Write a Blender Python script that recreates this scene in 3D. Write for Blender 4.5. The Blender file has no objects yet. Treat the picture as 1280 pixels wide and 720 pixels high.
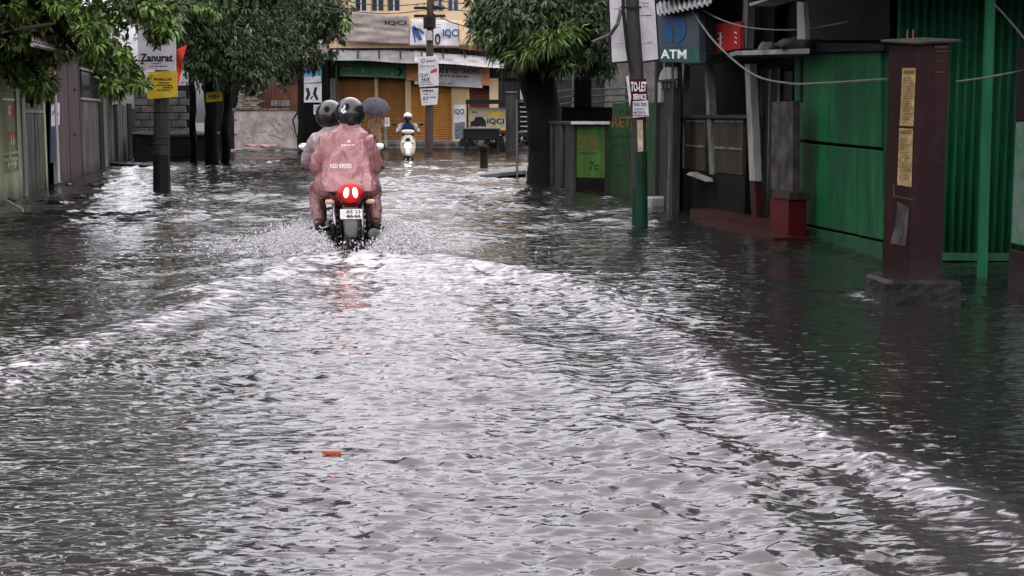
import bpy, math, random
import numpy as np
from mathutils import Vector, Matrix, noise

SC = bpy.context.scene
COL = SC.collection
R = math.radians
rnd = random.Random(7)

# ------------------------------------------------------------------ camera, sky, sun, exposure
CAM_H = 1.3
FPX = 1800.0                      # focal length in pixels of the 1280 px wide photograph
PITCH = math.atan(216.0 / FPX)
cam_d = bpy.data.cameras.new("camera")
cam_d.sensor_width = 36.0
cam_d.lens = 36.0 * FPX / 1280.0
cam_d.clip_start = 0.05
cam_d.clip_end = 3000.0
cam = bpy.data.objects.new("camera", cam_d)
cam.location = (0, 0, CAM_H)
cam.rotation_euler = (math.pi / 2 - PITCH, 0, 0)
COL.objects.link(cam)
SC.camera = cam

world = bpy.data.worlds.new("World")
SC.world = world
world.use_nodes = True
wn, wl = world.node_tree.nodes, world.node_tree.links
wn.clear()
w_out = wn.new("ShaderNodeOutputWorld")
w_bg = wn.new("ShaderNodeBackground")
w_sky = wn.new("ShaderNodeTexSky")
w_sky.sky_type = 'NISHITA'
w_sky.sun_disc = False
w_sky.sun_elevation = R(80)
w_sky.sun_rotation = R(180)
w_sky.dust_density = 6.0
w_sky.air_density = 1.0
w_sky.ozone_density = 1.0
w_hsv = wn.new("ShaderNodeHueSaturation")          # overcast: the blue taken out of the clear sky
w_hsv.inputs['Saturation'].default_value = 0.10
w_mix = wn.new("ShaderNodeMix"); w_mix.data_type = 'RGBA'; w_mix.blend_type = 'MULTIPLY'
w_mix.inputs['Factor'].default_value = 1.0
w_mix.inputs['B'].default_value = (0.99, 0.945, 1.035, 1)
wl.new(w_sky.outputs['Color'], w_hsv.inputs['Color'])
wl.new(w_hsv.outputs['Color'], w_mix.inputs['A'])
w_cap = wn.new("ShaderNodeMix"); w_cap.data_type = 'RGBA'; w_cap.blend_type = 'DARKEN'      # cloud veils the bright ring round the sun
w_cap.inputs['Factor'].default_value = 1.0; w_cap.inputs['B'].default_value = (3.08, 2.94, 3.22, 1)
wl.new(w_mix.outputs['Result'], w_cap.inputs['A'])
wl.new(w_cap.outputs['Result'], w_bg.inputs['Color'])
w_bg.inputs['Strength'].default_value = 0.15
wl.new(w_bg.outputs[0], w_out.inputs['Surface'])

sun_d = bpy.data.lights.new("sun", 'SUN')
sun_d.energy = 0.5
sun_d.angle = R(150)
sun_d.color = (1.0, 0.97, 0.93)
sun = bpy.data.objects.new("sun", sun_d)
sun.rotation_euler = (R(9), R(4), 0)
sun.location = (0, -10, 30)
COL.objects.link(sun)

SC.view_settings.view_transform = 'Standard'
SC.view_settings.look = 'None'
SC.view_settings.gamma = 1.0
SC.view_settings.exposure = 2.42
SC.view_settings.use_curve_mapping = False
SC.cycles.max_bounces = 6
SC.cycles.diffuse_bounces = 3
SC.cycles.glossy_bounces = 3
SC.cycles.transmission_bounces = 3
SC.cycles.caustics_reflective = False
SC.cycles.caustics_refractive = False
SC.cycles.sample_clamp_indirect = 6.0
SC.cycles.use_denoising = True

# ------------------------------------------------------------------ photo geometry helpers
_cp, _sp = math.cos(PITCH), math.sin(PITCH)
CAM = Vector((0, 0, CAM_H))
def ray(px, py):
    xc, yc = (px - 640) / FPX, (360 - py) / FPX
    return Vector((xc, _cp + yc * _sp, -_sp + yc * _cp))
def P(px, py, Y):
    d = ray(px, py); return CAM + d * (Y / d.y)
def G(px, py, z=0.0):
    d = ray(px, py); return CAM + d * ((z - CAM_H) / d.z)
class VP:
    """a vertical plane standing on the line A-B"""
    def __init__(s, A, B):
        s.A = Vector((A[0], A[1], 0)); t = Vector((B[0] - A[0], B[1] - A[1], 0)).normalized()
        s.t = t; n = Vector((-t.y, t.x, 0))
        if n.dot(-s.A) < 0: n = -n
        s.n = n
    def hit(s, px, py, off=0.0):
        d = ray(px, py); k = (s.n.dot(s.A - CAM) + off) / s.n.dot(d); return CAM + d * k
    def at(s, px, z, off=0.0):
        p = s.hit(px, 300, off); return Vector((p.x, p.y, z))

# ------------------------------------------------------------------ mesh helpers
def origin_of(o):
    v = Vector((0, 0, 0))
    while o is not None:
        v += o.location; o = o.parent          # things modelled round the origin are put in place afterwards (PLACE)
    return v
PLACE = []
class MB:
    def __init__(s): s.v = []; s.f = []
    def add(s, vs, fs):
        b = len(s.v); s.v += [Vector(v) for v in vs]; s.f += [tuple(i + b for i in f) for f in fs]; return s
    def box(s, c, size, rot=None):
        c = Vector(c); hx, hy, hz = size[0] / 2, size[1] / 2, size[2] / 2
        vs = [Vector((x, y, z)) for z in (-hz, hz) for x, y in ((-hx, -hy), (hx, -hy), (hx, hy), (-hx, hy))]
        if rot is not None: vs = [rot @ v for v in vs]
        return s.add([c + v for v in vs], [(0, 3, 2, 1), (4, 5, 6, 7), (0, 1, 5, 4), (1, 2, 6, 5), (2, 3, 7, 6), (3, 0, 4, 7)])
    def rbox(s, c, size, b, rot=None):
        """box with bevelled edges all round its local z outline and top and bottom chamfers"""
        c = Vector(c); hx, hy, hz = size[0] / 2, size[1] / 2, size[2] / 2
        def ring(ix, z):
            X, Y = hx - ix, hy - ix
            q = [(-X + b, -Y), (X - b, -Y), (X, -Y + b), (X, Y - b), (X - b, Y), (-X + b, Y), (-X, Y - b), (-X, -Y + b)]
            return [Vector((x, y, z)) for x, y in q]
        vs = ring(b, -hz) + ring(0, -hz + b) + ring(0, hz - b) + ring(b, hz)
        if rot is not None: vs = [rot @ v for v in vs]
        fs = [tuple(range(7, -1, -1)), tuple(range(24, 32))]
        for k in range(3):
            for i in range(8):
                j = (i + 1) % 8; fs.append((k * 8 + i, k * 8 + j, k * 8 + 8 + j, k * 8 + 8 + i))
        return s.add([c + v for v in vs], fs)
    def prism(s, pts, d):
        n = len(pts); d = Vector(d); pts = [Vector(p) for p in pts]
        fs = [tuple(range(n)), tuple(range(2 * n - 1, n - 1, -1))]
        for i in range(n):
            j = (i + 1) % n; fs.append((j, i, n + i, n + j))
        return s.add(pts + [p + d for p in pts], fs)
    def tube(s, pts, rad, n=8, flat=1.0, up=None, cap=True):
        pts = [Vector(p) for p in pts]; m = len(pts)
        if not hasattr(rad, '__len__'): rad = [rad] * m
        vs = []; ref = Vector(up) if up is not None else None
        for i, p in enumerate(pts):
            t = (pts[min(i + 1, m - 1)] - pts[max(i - 1, 0)]).normalized()
            if ref is None:
                ref = Vector((0, 0, 1)) if abs(t.z) < 0.9 else Vector((0, 1, 0))
            a = t.cross(ref)
            if a.length < 1e-4: a = t.cross(Vector((1, 0.1, 0)))
            a.normalize(); b = a.cross(t).normalized()
            if up is None: ref = b
            for k in range(n):
                w = 2 * math.pi * k / n
                vs.append(p + a * (math.cos(w) * rad[i]) + b * (math.sin(w) * rad[i] * flat))
        fs = []
        for i in range(m - 1):
            for k in range(n):
                j = (k + 1) % n; fs.append((i * n + k, i * n + j, (i + 1) * n + j, (i + 1) * n + k))
        if cap:
            fs.append(tuple(range(n - 1, -1, -1))); fs.append(tuple(range((m - 1) * n, m * n)))
        return s.add(vs, fs)
    def rings(s, rings, cap=True):
        """loft through rings of equal point counts"""
        n = len(rings[0]); vs = [Vector(p) for r in rings for p in r]; fs = []
        for i in range(len(rings) - 1):
            for k in range(n):
                j = (k + 1) % n; fs.append((i * n + k, i * n + j, (i + 1) * n + j, (i + 1) * n + k))
        if cap:
            fs.append(tuple(range(n - 1, -1, -1))); fs.append(tuple(range((len(rings) - 1) * n, len(rings) * n)))
        return s.add(vs, fs)
    def lathe(s, c, axis, prof, n=16):
        c = Vector(c); ax = Vector(axis).normalized()
        a = ax.cross(Vector((0, 0, 1)) if abs(ax.z) < 0.9 else Vector((0, 1, 0))).normalized(); b = ax.cross(a)
        rr = []
        for r, h in prof:
            rr.append([c + ax * h + (a * math.cos(2 * math.pi * k / n) + b * math.sin(2 * math.pi * k / n)) * max(r, 1e-4) for k in range(n)])
        return s.rings(rr, cap=True)
    def ball(s, c, r, nu=12, nv=8, rot=None):
        c = Vector(c)
        if not hasattr(r, '__len__'): r = (r, r, r)
        rr = []
        for j in range(nv + 1):
            th = math.pi * (0.02 + 0.96 * j / nv)
            ring = []
            for k in range(nu):
                w = 2 * math.pi * k / nu
                v = Vector((r[0] * math.sin(th) * math.cos(w), r[1] * math.sin(th) * math.sin(w), -r[2] * math.cos(th)))
                ring.append(c + (rot @ v if rot is not None else v))
            rr.append(ring)
        return s.rings(rr)
    def sheet(s, c00, c10, c01, c11, nu, nv, disp=None):
        c00, c10, c01, c11 = map(Vector, (c00, c10, c01, c11))
        n = (c10 - c00).cross(c01 - c00).normalized(); vs = []; fs = []
        for j in range(nv + 1):
            for i in range(nu + 1):
                u, v = i / nu, j / nv
                p = c00 * (1 - u) * (1 - v) + c10 * u * (1 - v) + c01 * (1 - u) * v + c11 * u * v
                if disp: p = p + n * disp(u, v)
                vs.append(p)
        for j in range(nv):
            for i in range(nu):
                a = j * (nu + 1) + i; fs.append((a, a + 1, a + nu + 2, a + nu + 1))
        return s.add(vs, fs)
    def build(s, name, mat, parent=None, loc=None, smooth=False, **props):
        o0 = origin_of(parent) if parent is not None else Vector(loc if loc is not None else (0, 0, 0))
        me = bpy.data.meshes.new(name)
        me.from_pydata([tuple(v - o0) for v in s.v], [], s.f)
        if smooth: me.polygons.foreach_set('use_smooth', [True] * len(me.polygons))
        me.materials.append(mat); me.update()
        o = bpy.data.objects.new(name, me); COL.objects.link(o)
        if parent is not None: o.parent = parent
        else: o.location = o0
        for k, v in props.items(): o[k] = v
        return o
def tag(o, label, cat, group=None):
    o['label'] = label; o['category'] = cat
    if group: o['group'] = group
    return o
def thing(name, label, cat, loc=(0, 0, 0), group=None):
    o = bpy.data.objects.new(name, None); o.empty_display_size = 0.2
    COL.objects.link(o); o.location = Vector(loc)
    return tag(o, label, cat, group)
def solid(o, t, off=0):
    m = o.modifiers.new('solidify', 'SOLIDIFY'); m.thickness = t; m.offset = off; return o
def bev(o, w, seg=2):
    m = o.modifiers.new('bevel', 'BEVEL'); m.width = w; m.segments = seg; m.limit_method = 'ANGLE'; m.angle_limit = R(40); return o
def boardpx(mb, plane, pts, thick, off=0.0):
    q = [plane.hit(px, py, off) for px, py in pts]
    return mb.prism(q, -plane.n * thick)
def rectz(mb, plane, px0, px1, z0, z1, thick, off=0.0):
    q = [plane.at(px0, z0, off), plane.at(px1, z0, off), plane.at(px1, z1, off), plane.at(px0, z1, off)]
    return mb.prism(q, -plane.n * thick)
def tri_mesh(name, V, F, mat, parent=None, smooth=False):
    me = bpy.data.meshes.new(name)
    me.vertices.add(len(V)); me.vertices.foreach_set('co', np.ascontiguousarray(V, dtype=np.float32).ravel())
    k = F.shape[1]
    me.loops.add(F.size); me.loops.foreach_set('vertex_index', np.ascontiguousarray(F, dtype=np.int32).ravel())
    me.polygons.add(len(F)); me.polygons.foreach_set('loop_start', np.arange(len(F), dtype=np.int32) * k)
    if smooth: me.polygons.foreach_set('use_smooth', np.ones(len(F), dtype=bool))
    me.update(calc_edges=True); me.materials.append(mat)
    o = bpy.data.objects.new(name, me); COL.objects.link(o)
    if parent is not None: o.parent = parent
    return o

# lettering: flat print laid a few mm proud of its board
_tx = {}
def text_geo(s, bold=0.0):
    key = (s, bold)
    if key not in _tx:
        cu = bpy.data.curves.new('lettering', 'FONT'); cu.body = s; cu.resolution_u = 2; cu.offset = bold
        ob = bpy.data.objects.new('lettering', cu); COL.objects.link(ob)
        dg = bpy.context.evaluated_depsgraph_get()
        me = bpy.data.meshes.new_from_object(ob.evaluated_get(dg))
        v = np.array([x.co[:] for x in me.vertices]); fs = [tuple(p.vertices) for p in me.polygons]
        bpy.data.objects.remove(ob); bpy.data.curves.remove(cu); bpy.data.meshes.remove(me)
        lo, hi = v.min(0), v.max(0)
        _tx[key] = ((v[:, :2] - lo[:2]) / np.maximum(hi[:2] - lo[:2], 1e-6), fs)
    return _tx[key]
def put_text(mb, bl, br, tl, s, bold=0.02, warp=None):
    uv, fs = text_geo(s, bold); bl, br, tl = Vector(bl), Vector(br), Vector(tl)
    mb.add([bl + (br - bl) * float(u) + (tl - bl) * float(w) for u, w in uv], fs); return mb
def text_px(mb, plane, px0, py0, px1, py1, s, off=0.006, bold=0.02, skew=0.0):
    return put_text(mb, plane.hit(px0, py1, off), plane.hit(px1, py1 + skew, off), plane.hit(px0, py0, off), s, bold)
def marks_px(mb, plane, px0, py0, px1, py1, rows, off=0.006, seed=1, fill=0.55, skew=0.0):
    """rows of small print too small to read"""
    r = random.Random(seed); h = (py1 - py0) / rows
    for k in range(rows):
        x = px0 + r.random() * (px1 - px0) * 0.08; y = py0 + k * h
        end = px1 - r.random() * (px1 - px0) * 0.25
        while x < end:
            w = min((px1 - px0) * r.uniform(0.06, 0.2), end - x + 0.4)
            sk = skew * (x - px0) / max(px1 - px0, 1e-6)
            q = [plane.hit(x, y + h * fill + sk, off), plane.hit(x + w, y + h * fill + sk, off), plane.hit(x + w, y + h * 0.1 + sk, off), plane.hit(x, y + h * 0.1 + sk, off)]
            mb.add(q, [(0, 1, 2, 3)]); x += w + (px1 - px0) * 0.035
    return mb
def stroke_px(mb, plane, pts, wpx, off=0.006):
    """a flat painted brush stroke along photo points"""
    q = []
    n = len(pts)
    for i, (x, y) in enumerate(pts):
        x0, y0 = pts[max(i - 1, 0)]; x1, y1 = pts[min(i + 1, n - 1)]
        dx, dy = x1 - x0, y1 - y0; L = math.hypot(dx, dy) or 1
        w = wpx / 2 * (0.65 + 0.35 * math.sin(math.pi * (i + 0.6) / n))
        q.append((plane.hit(x - dy / L * w, y + dx / L * w, off), plane.hit(x + dy / L * w, y - dx / L * w, off)))
    vs = [p for ab in q for p in ab]
    mb.add(vs, [(2 * i, 2 * i + 1, 2 * i + 3, 2 * i + 2) for i in range(n - 1)]); return mb

# ------------------------------------------------------------------ materials
def mat(name, col, rough=0.6, dirt=None, amt=0.45, scale=2.0, var=0.3, bump=0.25, metal=0.0, streak=False, spec=0.09, coat=0.0, fine=14.0, bdist=0.01, tide=0.0, crease=0.0):
    m = bpy.data.materials.new(name); m.use_nodes = True
    N, L = m.node_tree.nodes, m.node_tree.links
    b = N['Principled BSDF']
    b.inputs['Roughness'].default_value = rough; b.inputs['Metallic'].default_value = metal
    b.inputs['Specular IOR Level'].default_value = spec; b.inputs['Coat Weight'].default_value = coat
    b.inputs['Coat Roughness'].default_value = 0.12
    geo = N.new('ShaderNodeNewGeometry'); mp = N.new('ShaderNodeMapping'); L.new(geo.outputs['Position'], mp.inputs['Vector'])
    mp.inputs['Scale'].default_value = (1, 1, 0.16) if streak else (1, 1, 1)
    na = N.new('ShaderNodeTexNoise'); na.inputs['Scale'].default_value = scale; na.inputs['Detail'].default_value = 7; na.inputs['Roughness'].default_value = 0.65
    L.new(mp.outputs[0], na.inputs['Vector'])
    nb = N.new('ShaderNodeTexNoise'); nb.inputs['Scale'].default_value = fine; nb.inputs['Detail'].default_value = 5; nb.inputs['Roughness'].default_value = 0.7
    L.new(mp.outputs[0], nb.inputs['Vector'])
    rp = N.new('ShaderNodeValToRGB'); rp.color_ramp.elements[0].position = 0.62 - amt * 0.5; rp.color_ramp.elements[1].position = min(0.99, 0.78 - amt * 0.25)
    L.new(na.outputs['Fac'], rp.inputs['Fac'])
    mx = N.new('ShaderNodeMix'); mx.data_type = 'RGBA'
    d = dirt if dirt is not None else tuple(c * 0.4 for c in col)
    mx.inputs['A'].default_value = (*col, 1); mx.inputs['B'].default_value = (*d, 1); L.new(rp.outputs['Color'], mx.inputs['Factor'])
    hs = N.new('ShaderNodeHueSaturation'); mr = N.new('ShaderNodeMapRange')
    mr.inputs['From Min'].default_value = 0.3; mr.inputs['From Max'].default_value = 0.7
    mr.inputs['To Min'].default_value = 1 - var; mr.inputs['To Max'].default_value = 1 + var
    L.new(nb.outputs['Fac'], mr.inputs['Value']); L.new(mr.outputs[0], hs.inputs['Value'])
    L.new(mx.outputs['Result'], hs.inputs['Color']); L.new(hs.outputs['Color'], b.inputs['Base Color'])
    if tide > 0:          # dried mud splashed up from the flood, with a ragged upper edge
        sx = N.new('ShaderNodeSeparateXYZ'); L.new(geo.outputs['Position'], sx.inputs[0])
        ad = N.new('ShaderNodeMath'); ad.operation = 'MULTIPLY_ADD'; ad.inputs[1].default_value = -0.55; L.new(na.outputs['Fac'], ad.inputs[0]); L.new(sx.outputs['Z'], ad.inputs[2])
        tr_ = N.new('ShaderNodeMapRange'); tr_.inputs['From Min'].default_value = -0.26; tr_.inputs['From Max'].default_value = 0.02; tr_.inputs['To Min'].default_value = tide; tr_.inputs['To Max'].default_value = 0.0; L.new(ad.outputs[0], tr_.inputs['Value'])
        mt = N.new('ShaderNodeMix'); mt.data_type = 'RGBA'; mt.inputs['B'].default_value = (0.030, 0.027, 0.022, 1); L.new(tr_.outputs[0], mt.inputs['Factor']); L.new(hs.outputs['Color'], mt.inputs['A']); L.new(mt.outputs['Result'], b.inputs['Base Color'])
    if bump > 0:
        bp = N.new('ShaderNodeBump'); bp.inputs['Strength'].default_value = bump; bp.inputs['Distance'].default_value = bdist
        L.new(nb.outputs['Fac'], bp.inputs['Height']); L.new(bp.outputs[0], b.inputs['Normal'])
        if crease > 0:    # sharp creases of thin plastic
            cm = N.new('ShaderNodeMapping'); cm.inputs['Scale'].default_value = (1, 1, 0.33); L.new(geo.outputs['Position'], cm.inputs['Vector'])
            cn = N.new('ShaderNodeTexNoise'); cn.inputs['Scale'].default_value = 7; cn.inputs['Detail'].default_value = 3; cn.inputs['Roughness'].default_value = 0.6; cn.inputs['Distortion'].default_value = 1.0; L.new(cm.outputs[0], cn.inputs['Vector'])
            c1 = N.new('ShaderNodeMath'); c1.operation = 'SUBTRACT'; c1.inputs[1].default_value = 0.5; L.new(cn.outputs['Fac'], c1.inputs[0])
            c2 = N.new('ShaderNodeMath'); c2.operation = 'ABSOLUTE'; L.new(c1.outputs[0], c2.inputs[0])
            cb = N.new('ShaderNodeBump'); cb.inputs['Strength'].default_value = crease; cb.inputs['Distance'].default_value = 0.06; L.new(c2.outputs[0], cb.inputs['Height']); L.new(bp.outputs[0], cb.inputs['Normal']); L.new(cb.outputs[0], b.inputs['Normal'])
    return m
def glow(name, col, strength):
    m = bpy.data.materials.new(name); m.use_nodes = True; b = m.node_tree.nodes['Principled BSDF']
    b.inputs['Base Color'].default_value = (*col, 1); b.inputs['Emission Color'].default_value = (*col, 1); b.inputs['Emission Strength'].default_value = strength
    return m
M = {}
M['concrete'] = mat('wet concrete', (0.2011, 0.1906, 0.1800), 0.55, (0.0530, 0.0530, 0.0478), 0.75, 5.0, 0.3, 0.4, streak=True, tide=0.75)
M['pole'] = mat('weathered pole concrete', (0.0553, 0.0510, 0.0489), 0.6, (0.0191, 0.0170, 0.0170), 0.5, 2.5, 0.3, 0.4, streak=True)
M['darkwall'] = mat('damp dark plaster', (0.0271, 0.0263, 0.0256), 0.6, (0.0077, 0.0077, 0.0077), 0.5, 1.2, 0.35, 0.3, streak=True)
M['black'] = mat('black painted metal', (0.0126, 0.0126, 0.0140), 0.45, (0.0210, 0.0196, 0.0175), 0.4, 3, 0.3, 0.1)
M['nearblack'] = mat('near black timber', (0.0066, 0.0062, 0.0062), 0.7, (0.0026, 0.0026, 0.0026), 0.5, 3, 0.35, 0.3, streak=True)  # near black base with darker vertical streaks
M['cream'] = mat('cream wall paint', (0.50, 0.39, 0.22), 0.6, (0.33, 0.25, 0.14), 0.45, 1.3, 0.12, 0.15, streak=True)
M['peach'] = mat('peach wall paint', (0.60, 0.45, 0.27), 0.6, (0.48, 0.34, 0.2), 0.4, 1.0, 0.1, 0.12, streak=True)
M['white'] = mat('white paint', (0.4162, 0.4100, 0.4162), 0.5, (0.2142, 0.2020, 0.1958), 0.4, 2.0, 0.1, 0.15, streak=True)
M['signwhite'] = mat('white sign sheet', (0.5920, 0.5840, 0.6000), 0.4, (0.4400, 0.4240, 0.4320), 0.4, 3.0, 0.06, 0.08)
M['paper'] = mat('printed paper', (0.4960, 0.4640, 0.3680), 0.7, (0.2880, 0.2400, 0.1280), 0.6, 9.0, 0.3, 0.2, fine=40)
M['ochrepaper'] = mat('yellowed paper poster', (0.3000, 0.2400, 0.1200), 0.7, (0.1320, 0.0900, 0.0360), 0.6, 12.0, 0.45, 0.2, fine=60)
M['yellow'] = mat('yellow sign sheet', (0.66, 0.46, 0.05), 0.45, (0.5, 0.33, 0.03), 0.4, 3, 0.1, 0.08)
M['ink'] = mat('dark print', (0.02, 0.02, 0.03), 0.6, (0.03, 0.03, 0.04), 0.2, 6, 0.2, 0)
M['blueink'] = mat('blue print', (0.03, 0.075, 0.19), 0.5, (0.05, 0.11, 0.24), 0.3, 4, 0.2, 0)
M['redink'] = mat('red print', (0.42, 0.03, 0.04), 0.5, (0.30, 0.03, 0.03), 0.3, 4, 0.2, 0)
M['whiteink'] = mat('white print', (0.72, 0.71, 0.70), 0.5, (0.5, 0.5, 0.5), 0.3, 8, 0.1, 0)
M['brownink'] = mat('faded maroon print', (0.10, 0.035, 0.02), 0.6, (0.12, 0.08, 0.03), 0.5, 12, 0.3, 0)
M['greenink'] = mat('dark green print', (0.012, 0.03, 0.014), 0.6, (0.03, 0.06, 0.03), 0.5, 12, 0.3, 0)
M['orange'] = mat('orange shutter paint', (0.46, 0.215, 0.050), 0.45, (0.32, 0.145, 0.035), 0.5, 1.5, 0.12, 0.1, streak=True)
M['brown'] = mat('brown shutter paint', (0.26, 0.13, 0.045), 0.5, (0.16, 0.08, 0.03), 0.5, 1.5, 0.15, 0.1, streak=True)
M['maroonshutter'] = mat('dark red shutter paint', (0.20, 0.06, 0.04), 0.5, (0.12, 0.04, 0.03), 0.5, 1.5, 0.15, 0.1)
M['tin'] = mat('pale roofing sheet', (0.2442, 0.2481, 0.2598), 0.4, (0.1417, 0.1378, 0.1378), 0.5, 1.6, 0.1, 0.1)
M['rust'] = mat('rusty sheet', (0.1600, 0.0680, 0.0440), 0.65, (0.0800, 0.0400, 0.0320), 0.5, 1.5, 0.3, 0.3, streak=True)
M['rusttin'] = mat('brown rusted roofing', (0.0960, 0.0600, 0.0480), 0.65, (0.1920, 0.1620, 0.1500), 0.5, 3, 0.35, 0.3)
M['tarp'] = mat('faded grey tarpaulin', (0.3150, 0.2775, 0.2550), 0.55, (0.2250, 0.1950, 0.1725), 0.5, 1.8, 0.18, 0.4, fine=5, bdist=0.04)
M['olive'] = mat('olive gate paint', (0.3384, 0.3864, 0.2724), 0.5, (0.1882, 0.2147, 0.1075), 0.5, 2, 0.2, 0.15, streak=True, tide=0.75)
M['olivedark'] = mat('olive gate sheet', (0.2054, 0.2396, 0.1256), 0.5, (0.1141, 0.1369, 0.0800), 0.5, 2, 0.2, 0.15, streak=True, tide=0.75)
M['greyboard'] = mat('weathered grey boards', (0.1891, 0.1891, 0.1833), 0.6, (0.0415, 0.0473, 0.0355), 0.75, 5.0, 0.35, 0.3, streak=True, tide=0.75)
M['paleboard'] = mat('pale weathered timber', (0.2700, 0.2700, 0.2625), 0.6, (0.1050, 0.1050, 0.0975), 0.5, 3, 0.2, 0.3, streak=True)
M['browndoor'] = mat('brown grey sheet door', (0.0992, 0.0734, 0.0734), 0.5, (0.0517, 0.0431, 0.0431), 0.5, 2, 0.2, 0.15, streak=True, tide=0.75)
M['shackgreen'] = mat('green painted boards', (0.0075, 0.1075, 0.0336), 0.5, (0.0056, 0.0515, 0.0205), 0.62, 2.2, 0.35, 0.35, streak=True, tide=0.3)
M['corrgreen'] = mat('green corrugated sheet', (0.0085, 0.0850, 0.0389), 0.5, (0.0074, 0.0425, 0.0218), 0.62, 2.0, 0.35, 0.35, streak=True, tide=0.3)
M['postgreen'] = mat('bright green post paint', (0.0121, 0.1066, 0.0461), 0.5, (0.0058, 0.0484, 0.0218), 0.45, 3, 0.2, 0.2, streak=True)
M['palegreen'] = mat('pale worn green paint', (0.0490, 0.1470, 0.0882), 0.5, (0.1470, 0.1764, 0.1568), 0.45, 5, 0.2, 0.2, tide=0.75)
M['shadeteal'] = mat('teal boards in awning shade', (0.0038, 0.0057, 0.0063), 0.6, (0.0019, 0.0038, 0.0038), 0.5, 2, 0.25, 0.2)  # teal darkened so the awning's shade is in the colour
M['maroon'] = mat('maroon pillar paint', (0.0205, 0.0067, 0.0074), 0.6, (0.0112, 0.0046, 0.0056), 0.62, 2.5, 0.35, 0.35, streak=True, tide=0.75)
M['basestone'] = mat('wet black stone', (0.0112, 0.0108, 0.0104), 0.45, (0.0280, 0.0260, 0.0240), 0.3, 4, 0.4, 0.6, bdist=0.02)
M['signgreen'] = mat('lime sign paint', (0.0562, 0.1217, 0.0234), 0.5, (0.0234, 0.0515, 0.0168), 0.5, 4, 0.2, 0.15, streak=True, tide=0.3)
M['walgreen'] = mat('dark green sign wall', (0.0245, 0.0587, 0.0245), 0.5, (0.0118, 0.0275, 0.0158), 0.5, 3, 0.2, 0.15, streak=True, tide=0.3)
M['shopgreen'] = mat('green shop sign', (0.0560, 0.2560, 0.1200), 0.45, (0.0320, 0.1440, 0.0720), 0.4, 3, 0.15, 0.05)
M['red'] = mat('red paint', (0.0560, 0.0050, 0.0062), 0.45, (0.0560, 0.0056, 0.0070), 0.5, 3, 0.2, 0.15)
M['redstep'] = mat('red oxide step', (0.0360, 0.0086, 0.0086), 0.5, (0.0192, 0.0072, 0.0072), 0.5, 2, 0.3, 0.2)
M['redcloth'] = mat('red cloth', (0.62, 0.07, 0.04), 0.7, (0.45, 0.04, 0.03), 0.4, 6, 0.15, 0.2)
M['dingy'] = mat('dingy cream panel', (0.0420, 0.0357, 0.0231), 0.6, (0.0168, 0.0147, 0.0118), 0.5, 2.5, 0.25, 0.2, streak=True)
M['peel'] = mat('peeling poster', (0.0792, 0.0739, 0.0686), 0.7, (0.0185, 0.0158, 0.0158), 0.6, 7, 0.4, 0.3)
M['graffiti'] = mat('grubby whitewash', (0.4200, 0.3900, 0.3675), 0.65, (0.2250, 0.1800, 0.1650), 0.5, 1.6, 0.2, 0.3)
M['block'] = mat('grey wall blocks', (0.1418, 0.1370, 0.1323), 0.7, (0.0662, 0.0614, 0.0567), 0.5, 2, 0.3, 0.4)
M['brick'] = mat('stacked tiles', (0.30, 0.24, 0.20), 0.7, (0.16, 0.12, 0.10), 0.5, 3, 0.3, 0.3)
M['blueposter'] = mat('blue print poster', (0.10, 0.28, 0.50), 0.45, (0.16, 0.36, 0.55), 0.4, 2, 0.1, 0.05)
M['atmblue'] = mat('pale blue sign face', (0.0450, 0.0563, 0.0732), 0.4, (0.0282, 0.0366, 0.0507), 0.4, 2, 0.1, 0.05)
M['disc'] = mat('blue disc print', (0.0059, 0.0637, 0.1666), 0.4, (0.0049, 0.0441, 0.1274), 0.4, 3, 0.1, 0)
M['glass'] = mat('dark window glass', (0.03, 0.035, 0.04), 0.12, (0.05, 0.05, 0.05), 0.3, 2, 0.2, 0, spec=0.6)
M['bark'] = mat('wet dark bark', (0.0069, 0.0061, 0.0057), 0.7, (0.0028, 0.0027, 0.0024), 0.5, 5, 0.4, 0.7, streak=True, bdist=0.03)
M['rubber'] = mat('black rubber', (0.014, 0.014, 0.015), 0.6, (0.03, 0.03, 0.03), 0.3, 8, 0.3, 0.2)
M['blackpl'] = mat('black plastic', (0.016, 0.016, 0.018), 0.4, (0.03, 0.03, 0.03), 0.3, 8, 0.2, 0.05)
M['greypl'] = mat('grey plastic', (0.12, 0.12, 0.125), 0.4, (0.07, 0.07, 0.07), 0.3, 8, 0.2, 0.05)
M['metal'] = mat('dull steel', (0.42, 0.40, 0.40), 0.35, (0.25, 0.23, 0.22), 0.4, 8, 0.2, 0.05, metal=0.9)
M['bikered'] = mat('red bike plastic', (0.24, 0.012, 0.014), 0.22, (0.16, 0.01, 0.01), 0.3, 6, 0.1, 0.0, coat=0.6)
M['redlens'] = glow('red lamp lens', (0.42, 0.003, 0.005), 0.05)
M['tailglow'] = glow('lit tail lamp', (1.0, 0.42, 0.30), 1.6)
M['headglow'] = glow('lit headlamp', (1.0, 0.97, 0.90), 1.8)
M['plate'] = mat('number plate white', (0.70, 0.70, 0.64), 0.4, (0.5, 0.5, 0.45), 0.3, 10, 0.05, 0)
M['helmet'] = mat('black helmet shell', (0.012, 0.012, 0.013), 0.16, (0.02, 0.02, 0.02), 0.3, 8, 0.2, 0, coat=0.7)
M['whitehelmet'] = mat('white helmet shell', (0.70, 0.66, 0.62), 0.25, (0.6, 0.55, 0.5), 0.3, 8, 0.1, 0, coat=0.5)
M['visor'] = mat('dark visor', (0.01, 0.01, 0.012), 0.08, (0.02, 0.02, 0.02), 0.2, 8, 0.1, 0, spec=0.7)
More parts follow.
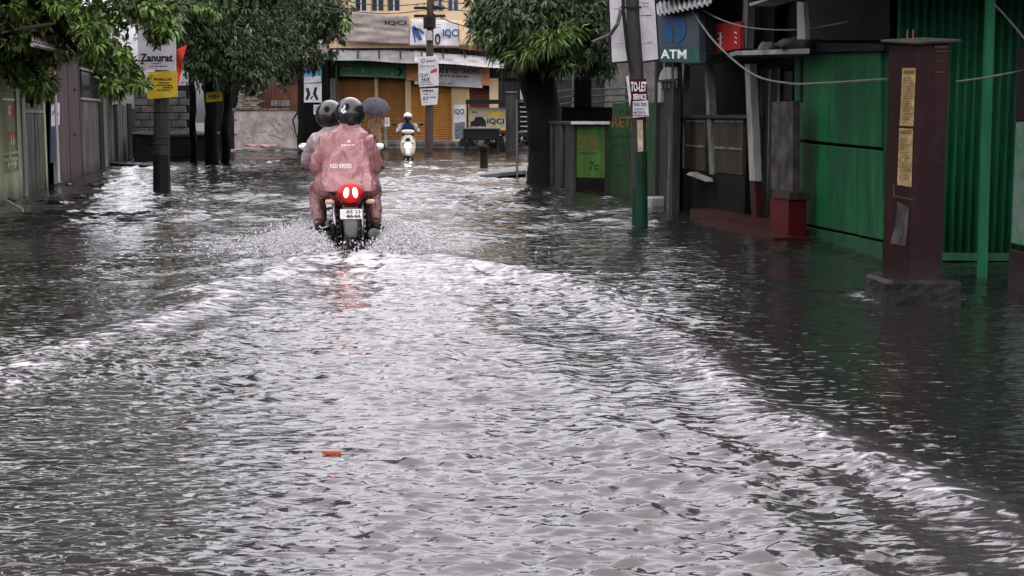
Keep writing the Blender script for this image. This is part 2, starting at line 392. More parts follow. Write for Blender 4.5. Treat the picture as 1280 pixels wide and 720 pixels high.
M['pink'] = mat('pink plastic raincoat', (0.36, 0.165, 0.168), 0.3, (0.27, 0.11, 0.113), 0.5, 4.0, 0.12, 0.3, fine=16, bdist=0.015, spec=0.5, streak=True, coat=0.15, crease=0.9)
M['pinkdull'] = mat('pink plastic rain trousers', (0.2112, 0.0912, 0.0864), 0.3, (0.1248, 0.0480, 0.0480), 0.5, 5.0, 0.22, 0.5, fine=12, bdist=0.04, spec=0.6, crease=0.8)
M['greycoat'] = mat('grey plastic raincoat', (0.3528, 0.2772, 0.2940), 0.28, (0.2184, 0.1596, 0.1680), 0.5, 5.0, 0.2, 0.5, fine=9, bdist=0.04, spec=0.6, crease=0.8)
M['navy'] = mat('navy jacket', (0.022, 0.034, 0.085), 0.7, (0.015, 0.02, 0.05), 0.4, 6, 0.25, 0.3)
M['greycloth'] = mat('grey cloth', (0.27, 0.26, 0.28), 0.8, (0.18, 0.17, 0.18), 0.4, 6, 0.2, 0.3)
M['tancloth'] = mat('tan trousers', (0.26, 0.16, 0.10), 0.8, (0.16, 0.10, 0.06), 0.4, 6, 0.2, 0.3)
M['darkcloth'] = mat('dark cloth', (0.05, 0.05, 0.06), 0.8, (0.03, 0.03, 0.035), 0.4, 6, 0.2, 0.3)
M['umbrella'] = mat('grey umbrella cloth', (0.0585, 0.0585, 0.0698), 0.5, (0.0360, 0.0360, 0.0450), 0.4, 4, 0.15, 0.1)
M['skin'] = mat('skin', (0.30, 0.16, 0.10), 0.5, (0.24, 0.12, 0.08), 0.3, 10, 0.1, 0.1)
M['hair'] = mat('black hair', (0.012, 0.010, 0.009), 0.4, (0.02, 0.018, 0.015), 0.3, 20, 0.3, 0.3)
M['scooter'] = mat('cream scooter body', (0.4960, 0.4480, 0.3680), 0.25, (0.3600, 0.3200, 0.2640), 0.3, 6, 0.08, 0, coat=0.5)
M['wire'] = mat('grey cable sheath', (0.1200, 0.1140, 0.1200), 0.5, (0.0600, 0.0600, 0.0600), 0.4, 5, 0.2, 0)
M['darkwire'] = mat('black cable sheath', (0.02, 0.02, 0.022), 0.5, (0.03, 0.03, 0.03), 0.4, 5, 0.2, 0)
M['timber'] = mat('dark timber', (0.0350, 0.0300, 0.0275), 0.6, (0.0150, 0.0140, 0.0130), 0.5, 3, 0.3, 0.3)
M['mosstarp'] = mat('mossy folded tarp', (0.0850, 0.0900, 0.0700), 0.7, (0.0400, 0.0450, 0.0300), 0.5, 6, 0.3, 0.4)
M['redsign'] = mat('red sign face', (0.32, 0.025, 0.025), 0.5, (0.2, 0.02, 0.02), 0.4, 3, 0.2, 0)
M['scrap'] = mat('faded orange scrap', (0.30, 0.07, 0.035), 0.5, (0.2, 0.05, 0.03), 0.4, 8, 0.2, 0)
M['asphalt'] = mat('flooded asphalt', (0.05, 0.05, 0.05), 0.7, (0.03, 0.03, 0.03), 0.5, 2, 0.3, 0.3)

def leaf_mat(name, col, var=0.6, rough=0.5):
    m = bpy.data.materials.new(name); m.use_nodes = True; N, L = m.node_tree.nodes, m.node_tree.links; b = N['Principled BSDF']
    g = N.new('ShaderNodeNewGeometry'); hs = N.new('ShaderNodeHueSaturation'); hs.inputs['Color'].default_value = (*col, 1)
    mr = N.new('ShaderNodeMapRange'); mr.inputs['To Min'].default_value = 1 - var; mr.inputs['To Max'].default_value = 1 + var
    L.new(g.outputs['Random Per Island'], mr.inputs['Value']); L.new(mr.outputs[0], hs.inputs['Value'])
    mh = N.new('ShaderNodeMapRange'); mh.inputs['To Min'].default_value = 0.47; mh.inputs['To Max'].default_value = 0.53
    mu = N.new('ShaderNodeMath'); mu.operation = 'MULTIPLY'; mu.inputs[1].default_value = 7.31
    fr = N.new('ShaderNodeMath'); fr.operation = 'FRACT'
    L.new(g.outputs['Random Per Island'], mu.inputs[0]); L.new(mu.outputs[0], fr.inputs[0]); L.new(fr.outputs[0], mh.inputs['Value']); L.new(mh.outputs[0], hs.inputs['Hue'])
    L.new(hs.outputs['Color'], b.inputs['Base Color']); b.inputs['Roughness'].default_value = rough; b.inputs['Specular IOR Level'].default_value = 0.35
    return m
M['leaf'] = leaf_mat('mango leaf', (0.088, 0.136, 0.032))
M['leafdark'] = leaf_mat('old dark leaf', (0.032, 0.058, 0.016))
M['leafyoung'] = leaf_mat('young lime leaf', (0.10, 0.175, 0.03), 0.45)
# ------------------------------------------------------------------ ground under the flood
g = MB().sheet((-250, -60, -0.26), (250, -60, -0.26), (-250, 300, -0.26), (250, 300, -0.26), 8, 8)
g.build('ground', M['asphalt'], kind='structure')

BP = VP((-10, 56), (10, 56))          # front of the shop building across the junction
LP = VP((-7.4, 20.5), (-12.2, 47))    # left side of the lane
RP = VP((3.2, 15.9), (2.18, 21))      # shop fronts on the right
def zat(pl, px, py, off=0): return pl.hit(px, py, off).z

# pavement in front of the far shops, with a lower step
pv = MB(); pv.rbox((-3.3, 56.1, 0.06), (9.6, 2.6, 0.42), 0.03); pv.build('pavement', M['concrete'], kind='structure')
st = MB(); st.rbox((-3.0, 54.45, -0.06), (8.6, 0.7, 0.36), 0.03); st.build('kerb', M['concrete'], kind='structure')

# ------------------------------------------------------------------ far shop building
def far_building():
    b = thing('shop_building', 'two storey cream and orange shop building with roller shutters across the junction', 'building', (-3.2, 57.5, 0))
    x = lambda px, Y=56: (px - 640) / FPX * Y
    ztop = 8.4; zs = zat(BP, 450, 98)
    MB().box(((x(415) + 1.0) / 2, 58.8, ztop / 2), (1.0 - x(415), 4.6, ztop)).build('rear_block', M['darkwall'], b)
    # upper wall (with real window openings)
    up = MB(); z0 = zat(BP, 500, 60); zw0 = zat(BP, 500, 15); zw1 = zw0 + 1.25
    X0, X1 = x(415), 1.0
    wins = [(x(446), x(462)), (x(466), x(483)), (x(486), x(503)), (x(541), x(556)), (x(560), x(575))]
    def slab(xa, xb, za, zb): up.box(((xa + xb) / 2, 56.2, (za + zb) / 2), (xb - xa, 0.4, zb - za))
    slab(X0, X1, z0, zw0); slab(X0, X1, zw1, ztop)
    cur = X0
    for a, c in wins: slab(cur, a, zw0, zw1); cur = c
    slab(cur, X1, zw0, zw1)
    up.build('upper_wall', M['peach'], b)
    for a, c in wins:
        f = MB(); t = 0.05
        for q in (a + t / 2, (a + c) / 2, c - t / 2): f.box((q, 56.1, (zw0 + zw1) / 2), (t, 0.1, zw1 - zw0))
        for q in (zw0 + t / 2, zw1 - t / 2): f.box(((a + c) / 2, 56.1, q), (c - a - 2 * t, 0.094, t))
        fo = f.build('window_frame', M['white'], b)
        MB().box(((a + c) / 2, 56.16, (zw0 + zw1) / 2), (c - a, 0.02, zw1 - zw0)).build('pane', M['glass'], fo)
    # roof slab with a parapet
    MB().rbox(((X0 + X1) / 2, 58.2, ztop + 0.12), (X1 - X0 + 0.7, 6.0, 0.24), 0.03).build('roof', M['concrete'], b)
    # lintel band behind the sign boards
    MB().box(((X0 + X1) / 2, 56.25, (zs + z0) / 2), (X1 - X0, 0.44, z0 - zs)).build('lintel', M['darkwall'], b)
    # columns, plinth
    for a, c, m in ((415, 424, 'paleboard'), (470, 474, 'cream'), (508, 515, 'cream'), (565, 587, 'cream'), (612, 623, 'peach'), (650, 661, 'white')):
        MB().box(((x(a) + x(c)) / 2, 56.1, (0.27 + zs) / 2), (x(c) - x(a), 0.34, zs - 0.27)).build('column', M[m], b)
    # roller shutters with real corrugation
    def shutter(a, c, za, zb, m):
        n = int((zb - za) / 0.085); pr = []
        for i in range(n * 4 + 1):
            z = za + (zb - za) * i / (n * 4); yy = 56.22 + 0.012 * math.cos(2 * math.pi * i / 4)
            pr.append((Vector((x(a), yy, z)), Vector((x(c), yy, z))))
        vs = [p for q in pr for p in q]
        o = MB().add(vs, [(2 * i, 2 * i + 1, 2 * i + 3, 2 * i + 2) for i in range(len(pr) - 1)]).build('shutter', M[m], b)
        solid(o, 0.01)
        MB().box(((x(a) + x(c)) / 2, 56.2, za + 0.03), (x(c) - x(a) - 0.01, 0.05, 0.06)).build('bottom_bar', M['metal'], o)
    shutter(424, 470, 0.28, zs, 'brown'); shutter(474, 508, 0.28, zs, 'brown'); shutter(515, 565, 0.28, zs, 'orange')
    shutter(587, 612, 0.28, zs, 'maroonshutter')
    # dark barred window right of the shutters
    wa, wb = x(623), x(650)
    MB().box(((wa + wb) / 2, 56.2, 1.9), (wb - wa, 0.03, 1.54)).build('pane', M['glass'], b)
    f = MB()
    for q in (0.0, 0.25, 0.5, 0.75, 1.0): f.box((wa + 0.02 + (wb - wa - 0.04) * q, 56.13, 1.9), (0.025, 0.03, 1.54))
    for q in (1.15, 2.65): f.box(((wa + wb) / 2, 56.13, q), (wb - wa, 0.05, 0.04))
    f.build('window_bars', M['black'], b)
    MB().box(((wa + wb) / 2, 56.12, 0.7), (wb - wa, 0.3, 0.86)).build('sill_wall', M['dingy'], b)
    # red fascia strip and exposed rafters in the dark eave gap
    q = MB(); boardpx(q, VP((-10, 55.6), (10, 55.6)), [(574, 56), (662, 62), (662, 70), (574, 61)], 0.1); q.build('fascia', M['rust'], b)
    for px in range(424, 640, 26):
        MB().tube([(x(px), 56.0, zat(BP, px, 60)), (x(px) + 0.1, 54.9, zat(BP, px, 60) - 0.42)], 0.03, 5).build('rafter', M['timber'], b)
    # awnings: wavy metal sheets sloping out over the signs
    F = VP((-10, 54.7), (10, 54.7))
    def awn(a, b2, y0a, y0b, y1a, y1b, m):
        o = MB().sheet(BP.hit(a, y0a, 0.03), BP.hit(b2, y0b, 0.03), F.hit(a, y1a), F.hit(b2, y1b), 60, 6, lambda u, v: 0.006 * math.sin(u * 110) + 0.02 * math.sin(u * 7 + v * 2)).build('awning', M[m], b)
        solid(o, 0.012)
    awn(416, 522, 62, 64, 75, 79, 'tin'); awn(518, 632, 63, 74, 78, 85, 'white')
    for px in (420, 627):
        MB().tube([F.hit(px, 82) + Vector((0, 0.1, 0)), F.hit(px, 178) + Vector((0, 0.1, 0))], 0.03, 6).build('awning_post', M['timber'], b)
    return b
far_building()
# sign boards on the far shops
SP = VP((-10, 55.75), (10, 55.75))
def sign(name, label, cat, plane, poly, m, th=0.04, off=0.0, group=None):
    q = [plane.hit(px, py, off) for px, py in poly]
    o = Vector((sum(p.x for p in q) / len(q), sum(p.y for p in q) / len(q), min(p.z for p in q)))
    t = thing(name, label, cat, o, group)
    bb = MB().prism(q, -plane.n * th).build('board', M[m], t)
    return t
s = sign('shop_sign', 'dark green shop sign with pale script and an oval emblem, under the grey awning', 'sign', SP, [(425, 75), (507, 81), (507, 98), (425, 95)], 'shopgreen')
w = MB(); rr = random.Random(3)
oval = [(434 + 7 * math.cos(a), 83.5 + 3.6 * math.sin(a)) for a in [k * math.pi / 8 for k in range(17)]]
w.add([SP.hit(*p, 0.006) for p in oval[:-1]], [tuple(range(16))])
for k in range(7):
    X = 454 + k * 4.6
    stroke_px(w, SP, [(X - 1.5, 84.2 + 0.12 * k), (X + 1.5, 84 + 0.12 * k), (X + 1.8, 87 + 0.1 * k), (X + rr.uniform(-1, 2.5), 90.5 + rr.uniform(-0.6, 1.2))], 1.2)
    if k % 2: stroke_px(w, SP, [(X + 1.5, 87.5), (X + 3.4, 89.5), (X + 2.6, 91)], 0.9)
stroke_px(w, SP, [(449, 79.5), (452, 84), (454, 90)], 1.4)
w.add([SP.hit(489, 96, 0.006), SP.hit(492, 96, 0.006), SP.hit(492, 85, 0.006), SP.hit(489, 85, 0.006)], [(0, 1, 2, 3)])
w.add([SP.hit(425.5, 94.6, 0.006), SP.hit(506, 97.6, 0.006), SP.hit(506, 96.2, 0.006), SP.hit(425.5, 92.8, 0.006)], [(0, 1, 2, 3)])
w.build('lettering', M['paleboard'], s)
w = MB(); stroke_px(w, SP, [(429, 83), (434, 82.3), (439, 83)], 1.6, 0.01); stroke_px(w, SP, [(498, 84), (502, 90), (498, 95)], 4, 0.01); w.build('emblem', M['ink'], s)
s = sign('shop_sign', 'white shop sign with orange ends and dark lettering, under the white awning', 'sign', SP, [(508, 80), (612, 84), (612, 107), (508, 100)], 'signwhite')
op = mat('pale orange print', (0.62, 0.30, 0.14), 0.5, (0.5, 0.2, 0.1), 0.4, 6, 0.1, 0)
for x0_, x1_, ya, yb, yc, yd in ((508, 522, 100, 101, 80.5, 80), (601, 612, 106.4, 107, 84, 83.6)):
    w = MB(); w.add([SP.hit(x0_, ya, 0.006), SP.hit(x1_, yb, 0.006), SP.hit(x1_, yc, 0.006), SP.hit(x0_, yd, 0.006)], [(0, 1, 2, 3)]); w.build('orange_panel', op, s)
w = MB(); text_px(w, SP, 549, 84.5, 600, 91.5, 'RE & VISU TRADERS', skew=1.5); marks_px(w, SP, 549, 93.5, 588, 97, 1, seed=4, skew=1.5); w.build('lettering', M['ink'], s)
# strip light tubes and a lower narrow banner edge under that sign
s = sign('banner', 'narrow white strip banner hanging under the orange ended sign', 'banner', SP, [(518, 101), (603, 106), (603, 110), (518, 105)], 'signwhite', 0.02, 0.05)
w = MB(); text_px(w, SP, 548, 103.3, 566, 106, 'SALES', 0.056); w.build('lettering', M['blueink'], s)

# cloth banners on the upper storey
def cloth(name, label, plane, quad, m, nu, nv, fn, th=0.015):
    c = [plane.hit(*p) for p in quad]
    o = (c[0] + c[1]) / 2
    t = thing(name, label, 'banner', o)
    ob = MB().sheet(c[0], c[1], c[2], c[3], nu, nv, fn).build('cloth', M[m], t, smooth=True); solid(ob, th)
    return t
UP = VP((-10, 55.7), (10, 55.7))
ns = lambda u, v, f=1.0: math.sin(u * 9 * f + 3 * v) * math.sin(v * 7 * f + 2 * u) + 0.5 * math.sin(u * 23 * f - v * 9)
s = cloth('banner', 'faded grey wrinkled banner with dark faded letters on the upper storey', UP, [(426, 52), (512, 55), (430, 15), (511, 20)], 'tarp', 50, 24, lambda u, v: 0.022 * ns(u * 0.4, v * 2.2) + 0.006 * math.sin(v * 31 + u * 5))
w = MB(); text_px(w, UP, 481, 25.5, 508, 32, 'IQCI', 0.045, 0.03); w.build('lettering', M['ink'], s)
s = cloth('banner', 'white banner with blue letters and a black tyre beside the grey banner', UP, [(512, 57), (575, 58), (514, 24), (572, 26)], 'signwhite', 30, 14, lambda u, v: 0.03 * ns(u * 0.5, v))
w = MB(); text_px(w, UP, 553.5, 36, 574, 47.5, 'IQCI', 0.07, 0.03)
stroke_px(w, UP, [(516, 33), (521, 41), (526, 50)], 6, 0.07); stroke_px(w, UP, [(518, 36), (524, 37), (530, 42)], 3, 0.07); stroke_px(w, UP, [(516, 38), (518, 46), (519, 53)], 2, 0.07)
w.build('lettering', M['blueink'], s)
w = MB(); el = lambda a, r1, r2: (547 + r1 * math.cos(a), 49 + r2 * math.sin(a))
pts = []
for k in range(24):
    a = 2 * math.pi * k / 24; pts += [UP.hit(*el(a, 3.6, 7), 0.075), UP.hit(*el(a, 1.6, 4.2), 0.075)]
w.add(pts, [(2 * k, (2 * k + 2) % 48, (2 * k + 3) % 48, 2 * k + 1) for k in range(24)]); marks_px(w, UP, 545, 30, 552, 37, 2, 0.07, 5, 0.3); w.build('tyre_print', M['ink'], s)
s = cloth('banner', 'pale yellow sagging cloth banner right of the white banner', UP, [(575, 58), (606, 55), (572, 25), (604, 32)], 'peach', 24, 12, lambda u, v: 0.05 * math.sin(u * 5 + v * 3) + 0.03 * ns(u, v))
w = MB(); stroke_px(w, UP, [(590, 52), (593, 45)], 1.2, 0.1); stroke_px(w, UP, [(594, 53), (597, 46)], 1.2, 0.1); w.build('lettering', M['ink'], s)
# poster and billboard at ground level
PP = VP((-10, 55.4), (10, 55.4))
s = sign('poster', 'tall narrow tyre poster standing on the cream column', 'poster', PP, [(567, 131), (582, 131), (582, 176), (567, 176)], 'signwhite')
w = MB(); text_px(w, PP, 568, 136, 580, 144, 'IQCI', 0.006, 0.03); w.build('lettering', M['ink'], s)
w = MB(); w.add([PP.hit(568, 174, 0.006), PP.hit(581, 174, 0.006), PP.hit(581, 152, 0.006), PP.hit(568, 154, 0.006)], [(0, 1, 2, 3)]); w.build('print', mat('slate print', (0.08, 0.085, 0.11), 0.5, (0.2, 0.2, 0.22), 0.5, 8, 0.3, 0), s)
CP = VP((-10, 54.0), (10, 54.0))
s = sign('billboard', 'yellowish billboard with a car print and black letters beside the parked motorcycles', 'billboard', CP, [(586, 134), (634, 135), (634, 163), (586, 163)], 'paper')
w = MB(); text_px(w, CP, 609, 148, 630, 156, 'IQCI', 0.006, 0.03)
for a, b in (((588, 160), (592, 150)),): pass
car = [(588, 158), (588, 152), (592, 151), (595, 146), (603, 146), (607, 151), (608, 158)]
w.add([CP.hit(*p, 0.006) for p in car][::-1], [tuple(range(7))]); text_px(w, CP, 590, 139, 597, 142, 'NEW', 0.006); w.build('lettering', M['ink'], s)
w = MB(); w.add([CP.hit(586.5, 162.6, 0.007), CP.hit(633.5, 162.6, 0.007), CP.hit(633.5, 160, 0.007), CP.hit(586.5, 160, 0.007)], [(0, 1, 2, 3)])
w.add([CP.hit(612, 144, 0.007), CP.hit(626, 144, 0.007), CP.hit(630, 140, 0.007), CP.hit(608, 140, 0.007)], [(0, 1, 2, 3)]); w.build('print', M['yellow'], s)
f = MB()
for px in (585, 635): rectz(f, CP, px - 1, px + 1, -0.2, zat(CP, px, 128), 0.06, 0.02)
boardpx(f, CP, [(582, 124.5), (660, 124.5), (660, 130), (582, 130)], 0.5, 0.3); f.build('frame', M['black'], s)
# low dark roadside kiosk table in front of the billboard
KP = VP((-10, 52), (10, 52))
t = thing('street_stall', 'low black street stall box on legs under the billboard', 'stall', (-1.1, 52.3, 0))
b = MB(); b.rbox((-1.1, 52.35, zat(KP, 600, 168)), (1.3, 0.7, 0.40), 0.02); b.build('box', M['black'], t)
for dx in (-0.58, 0.58):
    for dy in (0.1, 0.6):
        MB().tube([(-1.1 + dx, 52 + dy, -0.25), (-1.1 + dx, 52 + dy, 0.45)], 0.03, 6).build('leg', M['timber'], t)
MB().rbox((-1.1, 52.35, zat(KP, 600, 161.5) + 0.02), (1.42, 0.82, 0.05), 0.01).build('counter', M['greypl'], t)
# bollard
t = thing('bollard', 'short dark round bollard standing in the water in front of the stall', 'bollard', (G(605, 209).x, G(605, 209).y, -0.25))
c = G(605, 209); MB().lathe((c.x, c.y, -0.25), (0, 0, 1), [(0.1, 0), (0.1, 0.62), (0.115, 0.66), (0.115, 0.76), (0.07, 0.82), (0, 0.83)], 12).build('post', M['maroon'], t)
MB().lathe((c.x, c.y, 0.18), (0, 0, 1), [(0.104, 0), (0.104, 0.1)], 12).build('band', M['black'], t)
# dark round gate pillar behind the motorcycles
c = G(639, 189); t = thing('gate_pillar', 'dark grey square pillar with a rounded cap behind the parked motorcycles', 'pillar', (c.x, c.y + 0.3, 0))
zt = P(639, 114, c.y).z
MB().rbox((c.x, c.y + 0.3, zt / 2 - 0.15), (0.40, 0.40, zt + 0.1), 0.03).build('shaft', M['pole'], t); MB().rbox((c.x, c.y + 0.3, zt - 0.06), (0.46, 0.46, 0.12), 0.05).build('cap', M['pole'], t)
# white wire cage by the tree
t = thing('tree_guard', 'white metal tree guard frame beside the big dark trunk', 'tree guard', G(656, 222))
c = G(656, 222); f = MB()
for dx, dy in ((-0.16, 0), (0.1, 0), (-0.16, 0.5), (0.1, 0.5)): f.tube([(c.x + dx, c.y + dy, -0.25), (c.x + dx, c.y + dy, 1.62)], 0.022, 6)
for z in (0.35, 0.95, 1.58):
    f.tube([(c.x - 0.16, c.y, z), (c.x + 0.1, c.y, z)], 0.014, 5); f.tube([(c.x - 0.16, c.y, z), (c.x - 0.16, c.y + 0.5, z)], 0.014, 5)
f.build('frame', M['paleboard'], t)
f = MB(); 
for k in range(6): f.box((c.x - 0.03, c.y + 0.012, 1.02 + 0.1 * k), (0.24, 0.012, 0.08))
f.build('panel', M['dingy'], t)
# culvert slab ramp on short legs
a, b2, c2, d2 = G(600, 219, 0.08), G(658, 213, 0.14), G(612, 212, 0.12), G(658, 206, 0.2)
t = thing('culvert_slab', 'pale concrete slab sloping over the drain left of the big tree', 'slab', (a + b2) / 2)
MB().prism([a, b2, d2, c2], (0, 0, -0.07)).build('slab_top', M['paleboard'], t)
MB().prism([a + Vector((-.05, -.3, -.16)), b2 + Vector((0, -.3, -.13)), b2 + Vector((0, 0.2, -.13)), a + Vector((-.05, 0.2, -.16))], (0, 0, -0.06)).build('lower_slab', M['concrete'], t)
for q in (0.3, 0.65, 0.95):
    p = a.lerp(b2, q); MB().box((p.x, p.y + 0.25, -0.1), (0.07, 0.1, 0.3)).build('support', M['timber'], t)

# ------------------------------------------------------------------ centre utility pole with its signs
def centre_pole():
    c = G(536, 190); Y = c.y
    t = thing('utility_pole', 'brown utility pole with cables in the middle of the junction', 'utility pole', (c.x, c.y, -0.25))
    top = P(539, -120, Y)
    MB().tube([(c.x, c.y, -0.25), P(537, 90, Y), top], [0.155, 0.13, 0.105], 12).build('shaft', mat('reddish pole wood', (0.085, 0.055, 0.05), 0.6, (0.04, 0.03, 0.028), 0.5, 3, 0.3, 0.3, streak=True), t)
    q = P(536.5, 45, Y); MB().rbox((q.x, q.y - 0.2, q.z), (0.24, 0.1, 0.34), 0.02).build('junction_box', M['metal'], t)
    q = P(537, 36, Y); MB().lathe((q.x, q.y, q.z), (0, 0, 1), [(0.2, 0), (0.22, 0.05), (0.22, 0.4), (0.2, 0.46)], 12).build('clamp', M['black'], t)
    for z in (20, 10): q = P(537, z, Y); MB().box(q, (1.1, 0.09, 0.09)).build('cross_arm', M['black'], t)
    for i, k in enumerate((-0.45, -0.2, 0.2, 0.45)):
        q = P(537, 9, Y); MB().lathe((q.x + k, q.y, q.z + 0.05), (0, 0, 1), [(0.035, 0), (0.05, 0.04), (0.03, 0.08), (0.045, 0.11), (0.01, 0.15)], 8).build('insulator', M['white'], t)
    return Y
YC = centre_pole()
QP = VP((-10, YC - 0.24), (10, YC - 0.24))
s = sign('sign_board', 'tall white notice with a round emblem and the word CLAY on the centre pole', 'sign', QP, [(522.5, 71), (548, 70), (548.5, 107), (524, 109)], 'signwhite', 0.03, 0.0, 'notices on the centre pole')
w = MB(); text_px(w, QP, 533.5, 74, 544, 78.5, 'pari'); marks_px(w, QP, 525, 82, 546, 84, 1, seed=3); text_px(w, QP, 525, 91.5, 536, 96, 'CLAY', bold=0.03); text_px(w, QP, 527, 97, 537, 102.5, 'PAVE', bold=0.03); marks_px(w, QP, 525, 103, 545, 107, 2, seed=8, fill=0.4)
stroke_px(w, QP, [(529 + 2 * math.cos(a), 76 + 2.2 * math.sin(a)) for a in [k * 0.6 for k in range(11)]], 1.0); w.build('lettering', M['ink'], s)
w = MB(); w.add([QP.hit(538, 92, 0.007), QP.hit(546.5, 89, 0.007), QP.hit(546, 85, 0.007), QP.hit(538.5, 88.5, 0.007)], [(0, 1, 2, 3)]); w.build('badge', M['redink'], s)
s = sign('sign_board', 'smaller white notice hung below the tall one on the centre pole', 'sign', QP, [(525, 111), (548, 110), (546.5, 130.5), (527, 132)], 'signwhite', 0.03, 0.0, 'notices on the centre pole')
w = MB(); marks_px(w, QP, 526, 112.2, 546, 115, 1, seed=2, fill=0.8); text_px(w, QP, 529, 121, 536, 125.5, 'BUY', bold=0.03); text_px(w, QP, 537, 120.5, 545, 123, 'ONE'); marks_px(w, QP, 529, 117, 536, 119.5, 1, seed=5); marks_px(w, QP, 529, 127, 536, 129, 1, seed=6); w.build('lettering', M['ink'], s)
NP = VP((-10, 54.6), (10, 54.6))
s = sign('notice', 'small white notice on a pale post in front of the brown shutters', 'notice', NP, [(481, 147), (487, 147), (487, 158), (481, 158)], 'signwhite', 0.03)
w = MB(); rectz(w, NP, 482, 485, 0.1, zat(NP, 483, 158), 0.06); w.build('post', M['paleboard'], s); w = MB(); marks_px(w, NP, 482, 149, 486, 156, 3, seed=6); w.build('lettering', M['ink'], s)

# ------------------------------------------------------------------ left background: wall, rusty shed, stacked tiles
WP = VP((-14, 54.0), (-6.8, 54.0)); zb = -0.25
t = thing('compound_wall', 'grubby whitewashed wall covered in scribbled graffiti behind the left trees', 'wall', (-9.4, 54.1, -0.25))
w = MB(); w.prism([WP.at(296, zb), WP.at(376, zb), WP.at(376, zat(WP, 376, 138)), WP.at(296, zat(WP, 296, 139))], (0, 0.22, 0)); w.build('plaster', M['graffiti'], t)
w = MB(); w.box((WP.at(336, 0).x, 54.1, zat(WP, 336, 138) + 0.04), (WP.at(377, 0).x - WP.at(294, 0).x, 0.3, 0.07)); w.build('coping', M['concrete'], t)
w = MB(); r2 = random.Random(12)
stroke_px(w, WP, [(317, 180), (316, 165), (319, 154), (326, 152)], 1.3, 0.004); stroke_px(w, WP, [(341, 146), (339, 154), (343, 160), (349, 166)], 1.8, 0.004); stroke_px(w, WP, [(352, 148), (361, 154), (367, 166), (368, 174)], 1.5, 0.004)
stroke_px(w, WP, [(336, 168), (345, 171), (356, 175)], 2, 0.004); stroke_px(w, WP, [(344, 148), (347, 154), (352, 158)], 2.4, 0.004)
for k in range(26):
    X, Y = r2.uniform(300, 370), r2.uniform(143, 176); a = r2.uniform(0, 6.3); p = [(X, Y)]
    for q in range(4): a += r2.uniform(-1.1, 1.1); p.append((p[-1][0] + 2.6 * math.cos(a), p[-1][1] + 1.9 * math.sin(a)))
    stroke_px(w, WP, p, r2.uniform(0.6, 1.2), 0.004)
w.build('graffiti', mat('faded graffiti paint', (0.10, 0.075, 0.07), 0.7, (0.3, 0.25, 0.23), 0.6, 8, 0.2, 0), t)
t = thing('gate', 'small dark barred gate at the left end of the graffiti wall', 'gate', WP.at(290, zb))
w = MB()
for k in range(5): w.tube([WP.at(286 + 2.2 * k, zb), WP.at(286 + 2.2 * k, zat(WP, 290, 148))], 0.018, 5)
for py in (150, 168): w.box(WP.hit(290.5, py), (0.32, 0.03, 0.04))
w.build('bars', M['black'], t)
HP = VP((-14, 55.0), (-6.8, 55.0))
t = thing('rusty_shed', 'rust red sheet metal shed behind the graffiti wall', 'shed', (-9, 56, -0.25))
xx = [HP.at(p, 0).x for p in (322, 378, 412)]
w = MB(); nn = 60
vs = []
for i in range(nn + 1):
    X = xx[0] + (xx[1] - xx[0]) * i / nn; yy = 55 + 0.02 * math.sin(i * 1.7); vs += [(X, yy, -0.2), (X, yy, zat(HP, 340, 78))]
o = w.add(vs, [(2 * i, 2 * i + 2, 2 * i + 3, 2 * i + 1) for i in range(nn)]).build('sheet_wall', M['rust'], t); solid(o, 0.01)
w = MB(); w.prism([HP.at(378, -0.2), HP.at(413, -0.2), HP.at(413, 3.4), HP.at(378, 3.4)], (0, 0.1, 0)); w.build('side_wall', M['nearblack'], t)
w = MB(); w.prism([(xx[0] - 0.5, 54.3, zat(HP, 320, 74)), (xx[2], 54.3, zat(HP, 320, 70)), (xx[2], 58, 4.1), (xx[0] - 0.5, 58, 4.1)], (0, 0, 0.05)); w.build('roof', M['rusttin'], t)
w = MB(); w.box((xx[0] - 0.9, 55.6, 1.3), (1.9, 1.0, 3.1)); w.build('dark_bay', M['nearblack'], t)
w = MB(); marks_px(w, HP, 338, 124.5, 366, 133.5, 1, 0.035, 3, 0.9); w.build('lettering', M['paleboard'], t)
def poster(label, plane, q, m, fn=None, cat='poster'):
    s = sign('poster', label, cat, plane, q, m, 0.02, 0.08)
    if fn:
        w = MB(); fn(w); w.build('lettering', M['ink'], s)
    return s
poster('pale torn poster on the rusty shed wall', HP, [(352, 88), (368, 86), (369, 104), (354, 105)], 'peel')
s = poster('blue and white printed poster hung at the right end of the rusty shed', HP, [(379, 72), (402, 70), (402, 103), (380, 105)], 'blueposter')
w = MB(); w.add([HP.hit(380, 104, 0.087), HP.hit(401, 102, 0.087), HP.hit(401, 95, 0.087), HP.hit(380, 96, 0.087)], [(0, 1, 2, 3)]); w.add([HP.hit(380, 82, 0.087), HP.hit(401, 78, 0.087), HP.hit(401, 71, 0.087), HP.hit(380, 76, 0.087)], [(0, 1, 2, 3)]); w.build('print', M['signwhite'], s)
poster('white poster with dark portrait prints below the blue poster', HP, [(380, 105), (402, 104), (402, 128), (380, 128)], 'signwhite', lambda w: [stroke_px(w, HP, [(384, 110), (386, 118), (383, 125)], 4, 0.087), stroke_px(w, HP, [(395, 109), (393, 117), (397, 125)], 4, 0.087), stroke_px(w, HP, [(388, 124), (391, 120)], 2, 0.087)])
poster('small white paper notice on the dark wall left of the riders', HP, [(392, 131), (400, 131), (400, 143), (392, 143)], 'signwhite', lambda w: marks_px(w, HP, 393, 133, 399, 141, 3, 0.087, 4))
